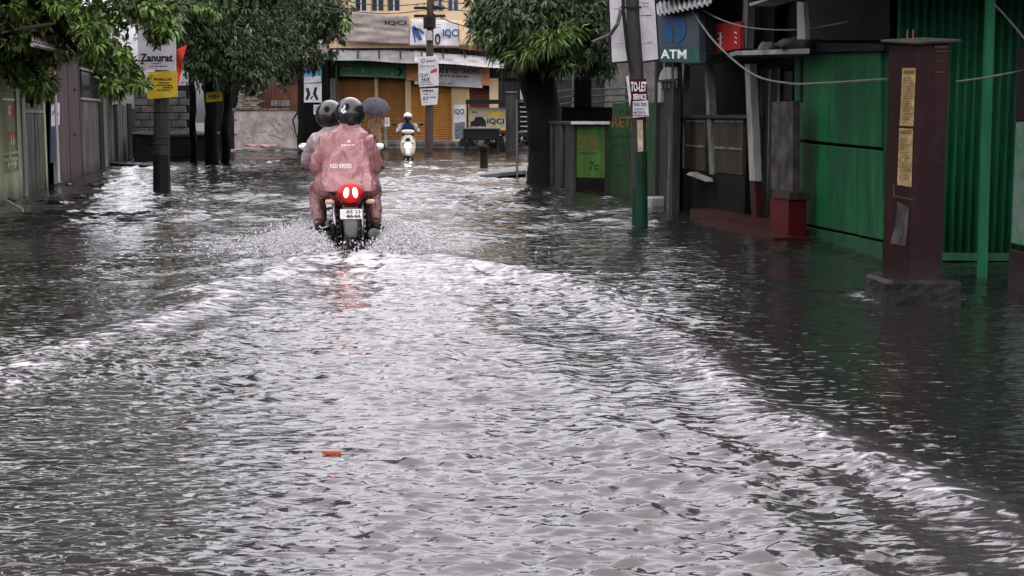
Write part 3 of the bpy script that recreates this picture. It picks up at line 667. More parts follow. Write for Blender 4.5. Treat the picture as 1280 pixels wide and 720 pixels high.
# pile of flat tiles on the wall
t = thing('tile_stack', 'untidy stack of flat brown tiles beside the rusty shed', 'tile stack', (HP.at(308, 0).x, 54.7, 1.45))
r2 = random.Random(5); zz = zat(WP, 300, 138) + 0.08; k = 0
x0, x1 = WP.at(297, 0).x, WP.at(322, 0).x
while zz < zat(WP, 300, 104):
    X = x0 + r2.uniform(-0.02, 0.06) + 0.02 * k
    while X < x1:
        wd = r2.uniform(0.22, 0.34); MB().box((X + wd / 2, 54.22 + r2.uniform(-.04, .04), zz + 0.035), (wd - 0.02, 0.34, 0.062), Matrix.Rotation(r2.uniform(-.05, .05), 3, 'Y')).build('tile', M['brick'], t); X += wd
    zz += 0.078; k += 1
MB().box((HP.at(309, 0).x, 54.5, 0.55), (x1 - x0, 0.3, 1.9)).build('support_wall', M['darkwall'], t)
# planks and rubbish at the foot of the wall
for k, (a, c, z, m, lab) in enumerate((((290, 187), (322, 184), 0.1, 'paleboard', 'pale plank lying on the water edge at the gate'), ((314, 185), (352, 186.5), 0.12, 'paleboard', 'long pale plank lying under the graffiti wall'), ((330, 183), (372, 186), 0.16, 'mosstarp', 'mossy plank lying near the thin trunk'))):
    p, q = G(a[0], a[1], z), G(c[0], c[1], z); w = MB(); d = (q - p); nrm = Vector((-d.y, d.x, 0)).normalized() * 0.12
    w.prism([p - nrm, q - nrm, q + nrm, p + nrm], (0, 0, -0.08)); tag(w.build('plank', M[m], loc=(p + q) / 2), lab, 'plank', 'planks at the foot of the wall')
p = G(325, 185.5, 0.14); w = MB().sheet(p + Vector((-.55, -.25, .1)), p + Vector((.5, -.25, .06)), p + Vector((-.5, .2, .12)), p + Vector((.55, .2, .12)), 12, 6, lambda u, v: 0.03 * math.sin(u * 14) * math.cos(v * 6))
o = w.build('cloth_bundle', M['pink'], loc=p); solid(o, 0.03); tag(o, 'faded pink cloth spread on the planks below the graffiti wall', 'cloth')
# two thin dark posts left of the shop building
for px, lab in ((405, 'thin dark post nearest the posters at the shed end'), (413, 'dark post at the left corner of the far shops')):
    p = G(px, 185); w = MB().tube([(p.x, p.y, -0.25), (p.x, p.y, P(px, 55, p.y).z)], 0.06, 8); tag(w.build('post', M['timber'], loc=(p.x, p.y, -0.25)), lab, 'post', 'dark posts by the shed')
p = G(397, 186)
for k in range(4):
    w = MB().tube([P(399 + 1.8 * k, 62, p.y - 1), P(400 + 1.2 * k, 95, p.y - 1), P(398 + 1.6 * k, 131, p.y - 1)], 0.02, 5); tag(w.build('cable', M['wire'], loc=P(400, 131, p.y - 1)), ('leftmost pale cable hanging beside the posters at the shed end', 'pale cable hanging second from the left at the shed end', 'pale cable hanging third from the left at the shed end', 'pale cable hanging nearest the dark posts at the shed end')[k], 'cable', 'cables hanging in a bunch at the shed end')

# block wall with a dark bay, left behind the near pole
BW = VP((-14, 44.0), (-9, 44.0))
t = thing('block_wall', 'grey concrete block wall behind the near left pole', 'wall', (BW.at(205, 0).x, 44.1, -0.25))
x0, x1 = BW.at(172, 0).x, BW.at(240, 0).x; r2 = random.Random(9)
MB().box(((x0 + x1) / 2, 44.22, 0.95), (x1 - x0, 0.2, 2.5)).build('mortar', M['darkwall'], t)
zz = 0.72; row = 0
while zz < 1.95:
    X = x0 - (0.25 if row % 2 else 0)
    while X < x1:
        a, c = max(X, x0), min(X + 0.46, x1)
        if c - a > 0.08: MB().rbox(((a + c) / 2, 44.08 + r2.uniform(-.01, .01), zz + 0.1), (c - a - 0.02, 0.14, 0.2), 0.012).build('block', M['block'], t)
        X += 0.46
    zz += 0.22; row += 1
t = thing('handcart', 'black covered handcart parked before the block wall', 'handcart', (BW.at(222, 0).x, 42.4, -0.25))
xc = BW.at(222, 0).x + 0.4
MB().rbox((xc, 42.4, 0.42), (2.3, 1.0, 0.72), 0.05).build('body', M['black'], t)
o = MB().sheet((xc - 1.2, 41.86, 0.74), (xc + 1.2, 41.86, 0.66), (xc - 1.2, 42.95, 0.86), (xc + 1.2, 42.95, 0.8), 16, 8, lambda u, v: 0.03 * ns(u, v)).build('cover', M['rubber'], t, smooth=True); solid(o, 0.015)
for sx in (-0.8, 0.8):
    wl_ = MB().lathe((xc + sx, 41.83, 0.1), (0, 1, 0), [(0.24, -0.03), (0.3, -0.03), (0.3, 0.03), (0.24, 0.03)], 16).build('wheel', M['rubber'], t)
# white peg near the trunks
p = G(263, 203); w = MB().tube([(p.x, p.y, -0.25), (p.x, p.y, 0.35)], 0.05, 8); tag(w.build('peg', M['white'], loc=(p.x, p.y, -0.25)), 'short white peg standing in the water between the left trunks', 'peg')
# ------------------------------------------------------------------ left side of the lane
def left_side():
    # gate
    z0, z1 = -0.22, 1.98
    t = thing('metal_gate', 'olive green sheet metal gate with scrawled red and white marks at the left edge', 'gate', LP.at(15, z0))
    w = MB(); rectz(w, LP, -60, 33, z0, z1, 0.03); w.build('sheet', M['olivedark'], t)
    for a, c in ((-60, -46), (3.5, 8.5), (27.5, 33.5)):
        w = MB(); rectz(w, LP, a, c, z0, z1, 0.05, 0.035); w.build('stile', M['olive'], t)
    for a, c in ((z0, 0.42), (z1 - 0.30, z1), (0.60, 0.65), (0.70, 0.74)):
        for p, q in ((8.6, 27.4), (-45.9, 3.4)):
            w = MB(); rectz(w, LP, p, q, a, c, 0.04, 0.025); w.build('rail', M['olive'], t)
    w = MB(); rectz(w, LP, -60, 34, z1 + 0.002, z1 + 0.06, 0.09, 0.06); w.build('top_bar', M['paleboard'], t)
    for k, m in enumerate(('redink', 'redink', 'whiteink')):
        w = MB(); r2 = random.Random(20 + k)
        for q in range(7):
            X = 11 + q * 2.3; y0 = (131, 162, 192)[k] + (q * 0.3)
            stroke_px(w, LP, [(X, y0 + r2.uniform(0, 5)), (X + r2.uniform(-.6, .8), y0 + 8), (X + r2.uniform(.2, 1.6), y0 + r2.uniform(12, 17))], 1.1, 0.004)
        w.build('lettering', M[m], t)
    w = MB()
    r2 = random.Random(31)
    for q in range(10):
        X = 10 + r2.uniform(0, 17); y0 = (133, 166)[q % 2] + r2.uniform(-2, 4); stroke_px(w, LP, [(X, y0), (X + 0.8, y0 + 6), (X + 0.2, y0 + 12)], 0.8, 0.006)
    rectz(w, LP, 11, 26, zat(LP, 18, 126), zat(LP, 18, 123.5), 0.001, 0.006)
    w.build('scrawl', M['whiteink'], t)
    # latch wire trailing in front of the gate
    a, b = G(-10, 249, 0.16), G(28, 262, 0.04)
    w = MB().tube([a, (a + b) / 2 + Vector((0, 0, 0.05)), b, b + Vector((0.1, -0.2, -0.2))], 0.018, 6); tag(w.build('pipe', M['paleboard'], loc=b), 'thin pale pipe lying at the foot of the olive gate', 'pipe')
    # post and weathered board fence
    t = thing('board_fence', 'weathered grey board fence with a pale post beside the olive gate', 'fence', LP.at(50, -0.22))
    w = MB(); rectz(w, LP, 34, 38.5, -0.22, zat(LP, 36, 118), 0.12, 0.06); w.build('post', M['paleboard'], t)
    r2 = random.Random(2)
    for a, c in ((39, 44.2), (44.6, 49), (49.4, 53.2), (53.6, 57), (57.4, 60.4)):
        w = MB(); rectz(w, LP, a, c, -0.22, zat(LP, a, 132) + r2.uniform(-.04, .04), 0.03, r2.uniform(0, 0.015)); w.build('board', M['greyboard'], t)
    w = MB(); rectz(w, LP, 60.6, 63, -0.22, zat(LP, 61, 126), 0.1, 0.03); w.build('post', M['olive'], t)
    w = MB(); rectz(w, LP, 38.6, 60.4, zat(LP, 48, 141), zat(LP, 48, 138), 0.04, 0.03); w.build('rail', M['paleboard'], t)
    # house with the brown door and tin roof
    t = thing('roadside_house', 'low dark house with a rusty tin porch roof and brown sheet door on the left', 'house', LP.at(90, -0.2))
    n = LP.n
    w = MB(); w.prism([LP.at(-100, -0.22, -0.35), LP.at(135, -0.22, -0.35), LP.at(135, 3.3, -0.35), LP.at(-100, 3.3, -0.35)], -n * 4.5); w.build('wall', M['darkwall'], t)
    w = MB(); rectz(w, LP, 63, 75.5, zat(LP, 69, 126), 2.9, 0.05, 0.0); w.build('porch_panel', M['cream'], t)
    w = MB(); rectz(w, LP, 75.7, 78.2, -0.2, 3.0, 0.08, 0.06); w.build('door_jamb', M['white'], t)
    w = MB(); rectz(w, LP, 78.6, 106.5, -0.2, zat(LP, 92, 60), 0.05, 0.02); o = w.build('door', M['browndoor'], t)
    w = MB(); 
    for py in (112, 168): w.ball(LP.hit(93, py, 0.03), 0.03, 8, 6)
    w.build('bolt', M['black'], o)
    for a in (78.6, 92, 105.6):
        w = MB(); rectz(w, LP, a, a + 0.9, -0.2, zat(LP, a, 62), 0.03, 0.035); w.build('batten', M['browndoor'], o)
    # porch roof: rusted corrugated sheet with a pale eave
    e0, e1 = LP.hit(40, 52, 0.9), LP.hit(99, 67, 0.9)
    b0, b1 = LP.hit(38, 22, -0.4), LP.hit(112, 46, -0.4)
    o = MB().sheet(e0, e1, b0, b1, 70, 4, lambda u, v: 0.03 * math.sin(u * 130)).build('porch_roof', M['rusttin'], t); solid(o, 0.015)
    w = MB().tube([e0 + Vector((0, 0, -0.04)), e1 + Vector((0, 0, -0.04))], 0.03, 6); w.build('eave_board', M['paleboard'], t)
    o = MB().sheet(LP.at(-120, 3.1, 0.35), LP.at(137, 3.1, 0.35), LP.at(-160, 4.6, -3.4), LP.at(120, 4.6, -3.4), 90, 4, lambda u, v: 0.03 * math.sin(u * 300)).build('roof', M['rusttin'], t); solid(o, 0.02)
    r2 = random.Random(8)
    for k in range(9):
        p = e0.lerp(e1, 0.1 + 0.1 * k) - n * r2.uniform(0.1, 0.9) + Vector((0, 0, 0.16 + 0.03 * k * 0)); q = p + Vector((r2.uniform(-.4, .4), r2.uniform(0.2, .8), r2.uniform(0, .12)))
        MB().prism([p, q, q + Vector((.06, .05, .02)), p + Vector((.06, .05, .02))], (0, 0, 0.03)).build('loose_batten', M[('timber', 'timber', 'rusttin')[k % 3]], t)
    s = sign('poster', 'pale blue poster beside the brown sheet door', 'poster', LP, [(63.5, 128), (75, 124), (75, 200), (63.5, 204)], 'atmblue', 0.02, 0.03)
    w = MB()
    for y in (138, 160, 178): stroke_px(w, LP, [(65, y + 6), (68, y), (71, y + 1), (73, y + 6)], 2, 0.037)
    w.build('lettering', M['blueink'], s)
    w = MB(); w.add([LP.hit(64, 158, .036), LP.hit(74.6, 156, .036), LP.hit(74.6, 128, .036), LP.hit(64, 131, .036)], [(0, 1, 2, 3)]); w.build('print', M['signwhite'], s)
    # plastered wall, then posts and sheets farther along
    t = thing('plaster_wall', 'wet grey plastered wall with a dark opening above, past the brown door', 'wall', LP.at(120, -0.22))
    w = MB(); rectz(w, LP, 108, 131, -0.22, zat(LP, 120, 127), 0.18, 0.02); w.build('plaster', M['concrete'], t)
    w = MB(); rectz(w, LP, 107.6, 131.6, zat(LP, 120, 126.6), zat(LP, 120, 123.5), 0.26, 0.06); w.build('coping', M['paleboard'], t)
    w = MB(); rectz(w, LP, 109, 129.8, zat(LP, 120, 122), zat(LP, 120, 90), 0.05, -0.05); w.build('pane', M['glass'], t)
    w = MB(); rectz(w, LP, 109, 130, zat(LP, 120, 92), zat(LP, 120, 89.5), 0.12, 0.03); w.build('window_head', M['paleboard'], t)
    w = MB(); rectz(w, LP, 130, 134.5, -0.22, zat(LP, 133, 95), 0.14, 0.05); w.build('post', M['timber'], t)
    t = thing('sheet_fence', 'patched fence of pale and grey sheets running back to the block wall', 'fence', LP.at(155, -0.22))
    r2 = random.Random(4)
    for a, c, yt, m in ((135, 139, 104, 'paleboard'), (139.5, 143, 112, 'greyboard'), (143.4, 147, 108, 'concrete'), (147.5, 151.5, 120, 'nearblack'), (152, 158, 128, 'concrete'), (158.4, 164.5, 132, 'concrete'), (165, 170, 130, 'darkwall'), (170.4, 176, 136, 'darkwall')):
        w = MB(); rectz(w, LP, a, c, -0.22, zat(LP, a, yt), 0.05, r2.uniform(0, .06)); w.build('sheet', M[m], t)
    w = MB(); rectz(w, LP, 139, 150, zat(LP, 145, 98), 3.2, 0.05, 0.0); w.build('upper_sheet', M['darkwall'], t)
    s = sign('poster', 'small red and white bill pasted on the sheet fence', 'poster', LP, [(140.5, 112), (148.5, 109), (148.5, 129), (140.5, 131)], 'signwhite', 0.015, 0.09)
    w = MB(); stroke_px(w, LP, [(142, 117), (146, 122), (143, 127)], 2, 0.097); w.build('print', M['redink'], s)
    # a plank floating by the fence
    p, q = G(130, 203, 0.06), G(186, 207, 0.05); d = q - p; nn = Vector((-d.y, d.x, 0)).normalized() * 0.35
    w = MB().prism([p, q, q + nn, p + nn], (0, 0, -0.06)); tag(w.build('plank', M['timber'], loc=p), 'dark plank lying half sunk beside the sheet fence', 'plank')
left_side()

# near left pole with its notices
def left_pole():
    c = G(202, 238); t = thing('utility_pole', 'broken dark utility pole standing in the water on the left with signs on it', 'utility pole', (c.x, c.y, -0.25))
    Y = c.y
    MB().tube([(c.x, Y, -0.25), P(202, 140, Y), P(203, 40, Y), P(204, -160, Y)], [0.15, 0.135, 0.12, 0.1], 12).build('shaft', M['pole'], t)
    MB().tube([(c.x, Y, -0.24), P(202, 193, Y)], [0.157, 0.148], 12).build('tar_band', M['black'], t)
    r2 = random.Random(3)
    for py in (140, 172, 180): q = P(202, py, Y); MB().lathe((q.x, q.y, q.z), (0, 0, 1), [(0.142, -0.012), (0.15, 0), (0.142, 0.012)], 12).build('strap', M['timber'], t)
    NPl = VP((-10, Y - 0.2), (0, Y - 0.2))
    s = sign('notice_board', 'white notice with a runner emblem and the word Zanurat on the left pole', 'sign', NPl, [(170.5, 14), (219, 12), (220, 88), (173, 87)], 'signwhite', 0.025, 0.0, 'notices on the left pole')
    w = MB(); text_px(w, NPl, 175, 67, 216, 77, 'Zanurat', 0.006, 0.035); marks_px(w, NPl, 188, 78.5, 205, 80.5, 1, 0.006, 2); marks_px(w, NPl, 186, 82, 214, 84, 1, 0.006, 5)
    stroke_px(w, NPl, [(191, 64), (196, 59), (199, 54), (196, 60), (201, 63)], 2.4); stroke_px(w, NPl, [(193, 53), (199, 52), (204, 56)], 1.6); stroke_px(w, NPl, [(197 + 3 * math.cos(a), 52 + 3 * math.sin(a)) for a in (0.2, 1, 2, 3, 4)], 1.4)
    w.build('lettering', M['ink'], s)
    s = sign('notice_board', 'yellow notice with black lines of print below the white one on the left pole', 'sign', NPl, [(184.5, 90), (220.5, 88.5), (222, 121), (184, 124)], 'yellow', 0.025, 0.03, 'notices on the left pole')
    w = MB(); text_px(w, NPl, 192.5, 97.5, 214.5, 100.5, 'MOBILE LAB', 0.036, 0.03)
    for k, (a, c2) in enumerate(((197, 213), (195, 216), (203, 217), (196, 215))): marks_px(w, NPl, a, 102.6 + 3 * k, c2, 104.8 + 3 * k, 1, 0.036, 30 + k, 0.8)
    w.build('lettering', M['ink'], s)
    w = MB(); stroke_px(w, NPl, [(186, 107), (190, 104), (192, 109), (188, 112)], 3, 0.036); w.build('emblem', M['signgreen'], s)
    # red cloth tied behind the boards
    Yb = VP((-10, Y + 0.1), (0, Y + 0.1)); a = [Yb.hit(*q) for q in ((220, 106), (223, 105), (221, 62), (233, 56))]
    o = MB().sheet(a[0], a[1], a[2], a[3], 8, 12, lambda u, v: 0.03 * math.sin(v * 8 + u * 3)).build('red_cloth', M['redcloth'], loc=a[0], smooth=True); solid(o, 0.008)
    tag(o, 'red cloth pennant tied behind the notices on the left pole', 'cloth')
left_pole()

# ------------------------------------------------------------------ right side: green shack, pillar, shop fronts
def right_side():
    A, B = G(1000, 291), G(1112, 326)
    SL = VP((A.x, A.y), (B.x, B.y)); SF = VP((B.x, B.y), (B.x + 3, B.y - 0.15))
    t = thing('green_shack', 'bright green boarded shack with a corrugated front at the right', 'shack', (B.x + 1.2, B.y + 1.4, -0.25))
    zl = -0.22
    core = MB().prism([A + Vector((0.12, 0, zl)), B + Vector((0.12, 0.12, zl)), Vector((B.x + 3.4, B.y + 0.1, zl)), Vector((B.x + 3.4, A.y, zl))], (0, 0, 3.1)); core.build('inner_wall', M['shadeteal'], t)
    # side boards: lower row of four, upper row of two, a dark joint between them
    def brd(poly, m='shackgreen', off=0.0, th=0.04, name='panel'):
        w = MB(); boardpx(w, SL, poly, th, off); o = w.build(name, M[m], t); bev(o, 0.006, 1)
    brd([(993, 280), (1040, 290), (1040, 308), (993, 300)]); brd([(1041, 290), (1102, 303), (1102, 330), (1041, 310)], off=0.01)
    brd([(993, 178), (1071, 185.5), (1071, 293), (1041, 287), (993, 277)], off=0.02); brd([(1072, 185.6), (1103, 189), (1103, 300), (1072, 294)], off=0.03)
    brd([(993, 68), (1047, 66), (1047, 179.5), (993, 173)], off=0.025); brd([(1047.6, 66), (1101, 64), (1101, 184.5), (1047.6, 179.6)], off=0.03)
    brd([(1103.6, 66), (1112, 64), (1112, 332), (1103.6, 330)], 'corrgreen', 0.0, 0.06, 'corner_board')
    brd([(989, 52), (1104, 55), (1104, 64), (989, 66)], 'shadeteal', 0.12, 0.1, 'ledge'); brd([(1005, -80), (1112, -95), (1112, 51), (1005, 51)], 'shadeteal', -0.05, 0.05, 'upper_panel')
    # corrugated front
    f0, f1 = SF.hit(1113, 322), SF.hit(1290, 323); n = 17 * 8; vs = []
    for i in range(n + 1):
        p = f0.lerp(f1, i / n) + SF.n * (0.022 * math.sin(2 * math.pi * i / 8)); vs += [(p.x, p.y, f0.z + 0.02), (p.x, p.y, 2.75)]
    o = MB().add(vs, [(2 * i, 2 * i + 2, 2 * i + 3, 2 * i + 1) for i in range(n)]).build('corrugated_sheet', M['corrgreen'], t, smooth=True); solid(o, 0.006)
    w = MB(); rectz(w, SF, 1113, 1290, f0.z - 0.02, f0.z + 0.05, 0.05, 0.05); w.build('bottom_rail', M['corrgreen'], t)
    # awning post and roof
    q = G(1228, 346); tp = P(1240, -60, q.y + 0.05)
    MB().tube([(q.x, q.y, -0.25), P(1233, 150, q.y), tp], 0.042, 10).build('awning_post', M['postgreen'], t)
    r0 = [Vector((B.x - 1.15, q.y - 0.7, 2.50)), Vector((B.x + 3.6, q.y - 0.9, 2.62)), Vector((B.x - 1.25, A.y + 0.5, 2.92)), Vector((B.x + 3.6, A.y + 0.4, 3.2))]
    o = MB().sheet(*r0, 150, 5, lambda u, v: 0.02 * math.sin(u * 300)).build('roof', M['rusttin'], t); solid(o, 0.012)
    for k in range(4):
        p = r0[0].lerp(r0[1], 0.05 + 0.3 * k) + Vector((0, 0.1, -0.06)); MB().tube([p, p + Vector((0, 3.2, 0.42))], 0.035, 6).build('rafter', M['timber'], t)
    # maroon pillar
    c = G(1146, 380); c = Vector((c.x + 0.02, c.y + 0.22, 0))
    t2 = thing('gate_pillar', 'square maroon pillar with yellowed posters on a black stone base', 'pillar', (c.x, c.y, -0.25))
    az = math.atan2(c.x, c.y)
    rb = Matrix.Rotation(-az + R(20), 3, 'Z'); rp_ = Matrix.Rotation(-az + R(43), 3, 'Z')
    w = MB(); w.rbox((c.x, c.y, -0.02), (0.53, 0.53, 0.38), 0.025, rb); o = w.build('base_stone', M['basestone'], t2); o.modifiers.new('sub', 'SUBSURF').subdivision_type = 'SIMPLE'; o.modifiers['sub'].levels = o.modifiers['sub'].render_levels = 3
    tex = bpy.data.textures.new('stone lumps', 'CLOUDS'); tex.noise_scale = 0.09
    d = o.modifiers.new('disp', 'DISPLACE'); d.texture = tex; d.strength = 0.035; d.texture_coords = 'GLOBAL'; d.mid_level = 0.5
    ht = P(1155, 54, c.y).z
    w = MB(); w.rbox((c.x, c.y, (0.12 + ht) / 2), (0.30, 0.30, ht - 0.12), 0.012, rp_); o = w.build('shaft', M['maroon'], t2); o.modifiers.new('sub', 'SUBSURF').subdivision_type = 'SIMPLE'; o.modifiers['sub'].levels = o.modifiers['sub'].render_levels = 5
    tx2 = bpy.data.textures.new('plaster lumps', 'CLOUDS'); tx2.noise_scale = 0.12; tx2.noise_depth = 4
    d = o.modifiers.new('disp', 'DISPLACE'); d.texture = tx2; d.strength = 0.010; d.texture_coords = 'GLOBAL'; d.mid_level = 0.7
    w = MB(); w.rbox((c.x + 0.01, c.y, ht + 0.015), (0.40, 0.38, 0.02), 0.006, rp_ @ Matrix.Rotation(R(5), 3, 'X') @ Matrix.Rotation(R(-4), 3, 'Y')); w.build('cap_sheet', M['timber'], t2)
    for dx in (-0.1, -0.06): MB().tube([(c.x + dx, c.y - 0.05, ht), (c.x + dx, c.y - 0.05, ht + 0.09)], 0.005, 5).build('rebar', M['rust'], t2)
    nl = rp_ @ Vector((-1, 0, 0)); nf = rp_ @ Vector((0, -1, 0))
    fl = c + nl * 0.152; ff = c + nf * 0.152
    tl = Vector((-nl.y, nl.x, 0)); 
    PL = VP((fl.x, fl.y), (fl.x + tl.x, fl.y + tl.y)); tf = Vector((-nf.y, nf.x, 0)); PF = VP((ff.x, ff.y), (ff.x + tf.x, ff.y + tf.y))
    for lab, poly, m, sd in (('upper yellowed strip poster with a black heading on the maroon pillar', [(1128, 85), (1144.5, 85), (1141.5, 158), (1124.5, 157)], 'ochrepaper', 1), ('lower yellowed strip poster with a black heading on the maroon pillar', [(1124, 160), (1141, 161), (1139, 234), (1121.5, 231)], 'ochrepaper', 2), ('torn white bill peeling off the lower part of the maroon pillar', [(1122, 252), (1136, 260), (1132, 308), (1113, 304), (1119, 280)], 'peel', 3)):
        s = sign('poster', lab, 'poster', PL, poly, m, 0.003, 0.003)
        w = MB()
        if sd < 3:
            x0, x1 = poly[0][0] + 1.5, poly[1][0] - 2; w.add([PL.hit(x0, poly[0][1] + 7.5, .005), PL.hit(x1, poly[0][1] + 7.5, .005), PL.hit(x1 + .2, poly[0][1] + 3, .005), PL.hit(x0, poly[0][1] + 3, .005)], [(0, 1, 2, 3)])
            marks_px(w, PL, x0 - 1, poly[0][1] + 12, x1 - 1.5, poly[0][1] + 40, 11, 0.005, sd, 0.45); marks_px(w, PL, x0 - 2, poly[0][1] + 41, x1 - 3, poly[0][1] + 66, 10, 0.005, sd + 8, 0.45)
        else:
            r2 = random.Random(2)
            for k in range(9): X, Y = r2.uniform(1121, 1130), r2.uniform(262, 295); stroke_px(w, PL, [(X, Y), (X + r2.uniform(-2, 3), Y + 4), (X + r2.uniform(-3, 3), Y + 8)], 1.6, 0.005)
        w.build('lettering', M['brownink' if sd < 3 else 'timber'], s)
    for k, (a, b, c_, d_) in enumerate(((1168, 57, 1184, 60.5), (1168, 63.5, 1184, 65), (1168, 76, 1183, 77), (1168, 89.5, 1182, 91))):
        w = MB(); w.prism([PF.hit(a, d_, .002), PF.hit(c_, d_, .002), PF.hit(c_, b, .002), PF.hit(a, b, .002)], nf * 0.004); w.build('scrape', M['dingy'], t2)
    w = MB(); w.prism([PL.hit(1117, 229, .002), PL.hit(1119, 229, .002), PL.hit(1119, 244, .002), PL.hit(1142, 249, .002), PL.hit(1142, 251, .002), PL.hit(1116, 246, .002)], nl * 0.003); w.build('tape', M['dingy'], t2)
    # second pillar at the right edge
    c = G(1302, 366); t3 = thing('gate_pillar', 'worn pale green and maroon pillar cut by the right edge of the photo', 'pillar', (c.x, c.y + 0.15, -0.25))
    MB().rbox((c.x, c.y + 0.15, 0.02), (0.30, 0.30, 0.56), 0.012).build('foot', M['maroon'], t3)
    zt = P(1280, 309, c.y).z
    MB().rbox((c.x, c.y + 0.15, (zt + 1.25) / 2 + 0.003), (0.285, 0.285, 1.25 - zt), 0.01).build('shaft', M['palegreen'], t3)
    MB().rbox((c.x, c.y + 0.15, 1.52), (0.30, 0.30, 0.53), 0.012).build('upper_shaft', M['maroon'], t3)

    # dark shop building behind the posts
    n = RP.n
    t = thing('shop_building', 'dark open fronted timber shop with pale posts between the green shack and the pole', 'building', RP.at(910, 0, -1.5))
    w = MB(); w.prism([RP.at(828, -0.22, -1.0), RP.at(1003, -0.22, -0.25), RP.at(1003, 3.3, -0.25), RP.at(828, 3.3, -1.0)], -n * 4.0); w.build('rear_wall', M['nearblack'], t)
    w = MB(); rectz(w, RP, 838, 962, zat(RP, 900, 62), zat(RP, 900, -4), 0.05, -0.15); w.build('upper_board', M['nearblack'], t)
    # shelf canopy
    w = MB(); q = [RP.hit(920, 63.5, 0.45), RP.hit(1012, 60.5, 0.45), RP.hit(1005, 66, -0.2), RP.hit(905, 68, -0.2)]; w.prism(q, (0, 0, -0.05)); w.build('canopy', M['paleboard'], t)
    w = MB(); rectz(w, RP, 840, 992, zat(RP, 900, 78), zat(RP, 900, 66), 0.06, -0.02); w.build('beam', M['timber'], t)
    def post(a0, y0, a1, y1, wd, m, off=0.1):
        w = MB(); p, q = RP.hit(a0, y0, off), RP.hit(a1, y1, off); tt = RP.t * (wd / 2)
        w.prism([q - tt, q + tt, p + tt, p - tt], -n * 0.09); w.build('post', M[m], t)
    post(933, -30, 930, 61, 0.17, 'greyboard', 0.06); post(934, 80, 940, 226, 0.17, 'paleboard', 0.08); post(940, 227, 943, 275, 0.175, 'redstep', 0.075)
    post(882, 80, 889, 218, 0.14, 'greyboard', 0.05); post(854, 80, 851, 210, 0.08, 'paleboard', 0.02); post(846, 82, 848, 150, 0.05, 'greyboard', 0.02); post(1001, 68, 1001, 128, 0.06, 'shadeteal', 0.02)
    # counter front
    w = MB(); rectz(w, RP, 838, 930, -0.22, zat(RP, 885, 215), 0.2, 0.04); w.build('counter_base', M['nearblack'], t)
    for a, c in ((842, 852), (854, 880), (890, 926)):
        w = MB(); rectz(w, RP, a, c, zat(RP, 885, 214), zat(RP, 885, 148), 0.05, 0.02); o = w.build('counter_panel', M['dingy' if a > 845 else 'paleboard'], t)
        for zz in (150, 182):
            w = MB(); rectz(w, RP, a + 1, c - 1, zat(RP, 885, zz + 3), zat(RP, 885, zz), 0.02, 0.035); w.build('batten', M['greyboard'], o)
    w = MB(); rectz(w, RP, 840, 931, zat(RP, 885, 147.6), zat(RP, 885, 143.5), 0.3, 0.08); w.build('counter_top', M['timber'], t)
    w = MB(); w.tube([RP.hit(836, 264, 0.15), RP.hit(838, 200, 0.15), RP.hit(838.5, 152, 0.15), RP.hit(840, 146, 0.15), RP.hit(845, 144, 0.15)], 0.03, 8); w.build('pipe', M['wire'], t)
    w = MB(); w.prism([RP.hit(862, 215, .2), RP.hit(881, 223, .2), RP.hit(882, 227, .2), RP.hit(858, 218, .2)], -n * 0.1); w.build('loose_board', M['paleboard'], t)
    # grey door
    w = MB(); rectz(w, RP, 946, 970, -0.1, zat(RP, 958, 84), 0.05, -0.1); o = w.build('door', M['darkwall'], t)
    for a in (947, 957, 968):
        w = MB(); rectz(w, RP, a, a + 1.5, -0.1, zat(RP, 958, 86), 0.02, -0.08); w.build('stile', M['greyboard'], o)
    w = MB(); rectz(w, RP, 975, 986, zat(RP, 980, 125), zat(RP, 980, 88), 0.05, -0.12); w.build('hatch', M['black'], t)
    # red steps
    for k, (a, c, yb, yt, off) in enumerate(((862, 968, 266, 257, 0.35), (868, 966, 276, 268, 0.65))):
        w = MB(); p = [RP.at(a, -0.22, off), RP.at(c, -0.22, off), RP.at(c, [0.1, 0.03][k], off), RP.at(a, [0.1, 0.03][k], off)]; w.prism(p, -n * (0.42 + 0.24 * (1 - k))); w.build('step', M['redstep'], t)
    # roof
    o = MB().sheet(RP.at(826, 2.95, 0.35), RP.at(1006, 2.95, 0.3), RP.at(820, 3.9, -4.6), RP.at(1020, 3.9, -4.2), 90, 4, lambda u, v: 0.02 * math.sin(u * 220)).build('roof', M['rusttin'], t); solid(o, 0.012)
    # things fixed to the shop
    o = MB().sheet(RP.hit(822, 19.5, 0.55), RP.hit(889, 5, 0.55), RP.hit(818, 5, -0.1), RP.hit(892, -10, -0.1), 60, 4, lambda u, v: 0.022 * math.sin(u * 72)).build('awning_sheet', M['tin'], loc=RP.hit(850, 12, 0.5)); solid(o, 0.012)
    tag(o, 'pale corrugated awning sheet above the ATM sign', 'awning')
    s = sign('atm_sign', 'pale blue ATM sign with a blue keyhole disc under the corrugated awning', 'sign', RP, [(821, 18), (873, 8), (875, 79), (823, 77)], 'atmblue', 0.08, 0.4)
    w = MB()
    cx, cy, ra, rb2 = 843, 37, 15, 17.5; seg = []
    for k in range(41):
        a = math.pi / 2 + R(9) + (2 * math.pi - R(18)) * k / 40; seg.append((cx + ra * math.cos(a), cy + rb2 * math.sin(a)))
    key = [(cx + 1.6, cy + 4), (cx + 3.4, cy + 1.5), (cx + 3, cy - 2), (cx, cy - 4), (cx - 3, cy - 2), (cx - 3.4, cy + 1.5), (cx - 1.6, cy + 4)]
    w.add([RP.hit(*p, 0.406) for p in seg + key[::-1][::-1]], [tuple(range(len(seg) + len(key)))]); w.build('emblem', M['disc'], s)
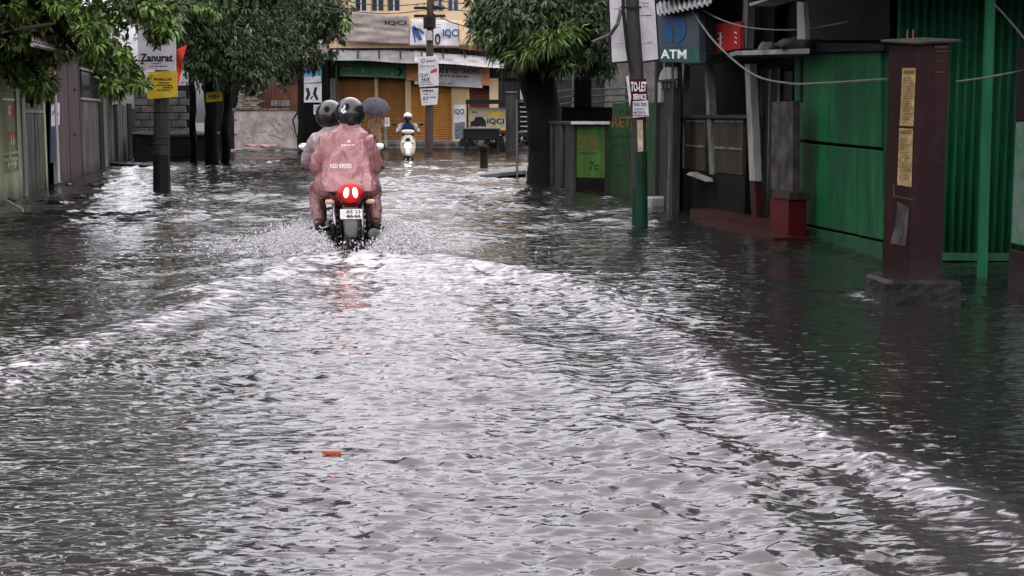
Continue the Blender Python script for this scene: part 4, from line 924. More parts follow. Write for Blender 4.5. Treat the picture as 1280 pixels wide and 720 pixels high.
    w = MB(); w.add([RP.hit(822, 76, .404), RP.hit(874, 78, .404), RP.hit(874, 61, .404), RP.hit(822, 60, .404)], [(0, 1, 2, 3)]); w.build('band', mat('teal sign band', (0.015, 0.05, 0.065), 0.4, (0.02, 0.09, 0.05), 0.5, 2, 0.1, 0), s)
    w = MB(); text_px(w, RP, 826, 62, 858, 73, 'ATM', 0.408, 0.02, 0.6); w.build('lettering', M['whiteink'], s)
    w = MB(); text_px(w, RP, 824, 55.5, 864, 58.5, 'State Bank of India', 0.408, 0.02); w.build('caption', M['blueink'], s)
    s = sign('red_sign', 'red hanging sign with white characters inside the dark shop', 'sign', RP, [(893, 30), (925, 27), (925, 61), (895, 65)], 'redsign', 0.05, 0.12)
    w = MB()
    for k in range(3): stroke_px(w, RP, [(897, 42 + 7 * k), (901, 41 + 7 * k), (900, 46 + 7 * k), (903, 46.5 + 7 * k)], 1.8, 0.127); stroke_px(w, RP, [(918, 40 + 6 * k), (921, 42 + 6 * k)], 1.5, 0.127)
    w.build('lettering', M['whiteink'], s)
    w = MB(); boardpx(w, RP, [(996, 2), (1004, 3), (1007, 49), (996.5, 49)], 0.05, 0.5); o = w.build('white_board', M['white'], loc=RP.hit(1000, 49, .5)); tag(o, 'narrow white board standing on the shop ledge', 'board')
    w = MB(); boardpx(w, RP, [(936, 4), (962, -3), (964, -1), (937, 7.5)], 0.3, 0.5); o = w.build('white_board', M['white'], loc=RP.hit(950, 4, .5)); tag(o, 'short white edge board under the eaves of the dark shop', 'board')
    r2 = random.Random(6)
    for k, (px, py, rx, lab) in enumerate(((1000, 56, 0.24, 'larger mossy tarp bundle on the ledge under the white board'), (962, 62, 0.13, 'small mossy tarp bundle left along the shop ledge'))):
        p = RP.hit(px, py, 0.3); w = MB().ball(p, (rx, 0.2, 0.075), 16, 10); 
        for v in w.v: v += Vector((0, 0, 0.02 * math.sin(v.x * 31 + v.y * 17) + 0.012 * math.sin(v.x * 71)))
        tag(w.build('tarp_bundle', M['mosstarp'], loc=p, smooth=True), lab, 'tarp', 'tarp bundles on the ledge')
    w = MB(); boardpx(w, RP, [(965, 128), (991, 126), (991, 240), (963, 236)], 0.08, 0.35); o = w.build('notice_pillar', M['peel'], loc=RP.hit(976, 239, .3)); tag(o, 'grey board covered with peeling bills standing on the red plinth', 'notice board')
    t = thing('plinth', 'red painted plinth with a pale top next to the green shack', 'plinth', RP.at(976, -0.22, .35))
    w = MB(); w.prism([RP.at(962, -0.22, .4), RP.at(985, -0.22, .4), RP.at(985, zat(RP, 976, 248, .4), .4), RP.at(962, zat(RP, 976, 248, .4), .4)], -n * 0.2); w.build('block', M['red'], t)
    w = MB(); w.prism([RP.at(963.5, zat(RP, 976, 247.6, .4), .42), RP.at(985.5, zat(RP, 976, 247.6, .4), .42), RP.at(985.5, zat(RP, 976, 239, .4), .42), RP.at(963.5, zat(RP, 976, 239, .4), .42)], -n * 0.24); w.build('pale_top', M['dingy'], t)
    # metal gate between shop and green sign wall
    a, b = G(838, 262), G(816, 250); EP = VP((a.x, a.y), (b.x, b.y))
    t = thing('alley_gate', 'black sheet gate with the bright arched opening above painted as a pale panel, beside the dark shop', 'gate', (a + b) / 2)
    w = MB(); rectz(w, EP, 817, 839, -0.22, zat(EP, 828, 112), 0.04); w.build('sheet', M['black'], t)
    for px in (817, 838):
        w = MB(); rectz(w, EP, px - 1.2, px + 1.2, -0.22, zat(EP, px, 70), 0.1, 0.05); w.build('post', M['timber'], t)
    w = MB(); boardpx(w, EP, [(822, 128), (826, 128), (826.5, 110), (843, 110), (843, 84), (830, 84), (825, 92), (822, 105)], 0.04, 0.04); w.build('arch_pale_panel', M['paleboard'], t)  # brightness of the arched opening painted on as a pale panel
    w = MB()
    boardpx(w, EP, [(823, 100), (844, 98), (844, 101), (823, 103)], 0.03, 0.07)
    for k in range(4): boardpx(w, EP, [(827 + 4.4 * k, 110), (829 + 4.4 * k, 110), (829 + 4.4 * k, 101), (827 + 4.4 * k, 101)], 0.02, 0.06)
    w.build('bars', M['black'], t)
    w = MB(); p = G(822, 257); w.rbox((p.x, p.y, 0.03), (0.34, 0.25, 0.2), 0.02, Matrix.Rotation(0.4, 3, 'Z')); tag(w.build('concrete_block', M['paleboard'], loc=p), 'pale concrete block at the foot of the black gate', 'block')
    # green sign wall
    a, b = G(757, 240), G(814, 247); GP = VP((a.x, a.y), (b.x, b.y))
    t = thing('sign_wall', 'dark green sign wall with faded lettering behind the right pole', 'wall', (a + b) / 2)
    w = MB(); rectz(w, GP, 757, 816, -0.22, zat(GP, 770, 152), 0.12); w.build('wall_panel', M['walgreen'], t)
    w = MB(); rectz(w, GP, 764, 816, zat(GP, 770, 151.6), zat(GP, 770, 129), 0.08, -0.01); w.build('top_panel', M['walgreen'], t)
    w = MB(); text_px(w, GP, 765, 146, 811, 159.5, 'RETAIL', 0.006, 0.03); w.build('heading', M['brownink'], t)
    w = MB(); text_px(w, GP, 771, 134.5, 800, 140.5, 'Auto', 0.006, 0.02); text_px(w, GP, 761, 166, 806, 171.5, 'Batteries', 0.006); text_px(w, GP, 760, 178, 808, 186, 'Work & Tyre', 0.006, 0.02); text_px(w, GP, 765, 190, 805, 199, 'P & K B', 0.006, 0.02); text_px(w, GP, 760, 203, 806, 208, 'contact', 0.006, 0.02); w.build('lettering', M['greenink'], t)
    # green kiosk box
    a, b = G(718, 239), G(757, 240); c = G(690, 231); d = Vector((c.x, c.y, 0)) - Vector((a.x, a.y, 0))
    t = thing('kiosk', 'small dark kiosk with a lime green lettered front and a white edged lid', 'kiosk', (a + b) / 2)
    KF = VP((a.x, a.y), (b.x, b.y)); zt = zat(KF, 738, 156)
    w = MB(); w.prism([a + Vector((0, 0.03, -0.22)), b + Vector((0, 0.03, -0.22)), Vector((b.x, b.y + 0.03, zt)), Vector((a.x, a.y + 0.03, zt))], d); w.build('body', M['black'], t)
    w = MB(); rectz(w, KF, 720, 755, zat(KF, 738, 222), zat(KF, 738, 157), 0.03, 0.0); w.build('front_panel', M['signgreen'], t)
    w = MB(); rectz(w, KF, 718, 757, -0.22, zat(KF, 738, 222.4), 0.03, 0.0); w.build('kick_panel', M['nearblack'], t)
    for px in (718, 757):
        w = MB(); rectz(w, KF, px - 1.4, px + 1.4, -0.22, zt, 0.05, 0.02); w.build('corner_post', M['timber'], t)
    w = MB(); text_px(w, KF, 723.5, 170.5, 747, 185.5, 'ETLR', 0.006, 0.035); w.build('lettering', M['brownink'], t)
    w = MB(); text_px(w, KF, 736, 202, 748, 213, '7c', 0.006, 0.03); marks_px(w, KF, 723, 190, 745, 194, 1, 0.006, 4); w.build('figures', M['greenink'], t)
    w = MB(); w.prism([a + Vector((-.06, -.12, zt + .002)), b + Vector((.05, -.12, zt + .002)), b + d + Vector((.05, .1, zt + .002)), a + d + Vector((-.06, .1, zt + .002))], (0, 0, 0.05)); w.build('lid', M['black'], t)
    w = MB(); w.prism([a + Vector((-.07, -.14, zt + .01)), b + Vector((.06, -.14, zt + .01)), b + Vector((.06, -.125, zt + .01)), a + Vector((-.07, -.125, zt + .01))], (0, 0, 0.05)); w.build('lid_edge', M['white'], t)
    p, q = a + d * 0.05, a + d * 0.95
    for r_ in (0.5, 0.97):
        p = a + d * r_; MB().box((p.x - 0.02, p.y, zt / 2 - 0.1), (0.05, 0.08, zt + 0.2)).build('side_post', M['greyboard'], t)
    # dark yard wall, pillar and rails behind the kiosk
    Y = 31.0; YP = VP((-2, Y), (4, Y)); zt = zat(YP, 730, 134)
    t = thing('yard_wall', 'black yard wall with a square pillar and pale rails behind the kiosk', 'wall', YP.at(730, -0.22))
    w = MB(); rectz(w, YP, 692, 812, -0.22, zt, 0.2); w.build('lower_wall', M['nearblack'], t)
    w = MB(); rectz(w, YP, 717, 738, zt, zat(YP, 728, 95), 0.35, 0.1); w.build('pillar', M['nearblack'], t)
    for yy in (112, 120, 128):
        w = MB().tube([YP.hit(697, yy + 3), YP.hit(717, yy)], 0.025, 6); w.build('rail', M['paleboard'], t); w = MB().tube([YP.hit(739, yy), YP.hit(790, yy - 2)], 0.025, 6); w.build('rail', M['paleboard'], t)
right_side()

def right_pole():
    c = G(800, 283); Y = c.y
    t = thing('utility_pole', 'right utility pole with a green painted foot and big white boards at its top', 'utility pole', (c.x, Y, -0.25))
    MB().tube([(c.x, Y, -0.25), P(798, 130, Y), P(790, 0, Y), P(783, -140, Y)], [0.092, 0.085, 0.074, 0.066], 14).build('shaft', M['pole'], t)
    MB().tube([(c.x, Y, -0.05), P(799.2, 190, Y)], [0.095, 0.0915], 14).build('green_band', mat('worn dark green paint', (0.012, 0.045, 0.025), 0.5, (0.008, 0.018, 0.014), 0.5, 5, 0.3, 0.2, streak=True), t)
    PL = VP((-3, Y - 0.1), (5, Y - 0.1))
    w = MB(); boardpx(w, PL, [(796, 150), (803.5, 150), (804, 189), (797.5, 190)], 0.004, 0.002); w.build('paper_strip', M['paper'], t)
    for py in (9, 10.5): pass
    q = P(790, 10, Y); MB().box((q.x - 0.02, q.y - 0.085, q.z), (0.24, 0.02, 0.025)).build('strap', M['black'], t)
    s = sign('to_let_sign', 'red TO-LET paper sign wrapped on the right pole', 'sign', PL, [(787, 99), (808, 98), (811.5, 146), (790, 147.5)], 'red', 0.006, 0.01)
    w = MB(); w.prism([PL.hit(791, 147, .017), PL.hit(811, 145.5, .017), PL.hit(810, 125.5, .017), PL.hit(791, 126.5, .017)], PL.n * 0.002); w.build('white_panel', M['signwhite'], s)
    w = MB(); w.prism([PL.hit(782.5, 96, .018), PL.hit(785.5, 94, .018), PL.hit(789, 122, .018), PL.hit(787, 134, .018)], PL.n * 0.003); w.build('torn_edge', M['signwhite'], s)
    w = MB(); text_px(w, PL, 788.5, 102, 808, 114.5, 'TO-LET', 0.018, 0.03); text_px(w, PL, 791.5, 117.5, 808, 124.5, 'SERVICE', 0.018, 0.03); w.build('lettering', M['whiteink'], s)
    w = MB(); text_px(w, PL, 792, 128, 808.5, 133, '9435 7030', 0.022, 0.03); marks_px(w, PL, 792, 135.5, 808, 138, 1, 0.022, 5); text_px(w, PL, 792, 139, 807, 142, 'MOBILE', 0.022, 0.02); w.build('numbers', M['blueink'], s)
    w = MB(); marks_px(w, PL, 791.5, 143, 810, 145.5, 1, 0.022, 7, 0.9); w.build('red_line', M['redink'], s)
    BPn = VP((-3, Y - 0.02), (5, Y - 0.02))
    for lab, q, off, sd in (('left white board of the pair on the right pole, with a black frame', [(757, -60), (783, -60), (786.5, 78), (763, 80)], -0.1, 1), ('right white board of the pair on the right pole, with a black frame', [(795, -60), (816.5, -60), (825, 76), (799, 79)], -0.1, 2)):
        s = sign('pole_board', lab, 'sign', BPn, q, 'black', 0.04, off, 'white boards on the right pole')
        i = 2.2; w = MB(); w.prism([BPn.hit(*p, off + .004) for p in ((q[0][0] + i, q[0][1] + i), (q[1][0] - i, q[1][1] + i), (q[2][0] - i, q[2][1] - i), (q[3][0] + i, q[3][1] - i))], BPn.n * 0.006); w.build('face', M['signwhite'], s)
        w = MB(); 
        if sd == 2: marks_px(w, BPn, 801, 18, 815, 24, 1, off + .014, 4, 0.3); stroke_px(w, BPn, [(803, 56), (815, 52), (810, 54), (816, 55)], 0.6, off + .014); marks_px(w, BPn, 802, 3, 812, 12, 2, off + .014, 9, 0.3)
        else: marks_px(w, BPn, 768, 54, 780, 62, 2, off + .014, 4, 0.2); marks_px(w, BPn, 765, 10, 778, 16, 1, off + .014, 2, 0.25)
        w.build('lettering', M['greyboard'], s)
    # thin black service pipe up the pole
    w = MB().tube([P(779, -60, Y - .12), P(779, 12, Y - .12), P(784, 60, Y - .12), P(789, 92, Y - .12)], 0.02, 6); w.build('service_pipe', M['black'], t)
    # branch like bracket
    w = MB().tube([P(776, 12, Y - .13), P(772, 30, Y - .13), P(763, 43, Y), P(742, 52, Y + .4)], 0.022, 6); w.build('bracket', M['wire'], t)
right_pole()

# cables
def cable(pts, r, label, m='wire', n=24):
    P_ = [Vector(p) for p in pts]; out = []
    for i in range(n + 1):
        u = i / n * (len(P_) - 1); k = min(int(u), len(P_) - 2); f = u - k
        p0, p1, p2, p3 = P_[max(k - 1, 0)], P_[k], P_[k + 1], P_[min(k + 2, len(P_) - 1)]
        out.append(0.5 * ((2 * p1) + (p2 - p0) * f + (2 * p0 - 5 * p1 + 4 * p2 - p3) * f * f + (3 * p1 - p0 - 3 * p2 + p3) * f ** 3))
    o = MB().tube(out, r, 6).build('cable', M[m], loc=out[0]); tag(o, label, 'cable', 'overhead cables'); return o
cable([P(862, 8, 18.4), P(893, 52, 17.4), P(940, 92, 16), P(985, 104, 14.9), P(1025, 104, 14), P(1108, 99, 12)], 0.012, 'thick grey cable sagging from the awning to the green shack')
cable([P(868, 6, 18.4), P(900, 24, 17.5), P(940, 35, 16.4), P(1000, 37, 15.2), P(1060, 27, 14)], 0.009, 'thin grey cable sagging behind the white board on the ledge')
cable([P(1195, 102, 10.3), P(1236, 96, 10.5), P(1300, 84, 10.8)], 0.007, 'cable from the maroon pillar across the green post')
cable([P(1240, 2, 11.5), P(1262, 26, 11.3), P(1290, 60, 11)], 0.007, 'cable dropping from the green post to the right edge')
for k, (y0, y1, lab) in enumerate(((6, 14, 'upper black cable from the centre pole across the white banner'), (16, 40, 'lower black cable from the centre pole across the yellow banner'), (-2, 4, 'topmost black cable running right from the centre pole'))):
    cable([P(539, y0, YC), P(575, (y0 + y1) / 2 + 3, YC - 2), P(640, y1, YC - 6), P(760, y1 - 40, YC - 16)], 0.018, lab, 'darkwire')
for k, (y0, y1, lab) in enumerate(((4, 2, 'upper black cable from the centre pole to the left trees'), (12, 14, 'lower black cable from the centre pole to the left trees'))):
    cable([P(536, y0, YC), P(480, (y0 + y1) / 2 + 4, YC - 3), P(400, y1 - 6, YC - 8), P(300, y1 - 30, YC - 14)], 0.016, lab, 'darkwire')
# ------------------------------------------------------------------ trees
def crown_mesh(name, clumps, twigs_per, per_twig, ln, wd, m, parent, seed, droop=0.55, spread=1.0):
    """clumps: (centre, (rx, ry, rz), weight). Rosettes of folded drooping leaves through the crown's volume."""
    g = np.random.default_rng(seed); C_, D_ = [], []
    for c, r, wgt in clumps:
        n = max(3, int(twigs_per * wgt)); d = g.normal(size=(n, 3)); d /= np.linalg.norm(d, axis=1)[:, None]
        rad = g.random(n) ** 0.45
        sub = g.normal(size=(max(2, n // 14), 3)); sub /= np.linalg.norm(sub, axis=1)[:, None]      # lumpy: pull twigs to sub-clumps
        k = g.integers(0, len(sub), n); d = d * 0.62 + sub[k] * 0.55
        C_.append(np.array(c)[None] + d * rad[:, None] * np.array(r)[None]); D_.append(d)
    C_ = np.concatenate(C_); D_ = np.concatenate(D_); n = len(C_)
    per = per_twig
    base = np.repeat(C_, per, 0); od = np.repeat(D_, per, 0); N = len(base)
    a = g.normal(size=(N, 3)) * spread + od * 0.6; a[:, 2] -= droop; a /= np.linalg.norm(a, axis=1)[:, None]
    side = np.cross(a, g.normal(size=(N, 3)) * 0.5 + np.array([0, 0, 1.0])); side /= np.maximum(np.linalg.norm(side, axis=1), 1e-6)[:, None]
    up = np.cross(side, a)
    L = ln * g.uniform(0.6, 1.25, N)[:, None]; W = wd * g.uniform(0.7, 1.2, N)[:, None]
    base = base + a * 0.04 + g.normal(size=(N, 3)) * 0.015
    bend = np.zeros((N, 3)); bend[:, 2] = -1
    v0 = base; vm = base + a * L * 0.5 + up * W * 0.05; vl = base + a * L * 0.42 + side * W * 0.5 + up * W * 0.22; vr = base + a * L * 0.42 - side * W * 0.5 + up * W * 0.22; vt = base + a * L + bend * L * 0.22
    V = np.stack([v0, vl, vm, vr, vt], 1).reshape(-1, 3)
    o0 = np.array(origin_of(parent)); V = V - o0[None]
    b = (np.arange(N) * 5)[:, None]
    F = np.concatenate([b + np.array([[0, 2, 1]]), b + np.array([[0, 3, 2]]), b + np.array([[1, 2, 4]]), b + np.array([[2, 3, 4]])], 0)
    return tri_mesh(name, V, F, m, parent)
def trunk_mb(pts, rad, seed=0, n=12):
    w = MB().tube(pts, rad, n); r2 = random.Random(seed)
    ph = [r2.uniform(0, 6.3) for _ in range(6)]
    for v in w.v:
        v.x += 0.018 * math.sin(v.z * 5 + ph[0]) + 0.012 * math.sin(v.z * 13 + v.y * 40 + ph[1]); v.y += 0.018 * math.sin(v.z * 6 + ph[2])
    return w
def densify(pts, rad, k=5):
    P_, R_ = [], []
    for i in range(len(pts) - 1):
        for j in range(k):
            f = j / k; P_.append(Vector(pts[i]).lerp(Vector(pts[i + 1]), f)); R_.append(rad[i] * (1 - f) + rad[i + 1] * f)
    P_.append(Vector(pts[-1])); R_.append(rad[-1]); return P_, R_
def limbs(parent, start, targets, r0, seed):
    r2 = random.Random(seed)
    for tg in targets:
        tg = Vector(tg); mid = start.lerp(tg, 0.5) + Vector((r2.uniform(-.25, .25), r2.uniform(-.25, .25), r2.uniform(0.05, .4)))
        p, r = densify([start, mid, tg], [r0, r0 * 0.6, r0 * 0.18], 5); MB().tube(p, r, 7).build('limb', M['bark'], parent, smooth=True)
def cl(px, py, d, rx, rz, ry=None, wgt=1.0):
    k = d / FPX; return (P(px, py, d), (rx * k, (ry if ry is not None else rx * 0.8 * k), rz * k), wgt)

def trees():
    # ---- right mango tree with the thick leaning trunk
    b = G(680, 229); b.z = -0.25
    t = thing('mango_tree', 'mango tree with a thick black leaning trunk at the right of the road', 'tree', b)
    p, r = densify([b + Vector((0, 0.2, 0)), P(683, 190, 28.1), P(679, 140, 28.2), P(670, 88, 28.4), P(668, 40, 28.6)], [0.40, 0.335, 0.335, 0.37, 0.30], 6)
    trunk_mb(p, r, 1, 14).build('trunk', M['bark'], t, smooth=True)
    st_ = P(669, 60, 28.5)
    C1 = [cl(672, 18, 27.6, 66, 42, 1.4, 1.0), cl(615, 10, 28.4, 36, 40, 1.0, .6), cl(730, 30, 28.2, 42, 55, 1.2, .85), cl(700, 62, 27.4, 34, 26, .8, .4), cl(640, 55, 27.6, 34, 30, .8, .45), cl(745, 70, 28.6, 26, 28, .8, .3), cl(598, 30, 28.2, 16, 22, .6, .14), cl(690, -50, 29, 100, 55, 2.2, 1.1), cl(640, -110, 30, 110, 60, 2.4, 1.0), cl(740, -120, 30, 110, 70, 2.4, 1.1), cl(690, -190, 30.5, 100, 60, 2.2, .8)]
    limbs(t, st_, [c[0] for c in C1], 0.15, 3)
    crown_mesh('crown', C1, 430, 11, 0.185, 0.05, M['leafdark'], t, 5, 0.5, 1.25)
    crown_mesh('young_leaves', [cl(688, 50, 26.7, 30, 12, .35, 1), cl(660, 66, 26.9, 18, 10, .3, .4), cl(712, 42, 26.8, 16, 10, .3, .3), cl(600, 42, 27.4, 10, 6, .3, .12)], 60, 11, 0.23, 0.045, M['leaf'], t, 6, 0.8)
    crown_mesh('lime_leaves', [cl(690, 48, 26.5, 26, 10, .3, 1), cl(664, 60, 26.6, 14, 8, .25, .5)], 16, 6, 0.2, 0.04, M['leafyoung'], t, 8, 0.6, 1.2)
    # ---- left trees with several trunks
    def small_tree(label, px, py, pts, rad, clumps, seed, tw, ln=0.15, wd=0.055, m='leafdark', young=None, group='dark trees at the left of the road'):
        b = G(px, py); b.z = -0.25
        t = thing('roadside_tree', label, 'tree', b, group)
        q, r = densify([b] + [P(*a) for a in pts], rad, 6); tw = int(tw * 1.5); trunk_mb(q, r, seed).build('trunk', M['bark'], t, smooth=True)
        limbs(t, P(*pts[-1]), [c[0] for c in clumps], rad[-1] * 0.8, seed)
        crown_mesh('crown', clumps, tw, 10, ln, wd, M[m], t, seed)
        if young: crown_mesh('young_leaves', young, 45, 9, ln, wd, M['leafyoung'], t, seed + 50, 0.6)
        return t
    small_tree('thickest left trunk with a dense dark crown, carrying a small yellow plate', 264, 205, [(264, 150, 38), (262, 95, 38), (266, 40, 38)], [0.2, 0.17, 0.16, 0.12],
               [cl(270, 40, 37, 60, 50, 1.3, 1.0), cl(300, 75, 37.4, 45, 34, 1.1, .7), cl(250, 85, 36.6, 26, 26, .8, .35), cl(235, 20, 36, 40, 40, 1.2, .7), cl(280, -50, 38, 90, 50, 2, 1.0), cl(250, -130, 38.5, 100, 60, 2.2, 1.0), cl(300, -210, 39, 90, 60, 2.2, .8)], 21, 300, young=[cl(262, 10, 35.2, 16, 10, .4, 1)])
    small_tree('forked dark left trunk just right of the thickest one', 281, 203, [(282, 160, 38.6), (284, 110, 38.8), (300, 60, 39)], [0.13, 0.11, 0.1, 0.07],
               [cl(335, 50, 38.8, 42, 44, 1.2, .8), cl(320, 95, 38.8, 24, 22, .7, .25), cl(350, -30, 39.5, 70, 50, 1.8, .8), cl(352, -110, 40, 70, 50, 1.8, .7)], 22, 300)
    small_tree('slim dark left trunk behind the signs of the near pole', 242, 203, [(241, 150, 39), (240, 80, 39), (236, 20, 39)], [0.1, 0.09, 0.08, 0.06],
               [cl(222, 60, 39.5, 26, 30, .8, .4), cl(230, -10, 39.6, 46, 34, 1.2, .6), cl(200, 30, 40, 36, 50, 1.2, .6), cl(195, -80, 41, 80, 60, 2, .8)], 23, 300)
    b = G(376, 188); t = thing('roadside_tree', 'thin straight dark trunk in front of the graffiti wall', 'tree', (b.x, b.y, -0.25), 'dark trees at the left of the road')
    q, r = densify([(b.x, b.y, -0.25), P(376, 130, b.y), P(374, 70, b.y), P(372, 10, b.y)], [0.13, 0.11, 0.1, 0.07], 6); trunk_mb(q, r, 9).build('trunk', M['bark'], t, smooth=True)
    q, r = densify([P(372, 140, b.y - .3), P(366, 150, b.y - .3), P(371, 172, b.y - .3)], [0.03, 0.03, 0.02], 4); MB().tube(q, r, 6).build('hanging_root', M['bark'], t)
    c3 = [cl(385, 30, 48, 46, 50, 1.6, 1.0), cl(415, 20, 47.5, 26, 30, 1.0, .45), cl(362, 75, 48, 26, 22, .9, .35), cl(352, 95, 48.2, 12, 14, .5, .1), cl(395, 78, 47.8, 14, 12, .5, .12), cl(380, -40, 49, 60, 45, 2, .8), cl(390, -110, 50, 66, 50, 2.2, .8)]
    limbs(t, P(372, 30, b.y), [c[0] for c in c3], 0.06, 4); crown_mesh('crown', c3, 430, 10, 0.19, 0.065, M['leafdark'], t, 31)
    crown_mesh('pale_leaves', [cl(428, 26, 46.8, 10, 12, .4, 1)], 14, 9, 0.26, 0.08, M['leaf'], t, 33)
    # ---- near left tree whose boughs hang in over the gate
    b = Vector((-9.3, 18.6, -0.25)); t = thing('mango_tree', 'leafy mango tree whose boughs hang over the olive gate and the left signs', 'tree', b)
    q, r = densify([b, (-9.1, 18.7, 1.5), (-8.9, 19, 3.2), (-8.4, 19.4, 4.6)], [0.34, 0.28, 0.26, 0.2], 6); trunk_mb(q, r, 4, 14).build('trunk', M['bark'], t, smooth=True)
    C4 = [cl(30, 30, 21, 60, 44, .9, 1.0), cl(110, 22, 21.4, 60, 26, .9, .8), cl(180, 12, 21.8, 50, 22, .8, .6), cl(20, 90, 21.0, 34, 22, .5, .35), cl(52, 104, 20.8, 18, 20, .4, .2), cl(60, 60, 21.4, 30, 24, .6, .3), cl(128, 62, 21.2, 26, 24, .5, .32), cl(160, 85, 21.4, 20, 20, .45, .24), cl(175, 104, 21.6, 12, 10, .3, .1), cl(140, 112, 21.4, 14, 8, .3, .1), cl(195, 40, 21.9, 16, 14, .4, .14), cl(212, 22, 21.8, 16, 14, .4, .14), cl(-40, 20, 20.5, 70, 80, 1.2, .8), cl(40, -60, 21, 120, 50, 1.6, 1.1), cl(150, -60, 22, 90, 50, 1.6, .9), cl(60, -140, 21, 130, 60, 2, 1.1), cl(-60, -100, 20, 100, 80, 2, .9), cl(180, -140, 22.5, 90, 60, 2, .8), cl(90, -220, 22, 130, 60, 2, .9), cl(190, -230, 22.5, 90, 60, 2, .9), cl(120, -320, 22.5, 130, 70, 2.2, 1), cl(0, -300, 22, 120, 80, 2.2, 1), cl(220, -340, 23, 90, 80, 2.2, .9), cl(100, -440, 23, 130, 70, 2.2, .9)]
    limbs(t, Vector((-8.4, 19.4, 4.6)), [c[0] for c in C4], 0.12, 5)
    crown_mesh('crown', C4, 330, 10, 0.125, 0.05, M['leaf'], t, 41, 0.45, 1.5)
    crown_mesh('young_leaves', [cl(66, 4, 20.2, 14, 8, .3, .6), cl(104, 36, 20.4, 9, 9, .15, .5), cl(155, 66, 20.5, 9, 9, .15, .55), cl(140, 104, 20.8, 14, 7, .25, .35), cl(176, 108, 20.9, 9, 7, .2, .3), cl(190, 8, 20.9, 26, 10, .4, .6), cl(120, 52, 20.6, 10, 8, .2, .3), cl(212, 38, 21.2, 8, 8, .2, .3), cl(20, 10, 20.3, 20, 10, .3, .3), cl(90, 12, 20.5, 18, 8, .3, .3)], 26, 9, 0.12, 0.05, M['leafyoung'], t, 43, 0.5, 1.5)
    # ---- trees behind the frontages: they shade the lane and stand behind its roofs
    def back_tree(label, x, y, h, rr_, seed, tw=420, ln=0.5, wd=0.2):
        b = Vector((x, y, -0.25)); t = thing('roadside_tree', label, 'tree', b, 'tall trees behind the roadside roofs')
        q, r = densify([b, b + Vector((0.1, 0, h * 0.35)), b + Vector((-0.1, 0.2, h * 0.62))], [0.34, 0.27, 0.18], 6); trunk_mb(q, r, seed).build('trunk', M['bark'], t, smooth=True)
        r2 = random.Random(seed); cs = []
        for k in range(9):
            a = k * 2.4; cs.append((b + Vector((math.cos(a) * rr_ * 0.6 * (0.4 + 0.6 * r2.random()), math.sin(a) * rr_ * 0.6 * (0.4 + 0.6 * r2.random()), h * (0.52 + 0.40 * k / 8))), (rr_ * 0.62, rr_ * 0.62, h * 0.16), 1.0))
        limbs(t, b + Vector((-0.1, 0.2, h * 0.6)), [c[0] for c in cs[:6]], 0.14, seed); crown_mesh('crown', cs, tw // 3, 9, ln, wd, M['leafdark'], t, seed)
    back_tree('tall dark tree behind the left fence and roofs', -14.5, 34, 10.5, 4.0, 61)
    back_tree('tall dark tree rising behind the rusty shed', -11.5, 62, 10.5, 4.2, 62)
    back_tree('tall dark tree behind the roadside house roof', -14.0, 24, 10.5, 4.0, 63)
    back_tree('tall dark tree behind the green shack roof', 8.4, 20.5, 9.0, 3.2, 64)
    back_tree('tall dark tree behind the dark shop and the right pole', 7.0, 28, 9.0, 3.2, 65)
    back_tree('tall dark tree over the yard right of the green shack', 8.2, 13.0, 10.0, 3.8, 66)
    back_tree('tall tree behind the yard wall at the right of the far shops', 5.2, 44, 10.0, 4.0, 67)
    # unseen trees added to block sky light and darken the water's reflections
    def shade_tree(label, b, tip, cs, seed, tw=150):
        b = Vector(b); t = thing('shade_tree', label, 'tree', b, 'unseen trees added to shade the flood')
        tip = Vector(tip); q, r = densify([b, b.lerp(tip, 0.35) + Vector((0.15, 0, 0.4)), tip], [0.36, 0.28, 0.2], 6); trunk_mb(q, r, seed).build('trunk', M['bark'], t, smooth=True)
        cs = [(Vector(c), rr__, 1.0) for c, rr__ in cs]; limbs(t, tip, [c[0] for c in cs], 0.12, seed); crown_mesh('crown', cs, tw, 9, 0.34, 0.14, M['leafdark'], t, seed)
    shade_tree('unseen broad tree added to shade the maroon pillar from the right', (7.4, 8.6, -0.25), (5.8, 9.0, 3.6), [((5.0, 7.4, 4.6), (1.4, 1.4, .7)), ((4.6, 10.0, 4.6), (1.5, 1.5, .7)), ((6.4, 9.0, 5.0), (1.5, 1.6, .8)), ((5.4, 5.4, 4.8), (1.5, 1.6, .7)), ((4.4, 8.8, 5.6), (1.9, 1.9, .8)), ((6.2, 7.0, 6.0), (1.8, 1.8, .8)), ((5.2, 9.4, 6.8), (1.9, 1.9, .8))], 71, 70)
    shade_tree('unseen broad tree added behind the dark shop to shade the right bank', (6.6, 17.2, -0.25), (5.6, 17.2, 4.4), [((5.2, 16.2, 5.0), (1.3, 1.5, .7)), ((5.2, 17.6, 5.6), (1.6, 1.7, .8)), ((5.6, 19.2, 5.6), (1.6, 1.6, .8)), ((5.6, 14.6, 5.6), (1.6, 1.6, .8)), ((6.2, 16.6, 6.8), (2.0, 2.0, .9)), ((7.0, 18.0, 7.2), (2.0, 2.0, .9))], 72, 260)
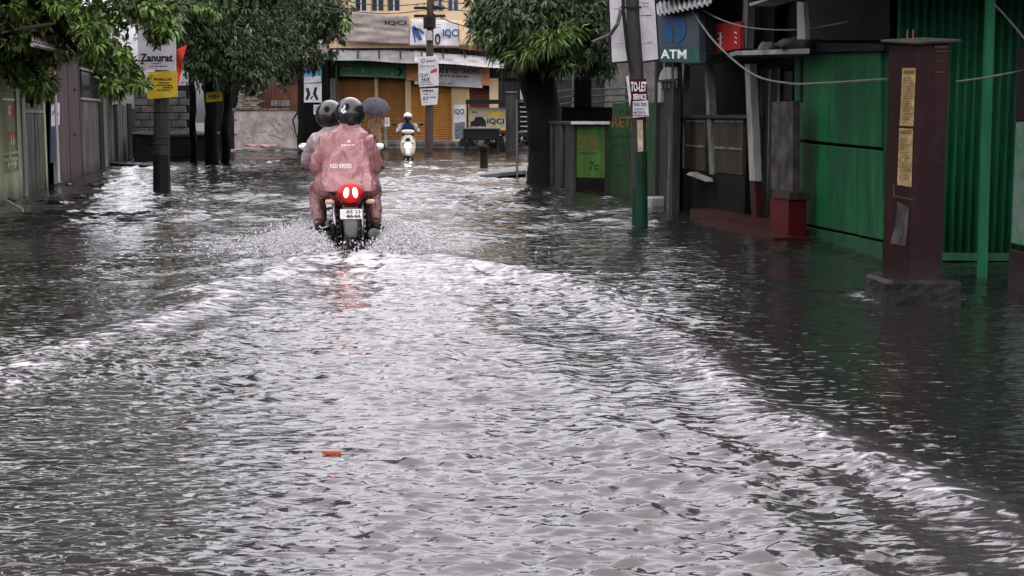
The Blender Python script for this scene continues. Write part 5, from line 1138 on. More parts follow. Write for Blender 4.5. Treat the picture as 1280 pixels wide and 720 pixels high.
    shade_tree('unseen broad tree added to darken reflections on the near left flood', (-7.6, 9.0, -0.25), (-5.6, 9.6, 4.6), [((-4.6, 9.4, 5.4), (1.4, 1.6, .7)), ((-3.6, 10.6, 5.9), (1.3, 1.5, .7)), ((-5.8, 11.2, 5.8), (1.5, 1.6, .8)), ((-3.8, 8.2, 6.0), (1.3, 1.4, .7)), ((-4.8, 10.2, 6.9), (1.9, 1.9, .9)), ((-3.4, 11.8, 6.8), (1.4, 1.6, .8)), ((-6.2, 8.4, 6.4), (1.6, 1.6, .8)), ((-4.4, 12.6, 5.9), (1.4, 1.5, .7)), ((-5.2, 7.2, 5.6), (1.5, 1.5, .8)), ((-2.6, 9.2, 6.8), (1.2, 1.4, .7)), ((-5.0, 9.8, 8.2), (2.2, 2.2, 1.0))], 73, 420)
    # small yellow plate on the thick trunk
    Y = 37.7; TP = VP((-12, Y), (-4, Y)); s = sign('plate_sign', 'small yellow plate with black figures nailed to the thick left trunk', 'sign', TP, [(257, 116), (277, 113), (278, 126), (258, 128)], 'yellow', 0.02)
    w = MB(); text_px(w, TP, 261, 118, 274, 124.5, 'HJH', 0.006, 0.03); w.build('lettering', M['ink'], s)
trees()
# pale house seen in the gap right of the mango trunk
t = thing('house', 'pale walled house glimpsed in the gap between the mango trunk and the right pole', 'house', (4.0, 62, -0.25))
MB().box((4.6, 64, 2.6), (6.4, 4, 5.7)).build('wall', M['block'], t)
MB().prism([(1.0, 61.3, 5.45), (8.2, 61.3, 5.45), (8.2, 64, 7.0), (1.0, 64, 7.0)], (0, 0, -0.1)).build('roof', M['rust'], t)
for xx_ in (2.2, 3.6, 5.2):
    o = MB().box((xx_, 61.99, 2.2), (0.7, 0.06, 1.2)).build('window', M['timber'], t); MB().box((xx_, 61.95, 2.2), (0.58, 0.02, 1.08)).build('pane', M['glass'], o)
# ------------------------------------------------------------------ people
def fingers(skel, palm, f, side, curl, r=0.0085):
    """five separate finger chains rooted in the palm. f: finger direction, side: across the palm, curl: direction the fingers close"""
    f, side, curl = Vector(f).normalized(), Vector(side).normalized(), Vector(curl).normalized()
    for k, ln in enumerate((0.066, 0.075, 0.07, 0.055)):
        base = palm + side * (0.03 - 0.02 * k) + f * 0.045
        a = base + f * ln * 0.42 + curl * ln * 0.12; b = a + (f * 0.45 + curl * 0.9).normalized() * ln * 0.36; c = b + (curl - f * 0.45).normalized() * ln * 0.3
        skel.chain('palm', [(base, r), (a, r), (b, r * 0.92), (c, r * 0.8)])
    base = palm + side * 0.036 - f * 0.01
    skel.chain('palm', [(base, r * 1.15), (base + side * 0.022 + f * 0.018 + curl * 0.012, r * 1.1), (base + side * 0.026 + f * 0.036 + curl * 0.034, r * 0.9)])
class Skel:
    def __init__(s): s.v = []; s.r = []; s.e = []; s.id = {}
    def pt(s, name, p, r, parent=None):
        s.v.append(Vector(p)); s.r.append(r); i = len(s.v) - 1; s.id[name] = i
        if parent is not None: s.e.append((s.id[parent], i))
        return i
    def chain(s, parent, pts):
        prev = s.id[parent]
        for p, r in pts: s.v.append(Vector(p)); s.r.append(r); i = len(s.v) - 1; s.e.append((prev, i)); prev = i
    def build(s, name, m, parent):
        me = bpy.data.meshes.new(name); me.from_pydata([tuple(v) for v in s.v], s.e, []); me.materials.append(m)
        o = bpy.data.objects.new(name, me); COL.objects.link(o); o.parent = parent
        md = o.modifiers.new('skin', 'SKIN'); md.use_smooth_shade = True
        for i, sv in enumerate(me.skin_vertices[0].data): sv.radius = (s.r[i], s.r[i]); sv.use_root = (i == 0)
        ss = o.modifiers.new('sub', 'SUBSURF'); ss.levels = 1; ss.render_levels = 1
        return o
def body(root, J, grip=None):
    """one continuous skinned body; J holds joint positions in the person's own space (Y is forward)"""
    s = Skel(); s.pt('pel', J['pel'], 0.11)
    s.pt('sp', J['sp'], 0.10, 'pel'); s.pt('ch', J['ch'], 0.10, 'sp'); s.pt('nk', J['nk'], 0.06, 'ch'); 
    hd = Vector(J['hd']); fw = Vector(J.get('face', (0, 1, 0))).normalized(); rt = fw.cross(Vector((0, 0, 1))).normalized()
    s.pt('jaw', hd + Vector((0, 0, -0.06)) + fw * 0.015, 0.068, 'nk'); s.pt('hd', hd + Vector((0, 0, 0.02)), 0.082, 'jaw'); s.pt('ht', hd + Vector((0, 0, 0.085)), 0.06, 'hd')
    s.chain('hd', [(hd + fw * 0.085 + Vector((0, 0, -0.01)), 0.016), (hd + fw * 0.108 + Vector((0, 0, -0.03)), 0.014)])
    for q in (-1, 1): s.chain('hd', [(hd + rt * q * 0.085 + Vector((0, 0, -0.015)), 0.02), (hd + rt * q * 0.098 + Vector((0, 0, -0.005)), 0.016)])
    for k in ('L', 'R'):
        s.pt('sh' + k, J['sh' + k], 0.045, 'ch'); s.pt('el' + k, J['el' + k], 0.043, 'sh' + k); s.pt('wr' + k, J['wr' + k], 0.028, 'el' + k)
        w = Vector(J['wr' + k]); d = (w - Vector(J['el' + k])).normalized()
        if grip and k in grip: d = (d * 0.6 + Vector(grip[k]) * 0.6).normalized()
        palm = w + d * 0.06; s.pt('palm', palm, 0.032, 'wr' + k)
        curl = Vector((0, 0, -1)) if abs(d.z) < 0.8 else Vector((0, 1, 0)); side = d.cross(curl).normalized() * (1 if k == 'L' else -1)
        fingers(s, palm, d, side, curl)
        s.pt('hip' + k, J['hip' + k], 0.09, 'pel'); s.pt('kn' + k, J['kn' + k], 0.062, 'hip' + k); s.pt('an' + k, J['an' + k], 0.04, 'kn' + k)
        s.pt('to' + k, Vector(J['an' + k]) + Vector(J.get('toe', (0, 0.16, -0.06))), 0.035, 'an' + k)
    return s.build('body', M['skin'], root)
def clothes(name, m, parent, tubes, rings_=None, vox=0.016, wr=0.02, sc=0.12, it=3):
    w = MB()
    fold = name == 'raincoat'
    def crease(v, c, k=1.0):
        n = noise.noise(Vector((v.x * 7 + v.z * 2.5, v.y * 7, v.z * 1.8))); m = noise.noise(Vector((v.x * 22 + 5, v.y * 22 - v.z * 5, v.z * 7)))
        d = v - c; d.normalize(); return v + d * k * (0.055 * (0.5 - abs(n)) * 1.2 - 0.02 + 0.022 * (0.4 - abs(m)))
    for p, r in tubes:
        b0 = len(w.v); q, rr_ = densify(p, r, 9 if fold else 4); nn_ = 30 if fold else 14; w.tube(q, rr_, nn_)
        if fold:
            for i in range(len(q)):
                for j in range(nn_): w.v[b0 + i * nn_ + j] = crease(w.v[b0 + i * nn_ + j], q[i], 0.6)
    if rings_ and fold:
        fine_ = []
        for a, b in zip(rings_[:-1], rings_[1:]):
            for j in range(5): fine_.append([u.lerp(v, j / 5) for u, v in zip(a, b)])
        fine_.append(rings_[-1]); out = []
        for rg in fine_:
            c = sum(rg, Vector()) / len(rg); dn = []
            for k in range(len(rg)):
                for j in range(3): dn.append(crease(rg[k].lerp(rg[(k + 1) % len(rg)], j / 3), c, 1.1 * min(1.0, max(0.0, (1.40 - c.z) / 0.16))))
            out.append(dn)
        w.rings(out)
    elif rings_: w.rings(rings_)
    o = w.build(name, M[m], parent, smooth=True)
    rm = o.modifiers.new('remesh', 'REMESH'); rm.mode = 'VOXEL'; rm.voxel_size = vox; rm.use_smooth_shade = True
    sm = o.modifiers.new('smooth', 'SMOOTH'); sm.iterations = it; sm.factor = 0.5
    for k, (s_, st_) in enumerate(((sc, wr), (sc * 0.4, wr * 0.5))):
        tx = bpy.data.textures.new(name + ' folds', 'CLOUDS'); tx.noise_scale = s_; tx.noise_depth = 2
        d = o.modifiers.new('folds', 'DISPLACE'); d.texture = tx; d.strength = st_; d.mid_level = 0.5; d.texture_coords = 'LOCAL'
    return o
def ring(c, rx, ry, n=20, sq=2.4):
    out = []
    for k in range(n):
        a = 2 * math.pi * k / n; ca, sa = math.cos(a), math.sin(a)
        out.append(Vector((c[0] + rx * math.copysign(abs(ca) ** (2 / sq), ca), c[1] + ry * math.copysign(abs(sa) ** (2 / sq), sa), c[2])))
    return out
def helmet(parent, c, m='helmet', face=(0, 1, 0), emblem=False, scale=1.0, visor='visor'):
    c = Vector(c); fw = Vector(face).normalized(); rot = Vector((0, 1, 0)).rotation_difference(fw).to_matrix()
    k = scale; nu, nv = 28, 16; rr_ = []
    for j in range(nv + 1):
        th = math.pi * (0.03 + 0.73 * j / nv); rg = []
        for i in range(nu):
            a = 2 * math.pi * i / nu; v = Vector((0.138 * math.sin(th) * math.cos(a), 0.165 * math.sin(th) * math.sin(a), 0.15 * math.cos(th)))
            if v.z < 0: v.x *= 1 - 0.25 * (-v.z / 0.15) ** 1.5
            if v.y < 0 and v.z < -0.02: v.y *= 0.97
            rg.append(c + rot @ (v * k))
        rr_.append(rg)
    w = MB(); w.rings(rr_, cap=True); o = w.build('helmet', M[m], parent, smooth=True)
    vs = []; n = 14
    for i in range(n + 1):
        a = R(18) + R(144) * i / n
        for zz, kx in ((0.05, 1.02), (0.0, 1.045), (-0.05, 1.04), (-0.085, 1.0)):
            q = math.sqrt(max(0.0, 1 - (zz / 0.15) ** 2)); vs.append(c + rot @ (Vector((0.138 * kx * q * math.cos(a), 0.165 * kx * q * math.sin(a), zz)) * k))
    f = [(i * 4 + j, i * 4 + j + 1, (i + 1) * 4 + j + 1, (i + 1) * 4 + j) for i in range(n) for j in range(3)]
    v_ = MB().add(vs, f).build('visor', M[visor], o, smooth=True); solid(v_, 0.004)
    rim = [c + rot @ (Vector((0.138 * 0.70 * 0.80 * math.cos(a), 0.165 * 0.70 * math.sin(a) , -0.104)) * k) for a in [2 * math.pi * i / 24 for i in range(25)]]
    MB().tube(rim, 0.008 * k, 6, cap=False).build('rim', M['rubber'], o, smooth=True)
    if emblem:
        def on(a, z, kx=1.012): 
            q = math.sqrt(max(0.0, 1 - (z / 0.15) ** 2)); return c + rot @ (Vector((0.138 * kx * q * math.cos(a), 0.165 * kx * q * math.sin(a), z)) * k)
        w = MB(); base = R(-118)
        for pts in ([(-.14, .045), (.2, .03), (.26, .015), (.02, -.0), (-.16, .02)], [(.02, .075), (.12, .08), (.16, .05), (.05, .042)], [(-.02, .05), (.06, .065), (.1, .04), (0, .03)]):
            w.add([on(base + a, z) for a, z in pts], [tuple(range(len(pts)))])
        w.build('emblem', M['whiteink'], o)
    return o
def shoe(parent, an, toe, m='blackpl'):
    a = Vector(an); t_ = Vector(toe); w = MB()
    d = (t_ - a); d.z = 0; d.normalize()
    w.tube([a + Vector((0, 0, -0.035)) - d * 0.07, a + Vector((0, 0, -0.03)) - d * 0.03, a + Vector((0, 0, -0.035)) + d * 0.06, a + Vector((0, 0, -0.05)) + d * 0.14, a + Vector((0, 0, -0.055)) + d * 0.19], [0.035, 0.048, 0.046, 0.042, 0.02], 12, 0.8, up=(0, 0, 1))
    o = w.build('shoe', M[m], parent, smooth=True); w = MB(); w.tube([a + Vector((0, 0, -0.075)) - d * 0.075, a + Vector((0, 0, -0.08)) + d * 0.06, a + Vector((0, 0, -0.082)) + d * 0.19], [0.044, 0.05, 0.03], 10, 0.3, up=(0, 0, 1)); w.build('sole', M['rubber'], o, smooth=True); return o

# ------------------------------------------------------------------ motorcycle (local: rear axle over the origin, Y forward, z from the road)
def wheel(parent, y, x, rad, wd, m_rim='metal', spokes=6):
    w = MB(); prof = []
    for k in range(13):
        a = math.pi * (-0.5 + k / 12 * 1.0) ; prof.append((rad - wd * 0.5 + wd * 0.5 * math.cos(a), wd * 0.5 * math.sin(a)))
    w.lathe((x, y, rad), (1, 0, 0), [(rad - wd * 0.95, -wd * 0.42)] + prof + [(rad - wd * 0.95, wd * 0.42)], 40)
    o = w.build('wheel', M['rubber'], parent, smooth=True)
    w = MB()
    for k in range(40):
        a = 2 * math.pi * k / 40
        for sx in (-1, 1):
            c = Vector((x + sx * wd * 0.18, y + math.cos(a) * (rad + 0.001), rad + math.sin(a) * (rad + 0.001)))
            w.box(c, (wd * 0.3, 0.022, 0.014), Matrix.Rotation(a - math.pi / 2 , 3, 'X') @ Matrix.Rotation(sx * 0.5, 3, 'Z'))
    w.build('tread', M['rubber'], o)
    w = MB(); w.lathe((x, y, rad), (1, 0, 0), [(rad - wd * 1.15, -wd * 0.34), (rad - wd * 0.85, -wd * 0.4), (rad - wd * 0.85, wd * 0.4), (rad - wd * 1.15, wd * 0.34)], 32)
    for k in range(spokes):
        a = 2 * math.pi * k / spokes; d = Vector((0, math.cos(a), math.sin(a))); c = Vector((x, y, rad)); w.tube([c + d * 0.03, c + d * (rad - wd)], [0.018, 0.014], 6)
    w.lathe((x, y, rad), (1, 0, 0), [(0.03, -0.08), (0.05, -0.06), (0.05, 0.06), (0.03, 0.08)], 14)
    w.build('rim', M[m_rim], o); return o
def motorcycle(label, body_m, lit, plate=True, group=None):
    t = thing('motorcycle', label, 'motorcycle', (0, 0, 0), group)
    wheel(t, 0, 0, 0.30, 0.125, 'black' if True else 'metal'); wheel(t, 1.32, 0, 0.30, 0.10, 'black')
    w = MB()   # frame and swingarm
    for sx in (-0.1, 0.1):
        w.tube([(sx, 0, 0.3), (sx, 0.45, 0.36)], 0.024, 8); w.tube([(sx, 0.3, 0.7), (sx, 0.45, 0.38), (sx * .8, 0.8, 0.32), (sx * .6, 1.0, 0.72)], 0.018, 8); w.tube([(sx, -0.2, 0.72), (sx, 0.3, 0.7), (sx * .6, 0.95, 0.86)], 0.018, 8)
    w.build('frame', M['black'], t, smooth=True)
    for sx in (-0.13, 0.13):
        w = MB(); w.tube([(sx, 0.02, 0.36), (sx, 0.12, 0.68)], 0.02, 8); pts = [(sx + 0.032 * math.cos(a), 0.04 + 0.07 * a / 25, 0.40 + 0.22 * a / 25) for a in [k * 0.7 for k in range(36)]]; w.tube(pts, 0.007, 6); w.build('shock_absorber', M['metal'], t, smooth=True)
    w = MB(); w.rbox((0, 0.62, 0.42), (0.26, 0.36, 0.30), 0.05); w.tube([(0, 0.72, 0.55), (0, 0.8, 0.7)], [0.09, 0.08], 12); w.lathe((-0.2, 0.6, 0.38), (1, 0, 0), [(0.09, 0), (0.11, 0.03), (0.11, 0.37), (0.09, 0.40)], 16)
    for k in range(6): w.box((0, 0.76 + 0.0, 0.55 + 0.03 * k), (0.2, 0.2, 0.01))
    w.build('engine', M['greypl'], t)
    w = MB(); tank = [ring((0, y, z), rx, ry_ * 0.001 + 0.001) for y, z, rx, ry_ in ()]
    secs = []
    for y, zc, hx, hz in ((0.42, 0.84, 0.07, 0.05), (0.52, 0.88, 0.115, 0.09), (0.7, 0.93, 0.15, 0.115), (0.88, 0.94, 0.15, 0.11), (1.0, 0.92, 0.10, 0.08), (1.04, 0.9, 0.05, 0.05)):
        secs.append([Vector((hx * math.cos(a), y, zc + hz * math.sin(a))) for a in [2 * math.pi * k / 18 for k in range(18)]])
    w.rings(secs).build('fuel_tank', M[body_m], t, smooth=True)
    secs = []
    for y, zc, hx, hz in ((-0.16, 0.835, 0.08, 0.02), (-0.1, 0.83, 0.115, 0.05), (0.1, 0.82, 0.13, 0.055), (0.3, 0.80, 0.14, 0.05), (0.46, 0.80, 0.12, 0.05), (0.5, 0.81, 0.08, 0.03)):
        secs.append([Vector((hx * math.copysign(abs(math.cos(a)) ** .7, math.cos(a)), y, zc + hz * math.sin(a))) for a in [2 * math.pi * k / 18 for k in range(18)]])
    MB().rings(secs).build('seat', M['rubber'], t, smooth=True)
    secs = []   # tail fairing
    for y, zc, hx, hz in ((-0.27, 0.785, 0.12, 0.085), (-0.22, 0.775, 0.125, 0.095), (-0.05, 0.74, 0.14, 0.085), (0.2, 0.70, 0.14, 0.08), (0.38, 0.66, 0.12, 0.07)):
        secs.append([Vector((hx * math.copysign(abs(math.cos(a)) ** .75, math.cos(a)), y, zc + hz * math.sin(a))) for a in [2 * math.pi * k / 20 for k in range(20)]])
    MB().rings(secs).build('tail_fairing', M[body_m], t, smooth=True)
    # tail lamp
    secs = []
    for y, s_ in ((-0.265, 1.0), (-0.292, 0.95), (-0.31, 0.75), (-0.315, 0.3)):
        secs.append([Vector((0.122 * s_ * math.cos(a) * (1 if math.sin(a) > -0.2 else 0.8), y, 0.79 + 0.098 * s_ * math.sin(a))) for a in [2 * math.pi * k / 24 for k in range(24)]])
    o = MB().rings(secs).build('tail_lamp', M['redlens' if lit else 'red'], t, smooth=True)
    if lit:
        for sx in (-0.041, 0.041): MB().ball((sx, -0.312, 0.80), (0.024, 0.012, 0.048), 14, 10, Matrix.Rotation(-sx * 3.5, 3, 'Y')).build('bulb', M['tailglow'], o, smooth=True)
    w = MB(); w.rbox((0, -0.25, 0.675), (0.12, 0.06, 0.03), 0.01); w.build('plate_lamp', M['red'], t)
    # grab rail and indicators
    for sx in (-1, 1):
        w = MB(); w.tube([(sx * 0.12, 0.15, 0.80), (sx * 0.16, -0.05, 0.82), (sx * 0.13, -0.2, 0.80)], 0.014, 8); w.build('grab_rail', M['greypl'], t, smooth=True)
        w = MB(); w.tube([(sx * 0.09, -0.2, 0.70), (sx * 0.17, -0.21, 0.705)], 0.012, 8); o = w.build('indicator', M['black'], t); w = MB(); w.tube([(sx * 0.15, -0.22, 0.705), (sx * 0.18, -0.225, 0.71), (sx * 0.225, -0.225, 0.71), (sx * 0.235, -0.225, 0.71)], [0.015, 0.024, 0.022, 0.01], 10); w.build('indicator_lens', mat('pale amber lens', (0.55, 0.33, 0.22), 0.25, (0.45, 0.25, 0.15), 0.3, 8, 0.1, 0, coat=0.5), o, smooth=True)
    # plate, bracket, rear mudguard
    if plate:
        o = MB().rbox((0, -0.335, 0.60), (0.205, 0.01, 0.095), 0.004, Matrix.Rotation(R(-12), 3, 'X')).build('number_plate', M['plate'], t)
        w = MB(); dz = Vector((0, -math.sin(R(12)) * -1 * -0.0, 1)); 
        rot = Matrix.Rotation(R(-12), 3, 'X'); c = Vector((0, -0.335, 0.60)); q = lambda x, z: c + rot @ Vector((x, -0.0065, z))
        put_text(w, q(-0.05, 0.006), q(0.088, 0.006), q(-0.05, 0.036), 'AS 23', 0.02); put_text(w, q(-0.05, -0.038), q(0.09, -0.038), q(-0.05, -0.004), '4646', 0.035); w.build('plate_figures', M['ink'], o)
    w = MB(); secs = []
    for y, z, hx in ((-0.24, 0.68, 0.075), (-0.30, 0.62, 0.075), (-0.335, 0.52, 0.072), (-0.352, 0.44, 0.064), (-0.35, 0.385, 0.05)): secs.append([Vector((-hx, y + 0.012, z)), Vector((-hx * 0.6, y - 0.008, z)), Vector((hx * 0.6, y - 0.008, z)), Vector((hx, y + 0.012, z)), Vector((hx * 0.6, y + 0.012, z)), Vector((-hx * 0.6, y + 0.012, z))])
    w.rings(secs).build('rear_mudguard', M['greypl'], t, smooth=True)
    # exhaust
    w = MB(); w.tube([(0.12, 0.75, 0.3), (0.16, 0.5, 0.26), (0.19, 0.3, 0.30)], 0.022, 10); w.tube([(0.19, 0.32, 0.30), (0.2, 0.2, 0.33), (0.215, -0.12, 0.385), (0.22, -0.2, 0.40)], [0.03, 0.05, 0.058, 0.05], 16); o = w.build('exhaust', M['black'], t, smooth=True)
    w = MB(); w.lathe((0.22, -0.205, 0.40), (0, -1, 0), [(0.052, 0), (0.056, 0.01), (0.03, 0.012)], 16); w.lathe((0.22, -0.214, 0.40), (0, -1, 0), [(0.018, 0), (0.022, 0.02), (0.014, 0.02)], 12); w.build('exhaust_tip', M['greypl'], o, smooth=True)
    # pegs and leg guard bars
    for sx in (-1, 1):
        w = MB(); w.tube([(sx * 0.14, 0.2, 0.42), (sx * 0.24, 0.14, 0.425), (sx * 0.36, 0.12, 0.43)], [0.014, 0.016, 0.018], 8); w.build('foot_peg', M['rubber'], t)
        w = MB(); w.tube([(sx * 0.12, 0.62, 0.32), (sx * 0.32, 0.62, 0.33)], 0.015, 8); w.build('foot_peg', M['rubber'], t)
    w = MB(); w.tube([(-0.14, 0.3, 0.62), (-0.3, 0.25, 0.60), (-0.31, 0.12, 0.50), (-0.26, 0.02, 0.44), (-0.14, 0.05, 0.48)], 0.011, 8); w.build('leg_guard', M['metal'], t, smooth=True)
    w = MB(); w.rbox((-0.15, 0.25, 0.42), (0.05, 0.55, 0.12), 0.02); w.build('chain_case', M['black'], t)
    for sx in (-1, 1):
        secs = [[Vector((sx * (0.12 + 0.02 * math.cos(a)), y, zc + hz * math.sin(a))) for a in [2 * math.pi * k / 12 for k in range(12)]] for y, zc, hz in ((0.2, 0.62, 0.05), (0.3, 0.60, 0.1), (0.5, 0.62, 0.12), (0.55, 0.64, 0.08))]
        MB().rings(secs).build('side_panel', M[body_m], t, smooth=True)
    # fork, headlamp, bars, mirrors
    for sx in (-0.09, 0.09):
        w = MB(); w.tube([(sx, 1.32, 0.3), (sx, 1.22, 0.6)], 0.028, 10); w.tube([(sx, 1.22, 0.6), (sx, 1.08, 1.0)], 0.018, 10); w.build('fork_leg', M['metal'], t, smooth=True)
    secs = []
    for k in range(9):
        a = R(20) + R(150) * k / 8; c = Vector((0, 1.32 + 0.335 * math.cos(a), 0.3 + 0.335 * math.sin(a))); d = Vector((0, math.cos(a), math.sin(a))); secs.append([c + Vector((-0.06, 0, 0)), c + d * 0.02, c + Vector((0.06, 0, 0)), c - d * 0.006])
    MB().rings(secs).build('front_mudguard', M[body_m], t, smooth=True)
    w = MB(); w.lathe((0, 1.2, 0.93), (0, 1, 0), [(0.03, -0.14), (0.09, -0.1), (0.11, 0.0), (0.105, 0.03)], 18); o = w.build('headlamp', M[body_m], t, smooth=True); MB().lathe((0, 1.232, 0.93), (0, 1, 0), [(0.1, 0), (0.08, 0.02), (0.01, 0.03)], 18).build('lens', M['glass'], o, smooth=True)
    w = MB(); w.tube([(-0.37, 0.94, 1.0), (-0.2, 1.03, 1.05), (0, 1.08, 1.03), (0.2, 1.03, 1.05), (0.37, 0.94, 1.0)], 0.012, 8); w.rbox((0, 1.1, 1.06), (0.16, 0.08, 0.07), 0.02); w.build('handlebar', M['black'], t, smooth=True)
    for sx in (-1, 1):
        w = MB(); w.tube([(sx * 0.29, 0.98, 1.016), (sx * 0.41, 0.92, 0.988)], 0.019, 10); w.build('grip', M['rubber'], t, smooth=True)
        w = MB(); w.tube([(sx * 0.24, 1.05, 1.03), (sx * 0.42, 1.0, 0.99)], 0.008, 6); w.build('lever', M['metal'], t)
        w = MB(); w.tube([(sx * 0.25, 1.01, 1.04), (sx * 0.3, 1.05, 1.14), (sx * 0.36, 1.03, 1.19)], 0.007, 6); o = w.build('mirror_arm', M['black'], t, smooth=True)
        MB().ball((sx * 0.385, 1.03, 1.2), (0.065, 0.022, 0.045), 16, 10).build('mirror', M['black'], o, smooth=True); MB().ball((sx * 0.385, 1.014, 1.2), (0.055, 0.012, 0.036), 16, 8).build('mirror_glass', mat('mirror glass', (0.75, 0.75, 0.76), 0.06, (0.7, 0.7, 0.7), 0.1, 4, 0.02, 0, metal=1.0), o, smooth=True)
    return t
ROAD_Z = -0.22
BK = G(432, 318); BX, BY = BK.x, BK.y + 0.32
bike = motorcycle('red motorcycle with a lit tail lamp carrying two riders through the flood', 'bikered', True)
BROT = R(10); PLACE.append((bike, (BX, BY, ROAD_Z), (0, 0, BROT)))

def riders():
    def seat(name, label):
        o = thing(name, label, 'person'); PLACE.append((o, (BX, BY, ROAD_Z), (0, 0, BROT))); return o
    # pillion in the pink raincoat
    p = seat('person', 'pillion rider in a wet pink plastic raincoat and black helmet, seen from behind')
    J = dict(pel=(0, 0.12, 0.93), sp=(0.0, 0.17, 1.1), ch=(0.01, 0.22, 1.28), nk=(0.03, 0.26, 1.42), hd=(0.04, 0.29, 1.54), shL=(-0.175, 0.2, 1.30), shR=(0.185, 0.2, 1.30), elL=(-0.285, 0.26, 1.04), elR=(0.285, 0.26, 1.04), wrL=(-0.26, 0.48, 0.94), wrR=(0.26, 0.48, 0.94), hipL=(-0.11, 0.13, 0.88), hipR=(0.11, 0.13, 0.88), knL=(-0.28, 0.46, 0.78), knR=(0.27, 0.46, 0.78), anL=(-0.28, 0.12, 0.50), anR=(0.27, 0.12, 0.50))
    body(p, J)
    rings_ = [ring((0, 0.02, 0.80), 0.25, 0.24), ring((0, 0.05, 0.86), 0.262, 0.235), ring((0, 0.10, 0.95), 0.24, 0.20), ring((0, 0.15, 1.08), 0.225, 0.175), ring((0.005, 0.19, 1.20), 0.225, 0.16), ring((0.01, 0.215, 1.29), 0.21, 0.14), ring((0.015, 0.235, 1.355), 0.19, 0.12), ring((0.025, 0.25, 1.405), 0.12, 0.095), ring((0.035, 0.255, 1.45), 0.078, 0.08)]
    tubes = []
    for k in 'LR':
        s = -1 if k == 'L' else 1
        tubes.append(([J['sh' + k], Vector(J['sh' + k]).lerp(Vector(J['el' + k]), 0.55) + Vector((s * 0.01, -0.01, 0)), J['el' + k], J['wr' + k]], [0.078, 0.074, 0.072, 0.058]))
        tubes.append(([J['hip' + k], Vector(J['hip' + k]).lerp(Vector(J['kn' + k]), 0.6) + Vector((0, 0, 0.01))], [0.15, 0.125]))
    coat = clothes('raincoat', 'pink', p, tubes, [[v + (v - sum(q, Vector()) / len(q)) * (0.05 * math.sin(k_ * 2.1 + j_ * 0.5) + 0.03 * math.sin(k_ * 3.7 - j_ * 0.8)) * (1 - j_ / 9) for k_, v in enumerate(q)] for j_, q in enumerate(rings_)], 0.011, 0.010, 0.10, 1)
    tubes = []
    for k in 'LR':
        tubes.append(([J['hip' + k], J['kn' + k]], [0.12, 0.095])); tubes.append(([J['kn' + k], Vector(J['kn' + k]).lerp(Vector(J['an' + k]), 0.5), J['an' + k]], [0.085, 0.072, 0.055]))
    clothes('rain_trousers', 'pinkdull', p, tubes, None, 0.014, 0.03, 0.1, 2)
    for k in 'LR': shoe(p, Vector(J['an' + k]) + Vector((0, 0, -0.01)), Vector(J['an' + k]) + Vector((0, 0.2, -0.05)), 'blackpl')
    helmet(p, (0.045, 0.29, 1.535), 'helmet', (0.08, 1, 0.0), True, 1.06)
    # print on the coat's back, laid on with a shrink wrap
    w = MB(); put_text(w, (-0.17, -0.3, 1.02), (0.03, -0.3, 1.02), (-0.17, -0.3, 1.06), 'RED KREED', 0.02); put_text(w, (-0.06, -0.3, 1.225), (0.07, -0.3, 1.225), (-0.06, -0.3, 1.245), 'RAINSUIT', 0.02); put_text(w, (0.0, -0.3, 1.255), (0.035, -0.3, 1.255), (0.0, -0.3, 1.285), 'R', 0.03)
    pr = w.build('coat_print', M['whiteink'], p); pr.parent = coat
    md = pr.modifiers.new('wrap', 'SHRINKWRAP'); md.target = coat; md.wrap_method = 'PROJECT'; md.use_project_y = True; md.use_positive_direction = True; md.use_negative_direction = False; md.offset = 0.004
    # driver ahead
    d = seat('person', 'driver in a grey pink raincoat and black helmet, half hidden in front of the pillion')
    J = dict(pel=(-0.02, 0.50, 0.90), sp=(-0.05, 0.56, 1.07), ch=(-0.09, 0.63, 1.25), nk=(-0.12, 0.69, 1.40), hd=(-0.13, 0.73, 1.52), shL=(-0.25, 0.62, 1.29), shR=(0.1, 0.64, 1.28), elL=(-0.345, 0.76, 1.08), elR=(0.3, 0.76, 1.08), wrL=(-0.365, 0.885, 1.03), wrR=(0.36, 0.885, 1.03), hipL=(-0.12, 0.5, 0.86), hipR=(0.1, 0.5, 0.86), knL=(-0.26, 0.88, 0.76), knR=(0.26, 0.88, 0.76), anL=(-0.24, 0.6, 0.42), anR=(0.24, 0.6, 0.42))
    body(d, J, grip={'L': (0.1, 0.9, -0.3), 'R': (-0.1, 0.9, -0.3)})
    rings_ = [ring((-0.02, 0.48, 0.82), 0.19, 0.17), ring((-0.03, 0.52, 0.95), 0.2, 0.16), ring((-0.06, 0.57, 1.1), 0.215, 0.15), ring((-0.09, 0.62, 1.25), 0.21, 0.135), ring((-0.1, 0.65, 1.34), 0.18, 0.12), ring((-0.12, 0.68, 1.39), 0.085, 0.085), ring((-0.12, 0.69, 1.43), 0.075, 0.075)]
    tubes = [([J['sh' + k], J['el' + k], J['wr' + k]], [0.088, 0.078, 0.055]) for k in 'LR'] + [([J['hip' + k], J['kn' + k]], [0.13, 0.1]) for k in 'LR']
    clothes('raincoat', 'greycoat', d, tubes, rings_, 0.013, 0.01, 0.1, 1)
    clothes('trousers', 'darkcloth', d, [([J['hip' + k], J['kn' + k]], [0.11, 0.09]) for k in 'LR'] + [([J['kn' + k], J['an' + k]], [0.088, 0.06]) for k in 'LR'], None, 0.02, 0.02, 0.1, 2)
    for k in 'LR': shoe(d, J['an' + k], Vector(J['an' + k]) + Vector((0, 0.2, -0.05)))
    helmet(d, (-0.13, 0.73, 1.515), 'helmet', (0, 1, 0), False, 1.04)
riders()

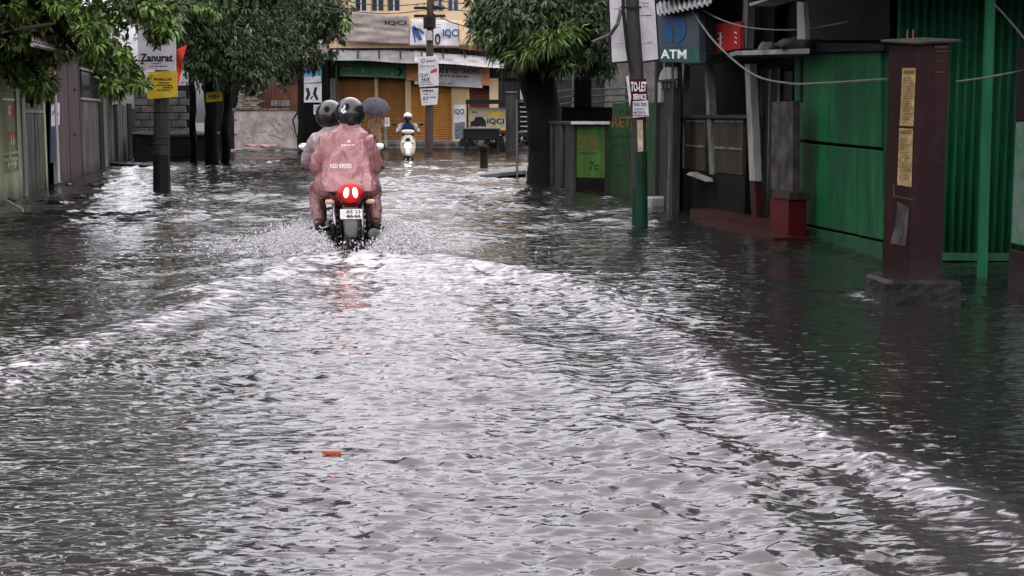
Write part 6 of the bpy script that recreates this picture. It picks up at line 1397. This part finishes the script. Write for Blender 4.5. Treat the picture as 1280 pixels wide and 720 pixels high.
# ------------------------------------------------------------------ oncoming scooter (local Y forward, turned to face the camera)
def scooter_and_rider():
    c = G(509, 199); loc = Vector((c.x, c.y + 0.4, ROAD_Z)); rz = math.pi + R(4)
    t = thing('scooter', 'cream scooter with its headlamp lit coming towards the camera', 'scooter'); PLACE.append((t, loc, (0, 0, rz)))
    wheel(t, 0, 0, 0.23, 0.1, 'metal', 5); wheel(t, 1.22, 0, 0.23, 0.095, 'metal', 5)
    def lo(name, secs, m, par=t, n=20, sq=0.8):
        rr_ = [[Vector((hx * math.copysign(abs(math.cos(a)) ** sq, math.cos(a)), y, zc + hz * math.copysign(abs(math.sin(a)) ** sq, math.sin(a)))) for a in [2 * math.pi * k / n for k in range(n)]] for y, zc, hx, hz in secs]
        return MB().rings(rr_).build(name, M[m], par, smooth=True)
    rr_ = []   # front apron, lofted upwards
    for z, hx, y, th in ((0.30, 0.10, 1.05, 0.09), (0.42, 0.19, 1.03, 0.11), (0.58, 0.225, 1.0, 0.12), (0.74, 0.215, 0.95, 0.11), (0.86, 0.15, 0.92, 0.09), (0.95, 0.09, 0.89, 0.07)):
        rr_.append([Vector((hx * math.cos(a), y + th * math.sin(a) * (1.0 if math.sin(a) > 0 else 0.35), z)) for a in [2 * math.pi * k / 22 for k in range(22)]])
    ap = MB().rings(rr_).build('front_apron', M['scooter'], t, smooth=True)
    o = lo('headlamp', [(1.06, 0.64, 0.10, 0.085), (1.115, 0.64, 0.12, 0.10), (1.14, 0.635, 0.105, 0.085)], 'metal'); lo('lens', [(1.141, 0.635, 0.10, 0.08), (1.165, 0.635, 0.075, 0.06), (1.172, 0.635, 0.02, 0.02)], 'headglow', o)
    for sx in (-1, 1):
        lo_ = MB().ball((sx * 0.155, 1.07, 0.73), (0.045, 0.03, 0.035), 12, 8, Matrix.Rotation(sx * 0.5, 3, 'Z')).build('indicator', mat('clear lens', (0.6, 0.58, 0.55), 0.15, (0.5, 0.45, 0.4), 0.2, 8, 0.1, 0, coat=0.5), t, smooth=True)
    MB().prism([(-0.075, 1.045, 0.78), (0.075, 1.045, 0.78), (0.045, 1.03, 0.86), (-0.045, 1.03, 0.86)], (0, 0.03, 0)).build('grille', M['black'], t)
    secs = []
    for k in range(9):
        a = R(25) + R(140) * k / 8; c2 = Vector((0, 1.22 + 0.265 * math.cos(a), 0.23 + 0.275 * math.sin(a))); d = Vector((0, math.cos(a), math.sin(a))); secs.append([c2 + Vector((-0.085, 0, 0)) - d * 0.05, c2 + Vector((-0.06, 0, 0)) + d * 0.005, c2 + d * 0.02, c2 + Vector((0.06, 0, 0)) + d * 0.005, c2 + Vector((0.085, 0, 0)) - d * 0.05, c2 - d * 0.01])
    MB().rings(secs).build('front_mudguard', M['scooter'], t, smooth=True)
    for sx in (-0.07, 0.07): MB().tube([(sx, 1.22, 0.23), (sx * 0.7, 1.08, 0.55)], 0.022, 8).build('fork_leg', M['black'], t, smooth=True)
    lo('handlebar_cover', [(0.82, 1.02, 0.12, 0.05), (0.88, 1.04, 0.2, 0.065), (0.94, 1.03, 0.17, 0.055), (0.975, 1.015, 0.09, 0.03)], 'scooter')
    MB().tube([(-0.36, 0.82, 1.0), (-0.2, 0.88, 1.04), (0.2, 0.88, 1.04), (0.36, 0.82, 1.0)], 0.013, 8).build('handlebar', M['black'], t, smooth=True)
    for sx in (-1, 1):
        MB().tube([(sx * 0.25, 0.86, 1.03), (sx * 0.38, 0.81, 0.995)], 0.02, 10).build('grip', M['rubber'], t, smooth=True); MB().tube([(sx * 0.22, 0.93, 1.03), (sx * 0.37, 0.88, 1.0)], 0.008, 6).build('lever', M['black'], t)
        o = MB().tube([(sx * 0.22, 0.88, 1.05), (sx * 0.30, 0.92, 1.19), (sx * 0.36, 0.92, 1.23)], 0.008, 6).build('mirror_arm', M['black'], t); MB().ball((sx * 0.395, 0.92, 1.245), (0.07, 0.022, 0.042), 14, 8, Matrix.Rotation(-sx * 0.35, 3, 'Y')).build('mirror', M['black'], o, smooth=True)
    MB().rbox((0, 0.62, 0.30), (0.34, 0.5, 0.07), 0.02).build('floorboard', M['greypl'], t)
    lo('rear_body', [(-0.3, 0.62, 0.08, 0.06), (-0.2, 0.60, 0.17, 0.13), (0.1, 0.54, 0.2, 0.19), (0.33, 0.52, 0.17, 0.2), (0.4, 0.5, 0.12, 0.16)], 'scooter'); lo('seat', [(-0.28, 0.76, 0.09, 0.03), (-0.15, 0.765, 0.14, 0.05), (0.2, 0.75, 0.15, 0.055), (0.4, 0.73, 0.1, 0.04)], 'rubber'); lo('tail_lamp', [(-0.33, 0.64, 0.05, 0.03), (-0.29, 0.64, 0.09, 0.05)], 'red')
    MB().rbox((0, 1.13, 0.50), (0.2, 0.01, 0.05), 0.004).build('number_plate', M['plate'], t)
    p = thing('person', 'scooter rider in a navy jacket with grey sleeves and a white helmet', 'person'); PLACE.append((p, loc, (0, 0, rz)))
    J = dict(pel=(0, 0.16, 0.86), sp=(0, 0.18, 1.03), ch=(0, 0.23, 1.2), nk=(0, 0.27, 1.33), hd=(0, 0.3, 1.45), shL=(-0.19, 0.22, 1.24), shR=(0.19, 0.22, 1.24), elL=(-0.3, 0.42, 1.06), elR=(0.3, 0.42, 1.06), wrL=(-0.31, 0.72, 1.04), wrR=(0.31, 0.72, 1.04), hipL=(-0.1, 0.18, 0.82), hipR=(0.1, 0.18, 0.82), knL=(-0.17, 0.62, 0.80), knR=(0.17, 0.62, 0.80), anL=(-0.13, 0.66, 0.41), anR=(0.13, 0.66, 0.41))
    body(p, J, grip={'L': (0.0, 0.9, -0.2), 'R': (0, 0.9, -0.2)})
    clothes('jacket', 'navy', p, [], [ring((0, 0.16, 0.82), 0.18, 0.13), ring((0, 0.18, 0.95), 0.18, 0.13), ring((0, 0.21, 1.1), 0.19, 0.13), ring((0, 0.23, 1.2), 0.185, 0.12), ring((0, 0.25, 1.27), 0.13, 0.1), ring((0, 0.265, 1.33), 0.07, 0.07)], 0.02, 0.02, 0.12, 2)
    clothes('sleeves', 'greycloth', p, [([J['sh' + k], J['el' + k], J['wr' + k]], [0.075, 0.06, 0.042]) for k in 'LR'], None, 0.02, 0.015, 0.1, 1)
    clothes('trousers', 'tancloth', p, [([J['hip' + k], J['kn' + k]], [0.105, 0.08]) for k in 'LR'] + [([J['kn' + k], J['an' + k]], [0.078, 0.055]) for k in 'LR'], None, 0.02, 0.015, 0.1, 1)
    for k in 'LR': shoe(p, J['an' + k], Vector(J['an' + k]) + Vector((0, 0.2, -0.05)))
    helmet(p, (0, 0.3, 1.45), 'whitehelmet', (0, 1, 0), False, 1.0)
    MB().ball((0, 0.37, 1.385), (0.075, 0.07, 0.06), 14, 10).build('face_mask', M['darkcloth'], p, smooth=True)
scooter_and_rider()

# ------------------------------------------------------------------ walker under an umbrella
def walker():
    c = G(470, 196); loc = Vector((c.x, c.y, ROAD_Z)); p = thing('person', 'walker in a grey top and tan trousers hidden under a grey umbrella', 'person'); PLACE.append((p, loc, (0, 0, R(-20))))
    J = dict(pel=(0, 0, 0.92), sp=(0, 0.01, 1.08), ch=(0, 0.03, 1.28), nk=(0, 0.05, 1.43), hd=(0, 0.07, 1.54), shL=(-0.17, 0.02, 1.35), shR=(0.17, 0.02, 1.35), elL=(-0.22, -0.02, 1.1), elR=(0.24, 0.08, 1.14), wrL=(-0.2, 0.1, 0.9), wrR=(0.14, 0.2, 1.3), hipL=(-0.09, 0, 0.9), hipR=(0.09, 0, 0.9), knL=(-0.1, 0.16, 0.52), knR=(0.1, -0.02, 0.5), anL=(-0.1, 0.12, 0.1), anR=(0.1, -0.2, 0.13))
    body(p, J)
    clothes('shirt', 'tancloth', p, [([J['sh' + k], J['el' + k], Vector(J['el' + k]).lerp(Vector(J['wr' + k]), 0.5)], [0.07, 0.058, 0.045]) for k in 'LR'], [ring((0, 0, 0.86), 0.17, 0.12), ring((0, 0.01, 1.05), 0.165, 0.115), ring((0, 0.03, 1.25), 0.18, 0.12), ring((0, 0.04, 1.36), 0.13, 0.09), ring((0, 0.05, 1.42), 0.065, 0.065)], 0.02, 0.02, 0.12, 2)
    clothes('trousers', 'tancloth', p, [([J['pel'], J['hip' + k], J['kn' + k]], [0.12, 0.11, 0.075]) for k in 'LR'] + [([J['kn' + k], J['an' + k]], [0.073, 0.06]) for k in 'LR'], None, 0.02, 0.02, 0.1, 1)
    for k in 'LR': shoe(p, J['an' + k], Vector(J['an' + k]) + Vector((0, 0.2, -0.05)))
    MB().ball((0, 0.06, 1.575), (0.092, 0.105, 0.085), 14, 10).build('hair', M['hair'], p, smooth=True)
    for sx in (-0.032, 0.032): MB().ball((sx, 0.155, 1.56), (0.013, 0.01, 0.009), 8, 6).build('eye', M['signwhite'], p, smooth=True)
    MB().ball((0, 0.152, 1.485), (0.026, 0.01, 0.008), 8, 6).build('mouth', M['redcloth'], p, smooth=True)
    top = P(469, 126, c.y - 0.25); u = thing('umbrella', 'grey umbrella tilted over the walker behind the motorcycle', 'umbrella', top)
    ax = Vector((0.12, -0.75, 1)).normalized(); a0 = ax.cross(Vector((0, 1, 0))).normalized(); b0 = ax.cross(a0); n = 32; rr_ = []
    for j in range(9):
        th = R(4) + R(64) * j / 8; rg = []
        for k in range(n):
            w_ = 2 * math.pi * k / n; sag = 1 - 0.055 * (j / 8) * (0.5 - 0.5 * math.cos(w_ * 8)); rad = 0.5 * math.sin(th) * sag; rg.append(top + ax * (0.40 * (math.cos(th) - 1)) + (a0 * math.cos(w_) + b0 * math.sin(w_)) * rad)
        rr_.append(rg)
    o = MB().rings(rr_, cap=False).build('canopy', M['umbrella'], u, smooth=False); solid(o, 0.006)
    hand = Vector(J['wr' + 'R']); MB().tube([top + ax * 0.07, top - ax * 0.42], 0.009, 6).build('shaft', M['metal'], u); e = top - ax * 0.42; MB().tube([e + ax * 0.02, e - ax * 0.1, e - ax * 0.13 + a0 * 0.03, e - ax * 0.11 + a0 * 0.06], 0.014, 8).build('handle', M['blackpl'], u, smooth=True)
    for k in range(8):
        w_ = 2 * math.pi * (k) / 8; d = a0 * math.cos(w_) + b0 * math.sin(w_); MB().tube([top - ax * 0.02, top + ax * (0.40 * (math.cos(R(36)) - 1) - 0.012) + d * 0.5 * math.sin(R(36)), top + ax * (0.40 * (math.cos(R(68)) - 1) - 0.004) + d * 0.495 * math.sin(R(68))], 0.004, 5).build('rib', M['metal'], u)
walker()

# ------------------------------------------------------------------ two parked motorcycles by the billboard
for k, (px, py, rz, m, lab) in enumerate(((621, 188, 62, 'black', 'black motorcycle parked nearest the stall under the billboard'), (647, 187.5, -70, 'black', 'black motorcycle parked against the gate pillar by the tree'))):
    b_ = motorcycle(lab, m, False, False, 'motorcycles parked by the billboard'); c = G(px, py); PLACE.append((b_, (c.x, c.y, -0.16), (0, R(6), R(rz))))
for o_, l_, r_ in PLACE: o_.location = l_; o_.rotation_euler = r_
# ------------------------------------------------------------------ flood water
def spectrum_tile(n, L, l0, l1, spread, seed, cut=1.0):
    """random wave field on an n x n tile of L metres with wavelengths l0..l1, scaled to unit slope"""
    g = np.random.default_rng(seed); k = np.fft.fftfreq(n, L / n); kx, ky = np.meshgrid(k, k); kk = np.hypot(kx, ky); kk[0, 0] = 1e-9
    lam = 1 / kk; A = ((lam > l0) & (lam < l1)).astype(float) * kk ** -2.2
    A *= (0.06 + (np.abs(ky) / kk) ** spread)
    f = np.fft.ifft2(A * np.exp(2j * np.pi * g.random((n, n)))).real
    sx = np.gradient(f, L / n, axis=1); sy = np.gradient(f, L / n, axis=0); f /= np.sqrt((sx ** 2 + sy ** 2).mean()); return f, L
def sample(tile, x, y):
    f, L = tile; n = f.shape[0]; u = np.mod(x / L, 1) * n; v = np.mod(y / L, 1) * n
    i = np.floor(u).astype(int) % n; j = np.floor(v).astype(int) % n; a = u - np.floor(u); b = v - np.floor(v); i1 = (i + 1) % n; j1 = (j + 1) % n
    return f[j, i] * (1 - a) * (1 - b) + f[j, i1] * a * (1 - b) + f[j1, i] * (1 - a) * b + f[j1, i1] * a * b
def sstep(a, b, x): t = np.clip((x - a) / (b - a), 0, 1); return t * t * (3 - 2 * t)
def water():
    ys = [1.8]
    while ys[-1] < 55.9: ys.append(ys[-1] + 0.0022 * (ys[-1] + 1.2))
    ys = np.array(ys); ta = np.arange(-0.46, 0.4601, 0.0022)
    ext = np.array([0.47, 0.49, 0.52, 0.57, 0.65, 0.8, 1.0, 1.4, 2.0, 3.0]); ta = np.concatenate([-ext[::-1], ta, ext])
    T, Y = np.meshgrid(ta, ys); X = T * (Y + 1.2); sp = 0.0022 * (Y + 1.2)
    # wake edges, traced on the water plane
    tr = lambda L_: np.array([[G(a, b).x, G(a, b).y] for a, b in L_])
    Rr = tr([(478, 312), (560, 318), (680, 338), (780, 371), (900, 438), (1000, 500), (1100, 568), (1280, 634), (1500, 720)])[::-1]
    Lr = tr([(392, 312), (330, 332), (250, 366), (130, 410), (0, 457), (-220, 540), (-500, 640)])[::-1]
    R2 = tr([(440, 330), (560, 380), (700, 470), (830, 570), (960, 660), (1080, 720), (1250, 800)])[::-1]
    L2 = tr([(380, 318), (300, 330), (180, 345), (80, 352), (0, 360), (-200, 380)])[::-1]
    rng1 = spectrum_tile(512, 6.0, 0.5, 3.0, 1, 11)
    wob = sample(rng1, X, Y) * 0.35
    xr = np.interp(Y, Rr[:, 1], Rr[:, 0]) + wob * 0.5; xl = np.interp(Y, Lr[:, 1], Lr[:, 0]) + wob; x2 = np.interp(Y, R2[:, 1], R2[:, 0]) + wob * 0.6
    ok = sstep(13.9, 13.0, Y)
    inside = sstep(0.0, 0.18, xr - X) * sstep(-0.1, 0.35, X - xl) * ok
    right_out = sstep(-0.05, 0.1, X - xr) * ok
    bands = [(0.03, 0.075, 2.1, 31), (0.065, 0.15, 4.1, 32), (0.15, 0.7, 9.3, 33)]
    # choppiness across the flood: lively in the wake and in the open street, calm in the lee of the right bank
    lee = sstep(0.2, 1.4, X - (2.0 - 0.17 * Y) + 0.0) * sstep(24, 15, Y)
    base_a = 1.0 - 0.22 * lee - 0.12 * right_out
    A = np.clip(base_a * (1 - inside) + 1.0 * inside, 0.2, 1.2)
    left_calm = sstep(-1.4, -2.6, X) * sstep(16, 8, Y); A *= 1 - 0.2 * left_calm * (1 - inside)
    gust = 0.5 + 0.8 * (sample(spectrum_tile(512, 14.0, 1.2, 6.0, 0, 5), X, Y) * 2.0 + 0.5).clip(0, 1)
    Z = np.zeros_like(X)
    for (l0, l1, L, sd), s in zip(bands, (0.17, 0.165, 0.045)):
        t = spectrum_tile(1024, L, l0, l1, 3, sd); f = sample(t, X + 0.12 * Y, Y - 0.12 * X) + 0.6 * sample(t, (X * 0.95 + Y * 0.31) * 1.13 + 3.1, (Y * 0.95 - X * 0.31) * 1.13 + 1.7)
        lm = math.sqrt(l0 * l1); fade = 1 - sstep(lm / 5, lm / 2.4, sp)
        sig = np.sqrt((f ** 2).mean()); f = f + 0.16 * (f * f / sig - sig)      # peaky crests, flat troughs
        Z += f * s * fade * A * gust * (1 + (2.4 if l1 > 0.5 else 0.3) * sstep(9, 22, Y))
    # ridges along the wake edges
    nz = sample(rng1, X * 1.7 + 2, Y * 1.7)
    def ridge(xe, w, h, s): return h * np.exp(-((X - xe + s) / w) ** 2) * ok * (0.85 + 0.4 * np.clip(nz * 2, -0.5, 0.5))
    Z += ridge(xr, 0.19, 0.040, 0.20) + ridge(xr, 0.12, 0.016, 0.62) + ridge(xr, 0.14, 0.012, 1.0) + ridge(x2, 0.14, 0.016, 0) + ridge(xl, 0.21, 0.042, -0.2) + ridge(xl, 0.14, 0.018, -0.66) + ridge(xr, 0.2, 0.008, -0.35) + ridge(xl, 0.22, 0.010, 0.4)
    xl2 = np.interp(Y, L2[:, 1], L2[:, 0]); Z += ridge(xl2, 0.12, 0.022, 0)
    # churned water round the motorcycle
    rot = np.array([[math.cos(-BROT), -math.sin(-BROT)], [math.sin(-BROT), math.cos(-BROT)]])
    lx = (X - BX) * rot[0, 0] + (Y - BY) * rot[0, 1]; ly = (X - BX) * rot[1, 0] + (Y - BY) * rot[1, 1]
    churn = np.exp(-((lx / 0.55) ** 2 + ((ly - 0.25) / 0.95) ** 2)); trail = np.exp(-(lx / (0.30 + 0.14 * np.clip(-ly, 0, 6))) ** 2) * sstep(0.2, -0.5, ly) * np.exp(np.clip(ly, -8, 0) / 3.0)
    ft = spectrum_tile(1024, 3.7, 0.05, 0.4, 0, 77); fine = sample(ft, X, Y); fine /= fine.std()
    Z += churn * (0.002 + 0.022 * fine) + trail * 0.006 * fine * (sp < 0.06)
    Z += 0.065 * np.exp(-(((np.abs(lx) - 0.36) / 0.12) ** 2 + ((ly - 0.1) / 0.5) ** 2)) * (1 + 0.7 * fine)
    # foam cover
    fb = sample(spectrum_tile(1024, 5.3, 0.06, 1.1, 0.3, 78), X, Y); fb /= fb.std()
    wx, wy = X + 0.05 * fb, Y + 0.04 * sample(rng1, X * 2, Y * 2)
    def fil(L, l0, l1, sd): t = sample(spectrum_tile(1024, L, l0, l1, 1.2, sd), wx, wy); return 1.0 - np.abs(t / t.std()) * 1.5      # torn threads of froth
    cell = 0.55 * fil(3.1, 0.05, 0.16, 79) + 0.45 * fil(4.3, 0.10, 0.3, 80) + 0.08 * np.clip(fb, -1.5, 1.5)
    def patch(cov): return sstep(0.98 - 1.5 * cov, 1.35 - 1.5 * cov, cell)
    near_bike = np.clip((Y - 6.5) / 6.0, 0, 1)
    wide = np.exp(-((lx / 0.95) ** 2 + ((ly + 0.5) / 1.5) ** 2)); cov = np.clip(1.15 * churn + 0.85 * trail + 0.55 * wide, 0, 1.1)
    cov = np.maximum(cov, inside * (0.10 + 0.62 * near_bike ** 1.2))
    cr = lambda xe, w, s: np.exp(-((X - xe + s) / w) ** 2) * ok
    cov = np.maximum(cov, cr(xr, 0.24, 0.2) * 0.44); cov = np.maximum(cov, cr(xl, 0.22, -0.2) * 0.74); cov = np.maximum(cov, cr(xl2, 0.16, 0) * 0.5 * (X < BX)); cov = np.maximum(cov, cr(x2, 0.12, 0.02) * 0.25)
    cov = np.maximum(cov, 0.10 * (1 - inside) * sstep(40, 20, Y) * (0.5 + 0.5 * gust))
    foam = patch(cov) * np.clip(0.25 + cov, 0, 1)
    aer_sheen = np.clip(inside * (0.55 + 0.45 * near_bike) * (0.8 + 0.12 * fb) + cr(xr, 0.24, 0.2) * 0.5 + cr(xl, 0.26, -0.2) * 0.9 + churn + trail * 0.6, 0, 1.2) * sstep(-3.2, -1.0, X + 0.2 * (Y - 4))  # aerated water, plus sky reflection on wake and crests put into the colour
    # small ring ripples and splash foam at the feet of things standing in the flood
    for px, py, r_ in ((202, 238, 0.16), (800, 283, 0.11), (1146, 378, 0.30)):
        c = G(px, py); dd = np.hypot(X - c.x, Y - c.y - r_); foam = np.maximum(foam, 0.6 * np.exp(-((dd - r_ - 0.05) / 0.05) ** 2) * (cell > -0.1)); Z += 0.008 * np.exp(-((dd - r_ - 0.03) / 0.05) ** 2)
    edge = sstep(0.455, 0.6, np.abs(T)); Z *= 1 - edge
    V = np.stack([X, Y, Z], -1).reshape(-1, 3); nr, nc = X.shape
    a = (np.arange(nr - 1)[:, None] * nc + np.arange(nc - 1)[None]).ravel(); F = np.stack([a, a + 1, a + nc + 1, a + nc], 1)
    m = bpy.data.materials.new('muddy flood water'); m.use_nodes = True; N, L_ = m.node_tree.nodes, m.node_tree.links; b = N['Principled BSDF']
    at = N.new('ShaderNodeAttribute'); at.attribute_name = 'foam'
    mx = N.new('ShaderNodeMix'); mx.data_type = 'RGBA'; aa = N.new('ShaderNodeAttribute'); aa.attribute_name = 'silt_sheen'; m0 = N.new('ShaderNodeMix'); m0.data_type = 'RGBA'; m0.inputs['A'].default_value = (0.012, 0.011, 0.0105, 1); m0.inputs['B'].default_value = (0.04, 0.037, 0.039, 1); L_.new(aa.outputs['Fac'], m0.inputs['Factor']); L_.new(m0.outputs['Result'], mx.inputs['A']); mx.inputs['B'].default_value = (0.48, 0.465, 0.48, 1); L_.new(at.outputs['Fac'], mx.inputs['Factor']); L_.new(mx.outputs['Result'], b.inputs['Base Color'])
    mr = N.new('ShaderNodeMapRange'); mr.inputs['To Min'].default_value = 0.035; mr.inputs['To Max'].default_value = 0.6; L_.new(at.outputs['Fac'], mr.inputs['Value']); L_.new(mr.outputs[0], b.inputs['Roughness'])
    b.inputs['IOR'].default_value = 1.6; b.inputs['Specular IOR Level'].default_value = 0.5
    geo = N.new('ShaderNodeNewGeometry'); mp = N.new('ShaderNodeMapping'); mp.inputs['Scale'].default_value = (0.42, 1.3, 1); L_.new(geo.outputs['Position'], mp.inputs['Vector'])
    n1 = N.new('ShaderNodeTexNoise'); n1.inputs['Scale'].default_value = 16; n1.inputs['Detail'].default_value = 1.5; n1.inputs['Roughness'].default_value = 0.55; n1.inputs['Distortion'].default_value = 0.6; L_.new(mp.outputs[0], n1.inputs['Vector'])
    bp = N.new('ShaderNodeBump'); bp.inputs['Strength'].default_value = 0.85; bp.inputs['Distance'].default_value = 0.014; L_.new(n1.outputs['Fac'], bp.inputs['Height']); n2 = N.new('ShaderNodeTexNoise'); n2.inputs['Scale'].default_value = 3.6; n2.inputs['Detail'].default_value = 2; n2.inputs['Distortion'].default_value = 0.8; L_.new(mp.outputs[0], n2.inputs['Vector'])
    bq = N.new('ShaderNodeBump'); bq.inputs['Strength'].default_value = 0.5; bq.inputs['Distance'].default_value = 0.03; L_.new(n2.outputs['Fac'], bq.inputs['Height']); L_.new(bp.outputs[0], bq.inputs['Normal']); L_.new(bq.outputs[0], b.inputs['Normal'])
    o = tri_mesh('water', V, F, m, smooth=True); o['kind'] = 'structure'
    at_ = o.data.attributes.new('foam', 'FLOAT', 'POINT'); at_.data.foreach_set('value', foam.ravel().astype(np.float32))
    at_ = o.data.attributes.new('silt_sheen', 'FLOAT', 'POINT'); at_.data.foreach_set('value', aer_sheen.ravel().astype(np.float32))
water()

# spray thrown up by the motorcycle: droplets and small torn sheets
def spray():
    g = np.random.default_rng(4); V, F = [], []; nb = 0
    ico_v = np.array([(0, 0, 1), (.894, 0, .447), (.276, .851, .447), (-.724, .526, .447), (-.724, -.526, .447), (.276, -.851, .447), (.724, .526, -.447), (-.276, .851, -.447), (-.894, 0, -.447), (-.276, -.851, -.447), (.724, -.526, -.447), (0, 0, -1)])
    ico_f = np.array([(0, 1, 2), (0, 2, 3), (0, 3, 4), (0, 4, 5), (0, 5, 1), (1, 6, 2), (2, 7, 3), (3, 8, 4), (4, 9, 5), (5, 10, 1), (6, 7, 2), (7, 8, 3), (8, 9, 4), (9, 10, 5), (10, 6, 1), (11, 7, 6), (11, 8, 7), (11, 9, 8), (11, 10, 9), (11, 6, 10)])
    cs, sn = math.cos(BROT), math.sin(BROT)
    def drop(lx, ly, z, r, st=1.0):
        nonlocal nb
        x, y = BX + lx * cs - ly * sn, BY + lx * sn + ly * cs; s = np.array([r, r, r * st]); V.append(ico_v * s + np.array([x, y, z])); F.append(ico_f + nb); nb += 12
    for k in range(15000):
        side = g.choice([-1, 1]); src = g.choice([0.1, 0.75, 1.25], p=[.5, .3, .2]); v = g.gamma(2.2, 0.13)
        lx = side * (0.14 + v * g.uniform(0.5, 1.3)); ly = src + g.normal(0, 0.28) - v * 0.5
        z = 0.02 + max(0.0, 0.40 * v * (1.0 - v / 0.8)) * 4.0 * g.random() ** 1.5 * 0.6 + abs(g.normal(0, 0.03))
        drop(lx, ly, z, g.uniform(0.003, 0.0085) * (1 if g.random() > .04 else 1.7), g.uniform(0.8, 1.7))
    for k in range(260): drop(g.normal(0, 0.14), -0.25 + g.normal(0, 0.18), abs(g.normal(0, 0.07)), g.uniform(0.003, 0.010), g.uniform(0.8, 2.0))
    for k in range(90):   # far specks off to the left where the wake breaks
        drop(-0.5 - g.gamma(2, 0.3), 0.8 + g.normal(0, 0.5), abs(g.normal(0, 0.03)) + 0.02 * g.random(), g.uniform(0.004, 0.009))
    m = mat('spray white', (0.55, 0.54, 0.55), 0.2, (0.5, 0.5, 0.5), 0.3, 8, 0.1, 0, coat=0.3)
    o = tri_mesh('water_spray', np.concatenate(V), np.concatenate(F), m, smooth=True); tag(o, 'white spray of drops thrown up round the motorcycle', 'spray'); o['kind'] = 'stuff'
    # curling sheets of water peeling off the tyre and the riders' feet
    w = MB(); r2 = random.Random(2)
    for s, y0, h, ln in ((-1, 0.15, 0.10, 0.5), (1, 0.15, 0.11, 0.5), (-1, 0.9, 0.09, 0.45), (1, 0.9, 0.07, 0.4), (-1, -0.15, 0.04, 0.35), (1, -0.15, 0.045, 0.35)):
        n = 16; rows = []
        for i in range(n + 1):
            u = i / n; hh = h * math.sin(math.pi * u) * (0.7 + 0.6 * r2.random()); rows.append([(s * (0.14 + 0.05 * u), hh * 0.0 - 0.01), (s * (0.18 + 0.12 * u), hh * 0.7), (s * (0.24 + 0.16 * u), hh), (s * (0.30 + 0.2 * u), hh * 0.6), (s * (0.36 + 0.26 * u), -0.01)])
        vs = []
        for i, rw in enumerate(rows):
            ly = y0 + 0.25 - ln * i / n * 1.6
            for lx, z in rw: lx += r2.uniform(-.02, .02); vs.append((BX + lx * cs - ly * sn, BY + lx * sn + ly * cs, z + r2.uniform(-.012, .012)))
        w.add(vs, [(i * 5 + j, i * 5 + j + 1, (i + 1) * 5 + j + 1, (i + 1) * 5 + j) for i in range(n) for j in range(4)])
    o = w.build('bow_wave', m, loc=(BX, BY, 0), smooth=True); o['kind'] = 'stuff'; tag(o, 'broken white bow wave beside the wheels of the motorcycle', 'spray')
spray()
# bits of floating litter
def litter(px, py, m, lab, sx=0.06, sy=0.02):
    p = G(px, py, 0.016); w = MB(); r2 = random.Random(int(px)); pts = [p + Vector((sx * math.cos(a) * r2.uniform(.7, 1.1), sy * math.sin(a) * r2.uniform(.7, 1.1), 0.004 * r2.random() - 0.008)) for a in [k * math.pi / 4 for k in range(8)]]
    tag(w.prism(pts, (0, 0, -0.012)).build('litter_scrap', M[m], loc=p), lab, 'litter')
litter(416, 562, 'scrap', 'orange red scrap floating mid flood below the motorcycle', 0.04, 0.012)
litter(944, 519, 'signwhite', 'white wrapper floating on the calm water at the right', 0.045, 0.05)
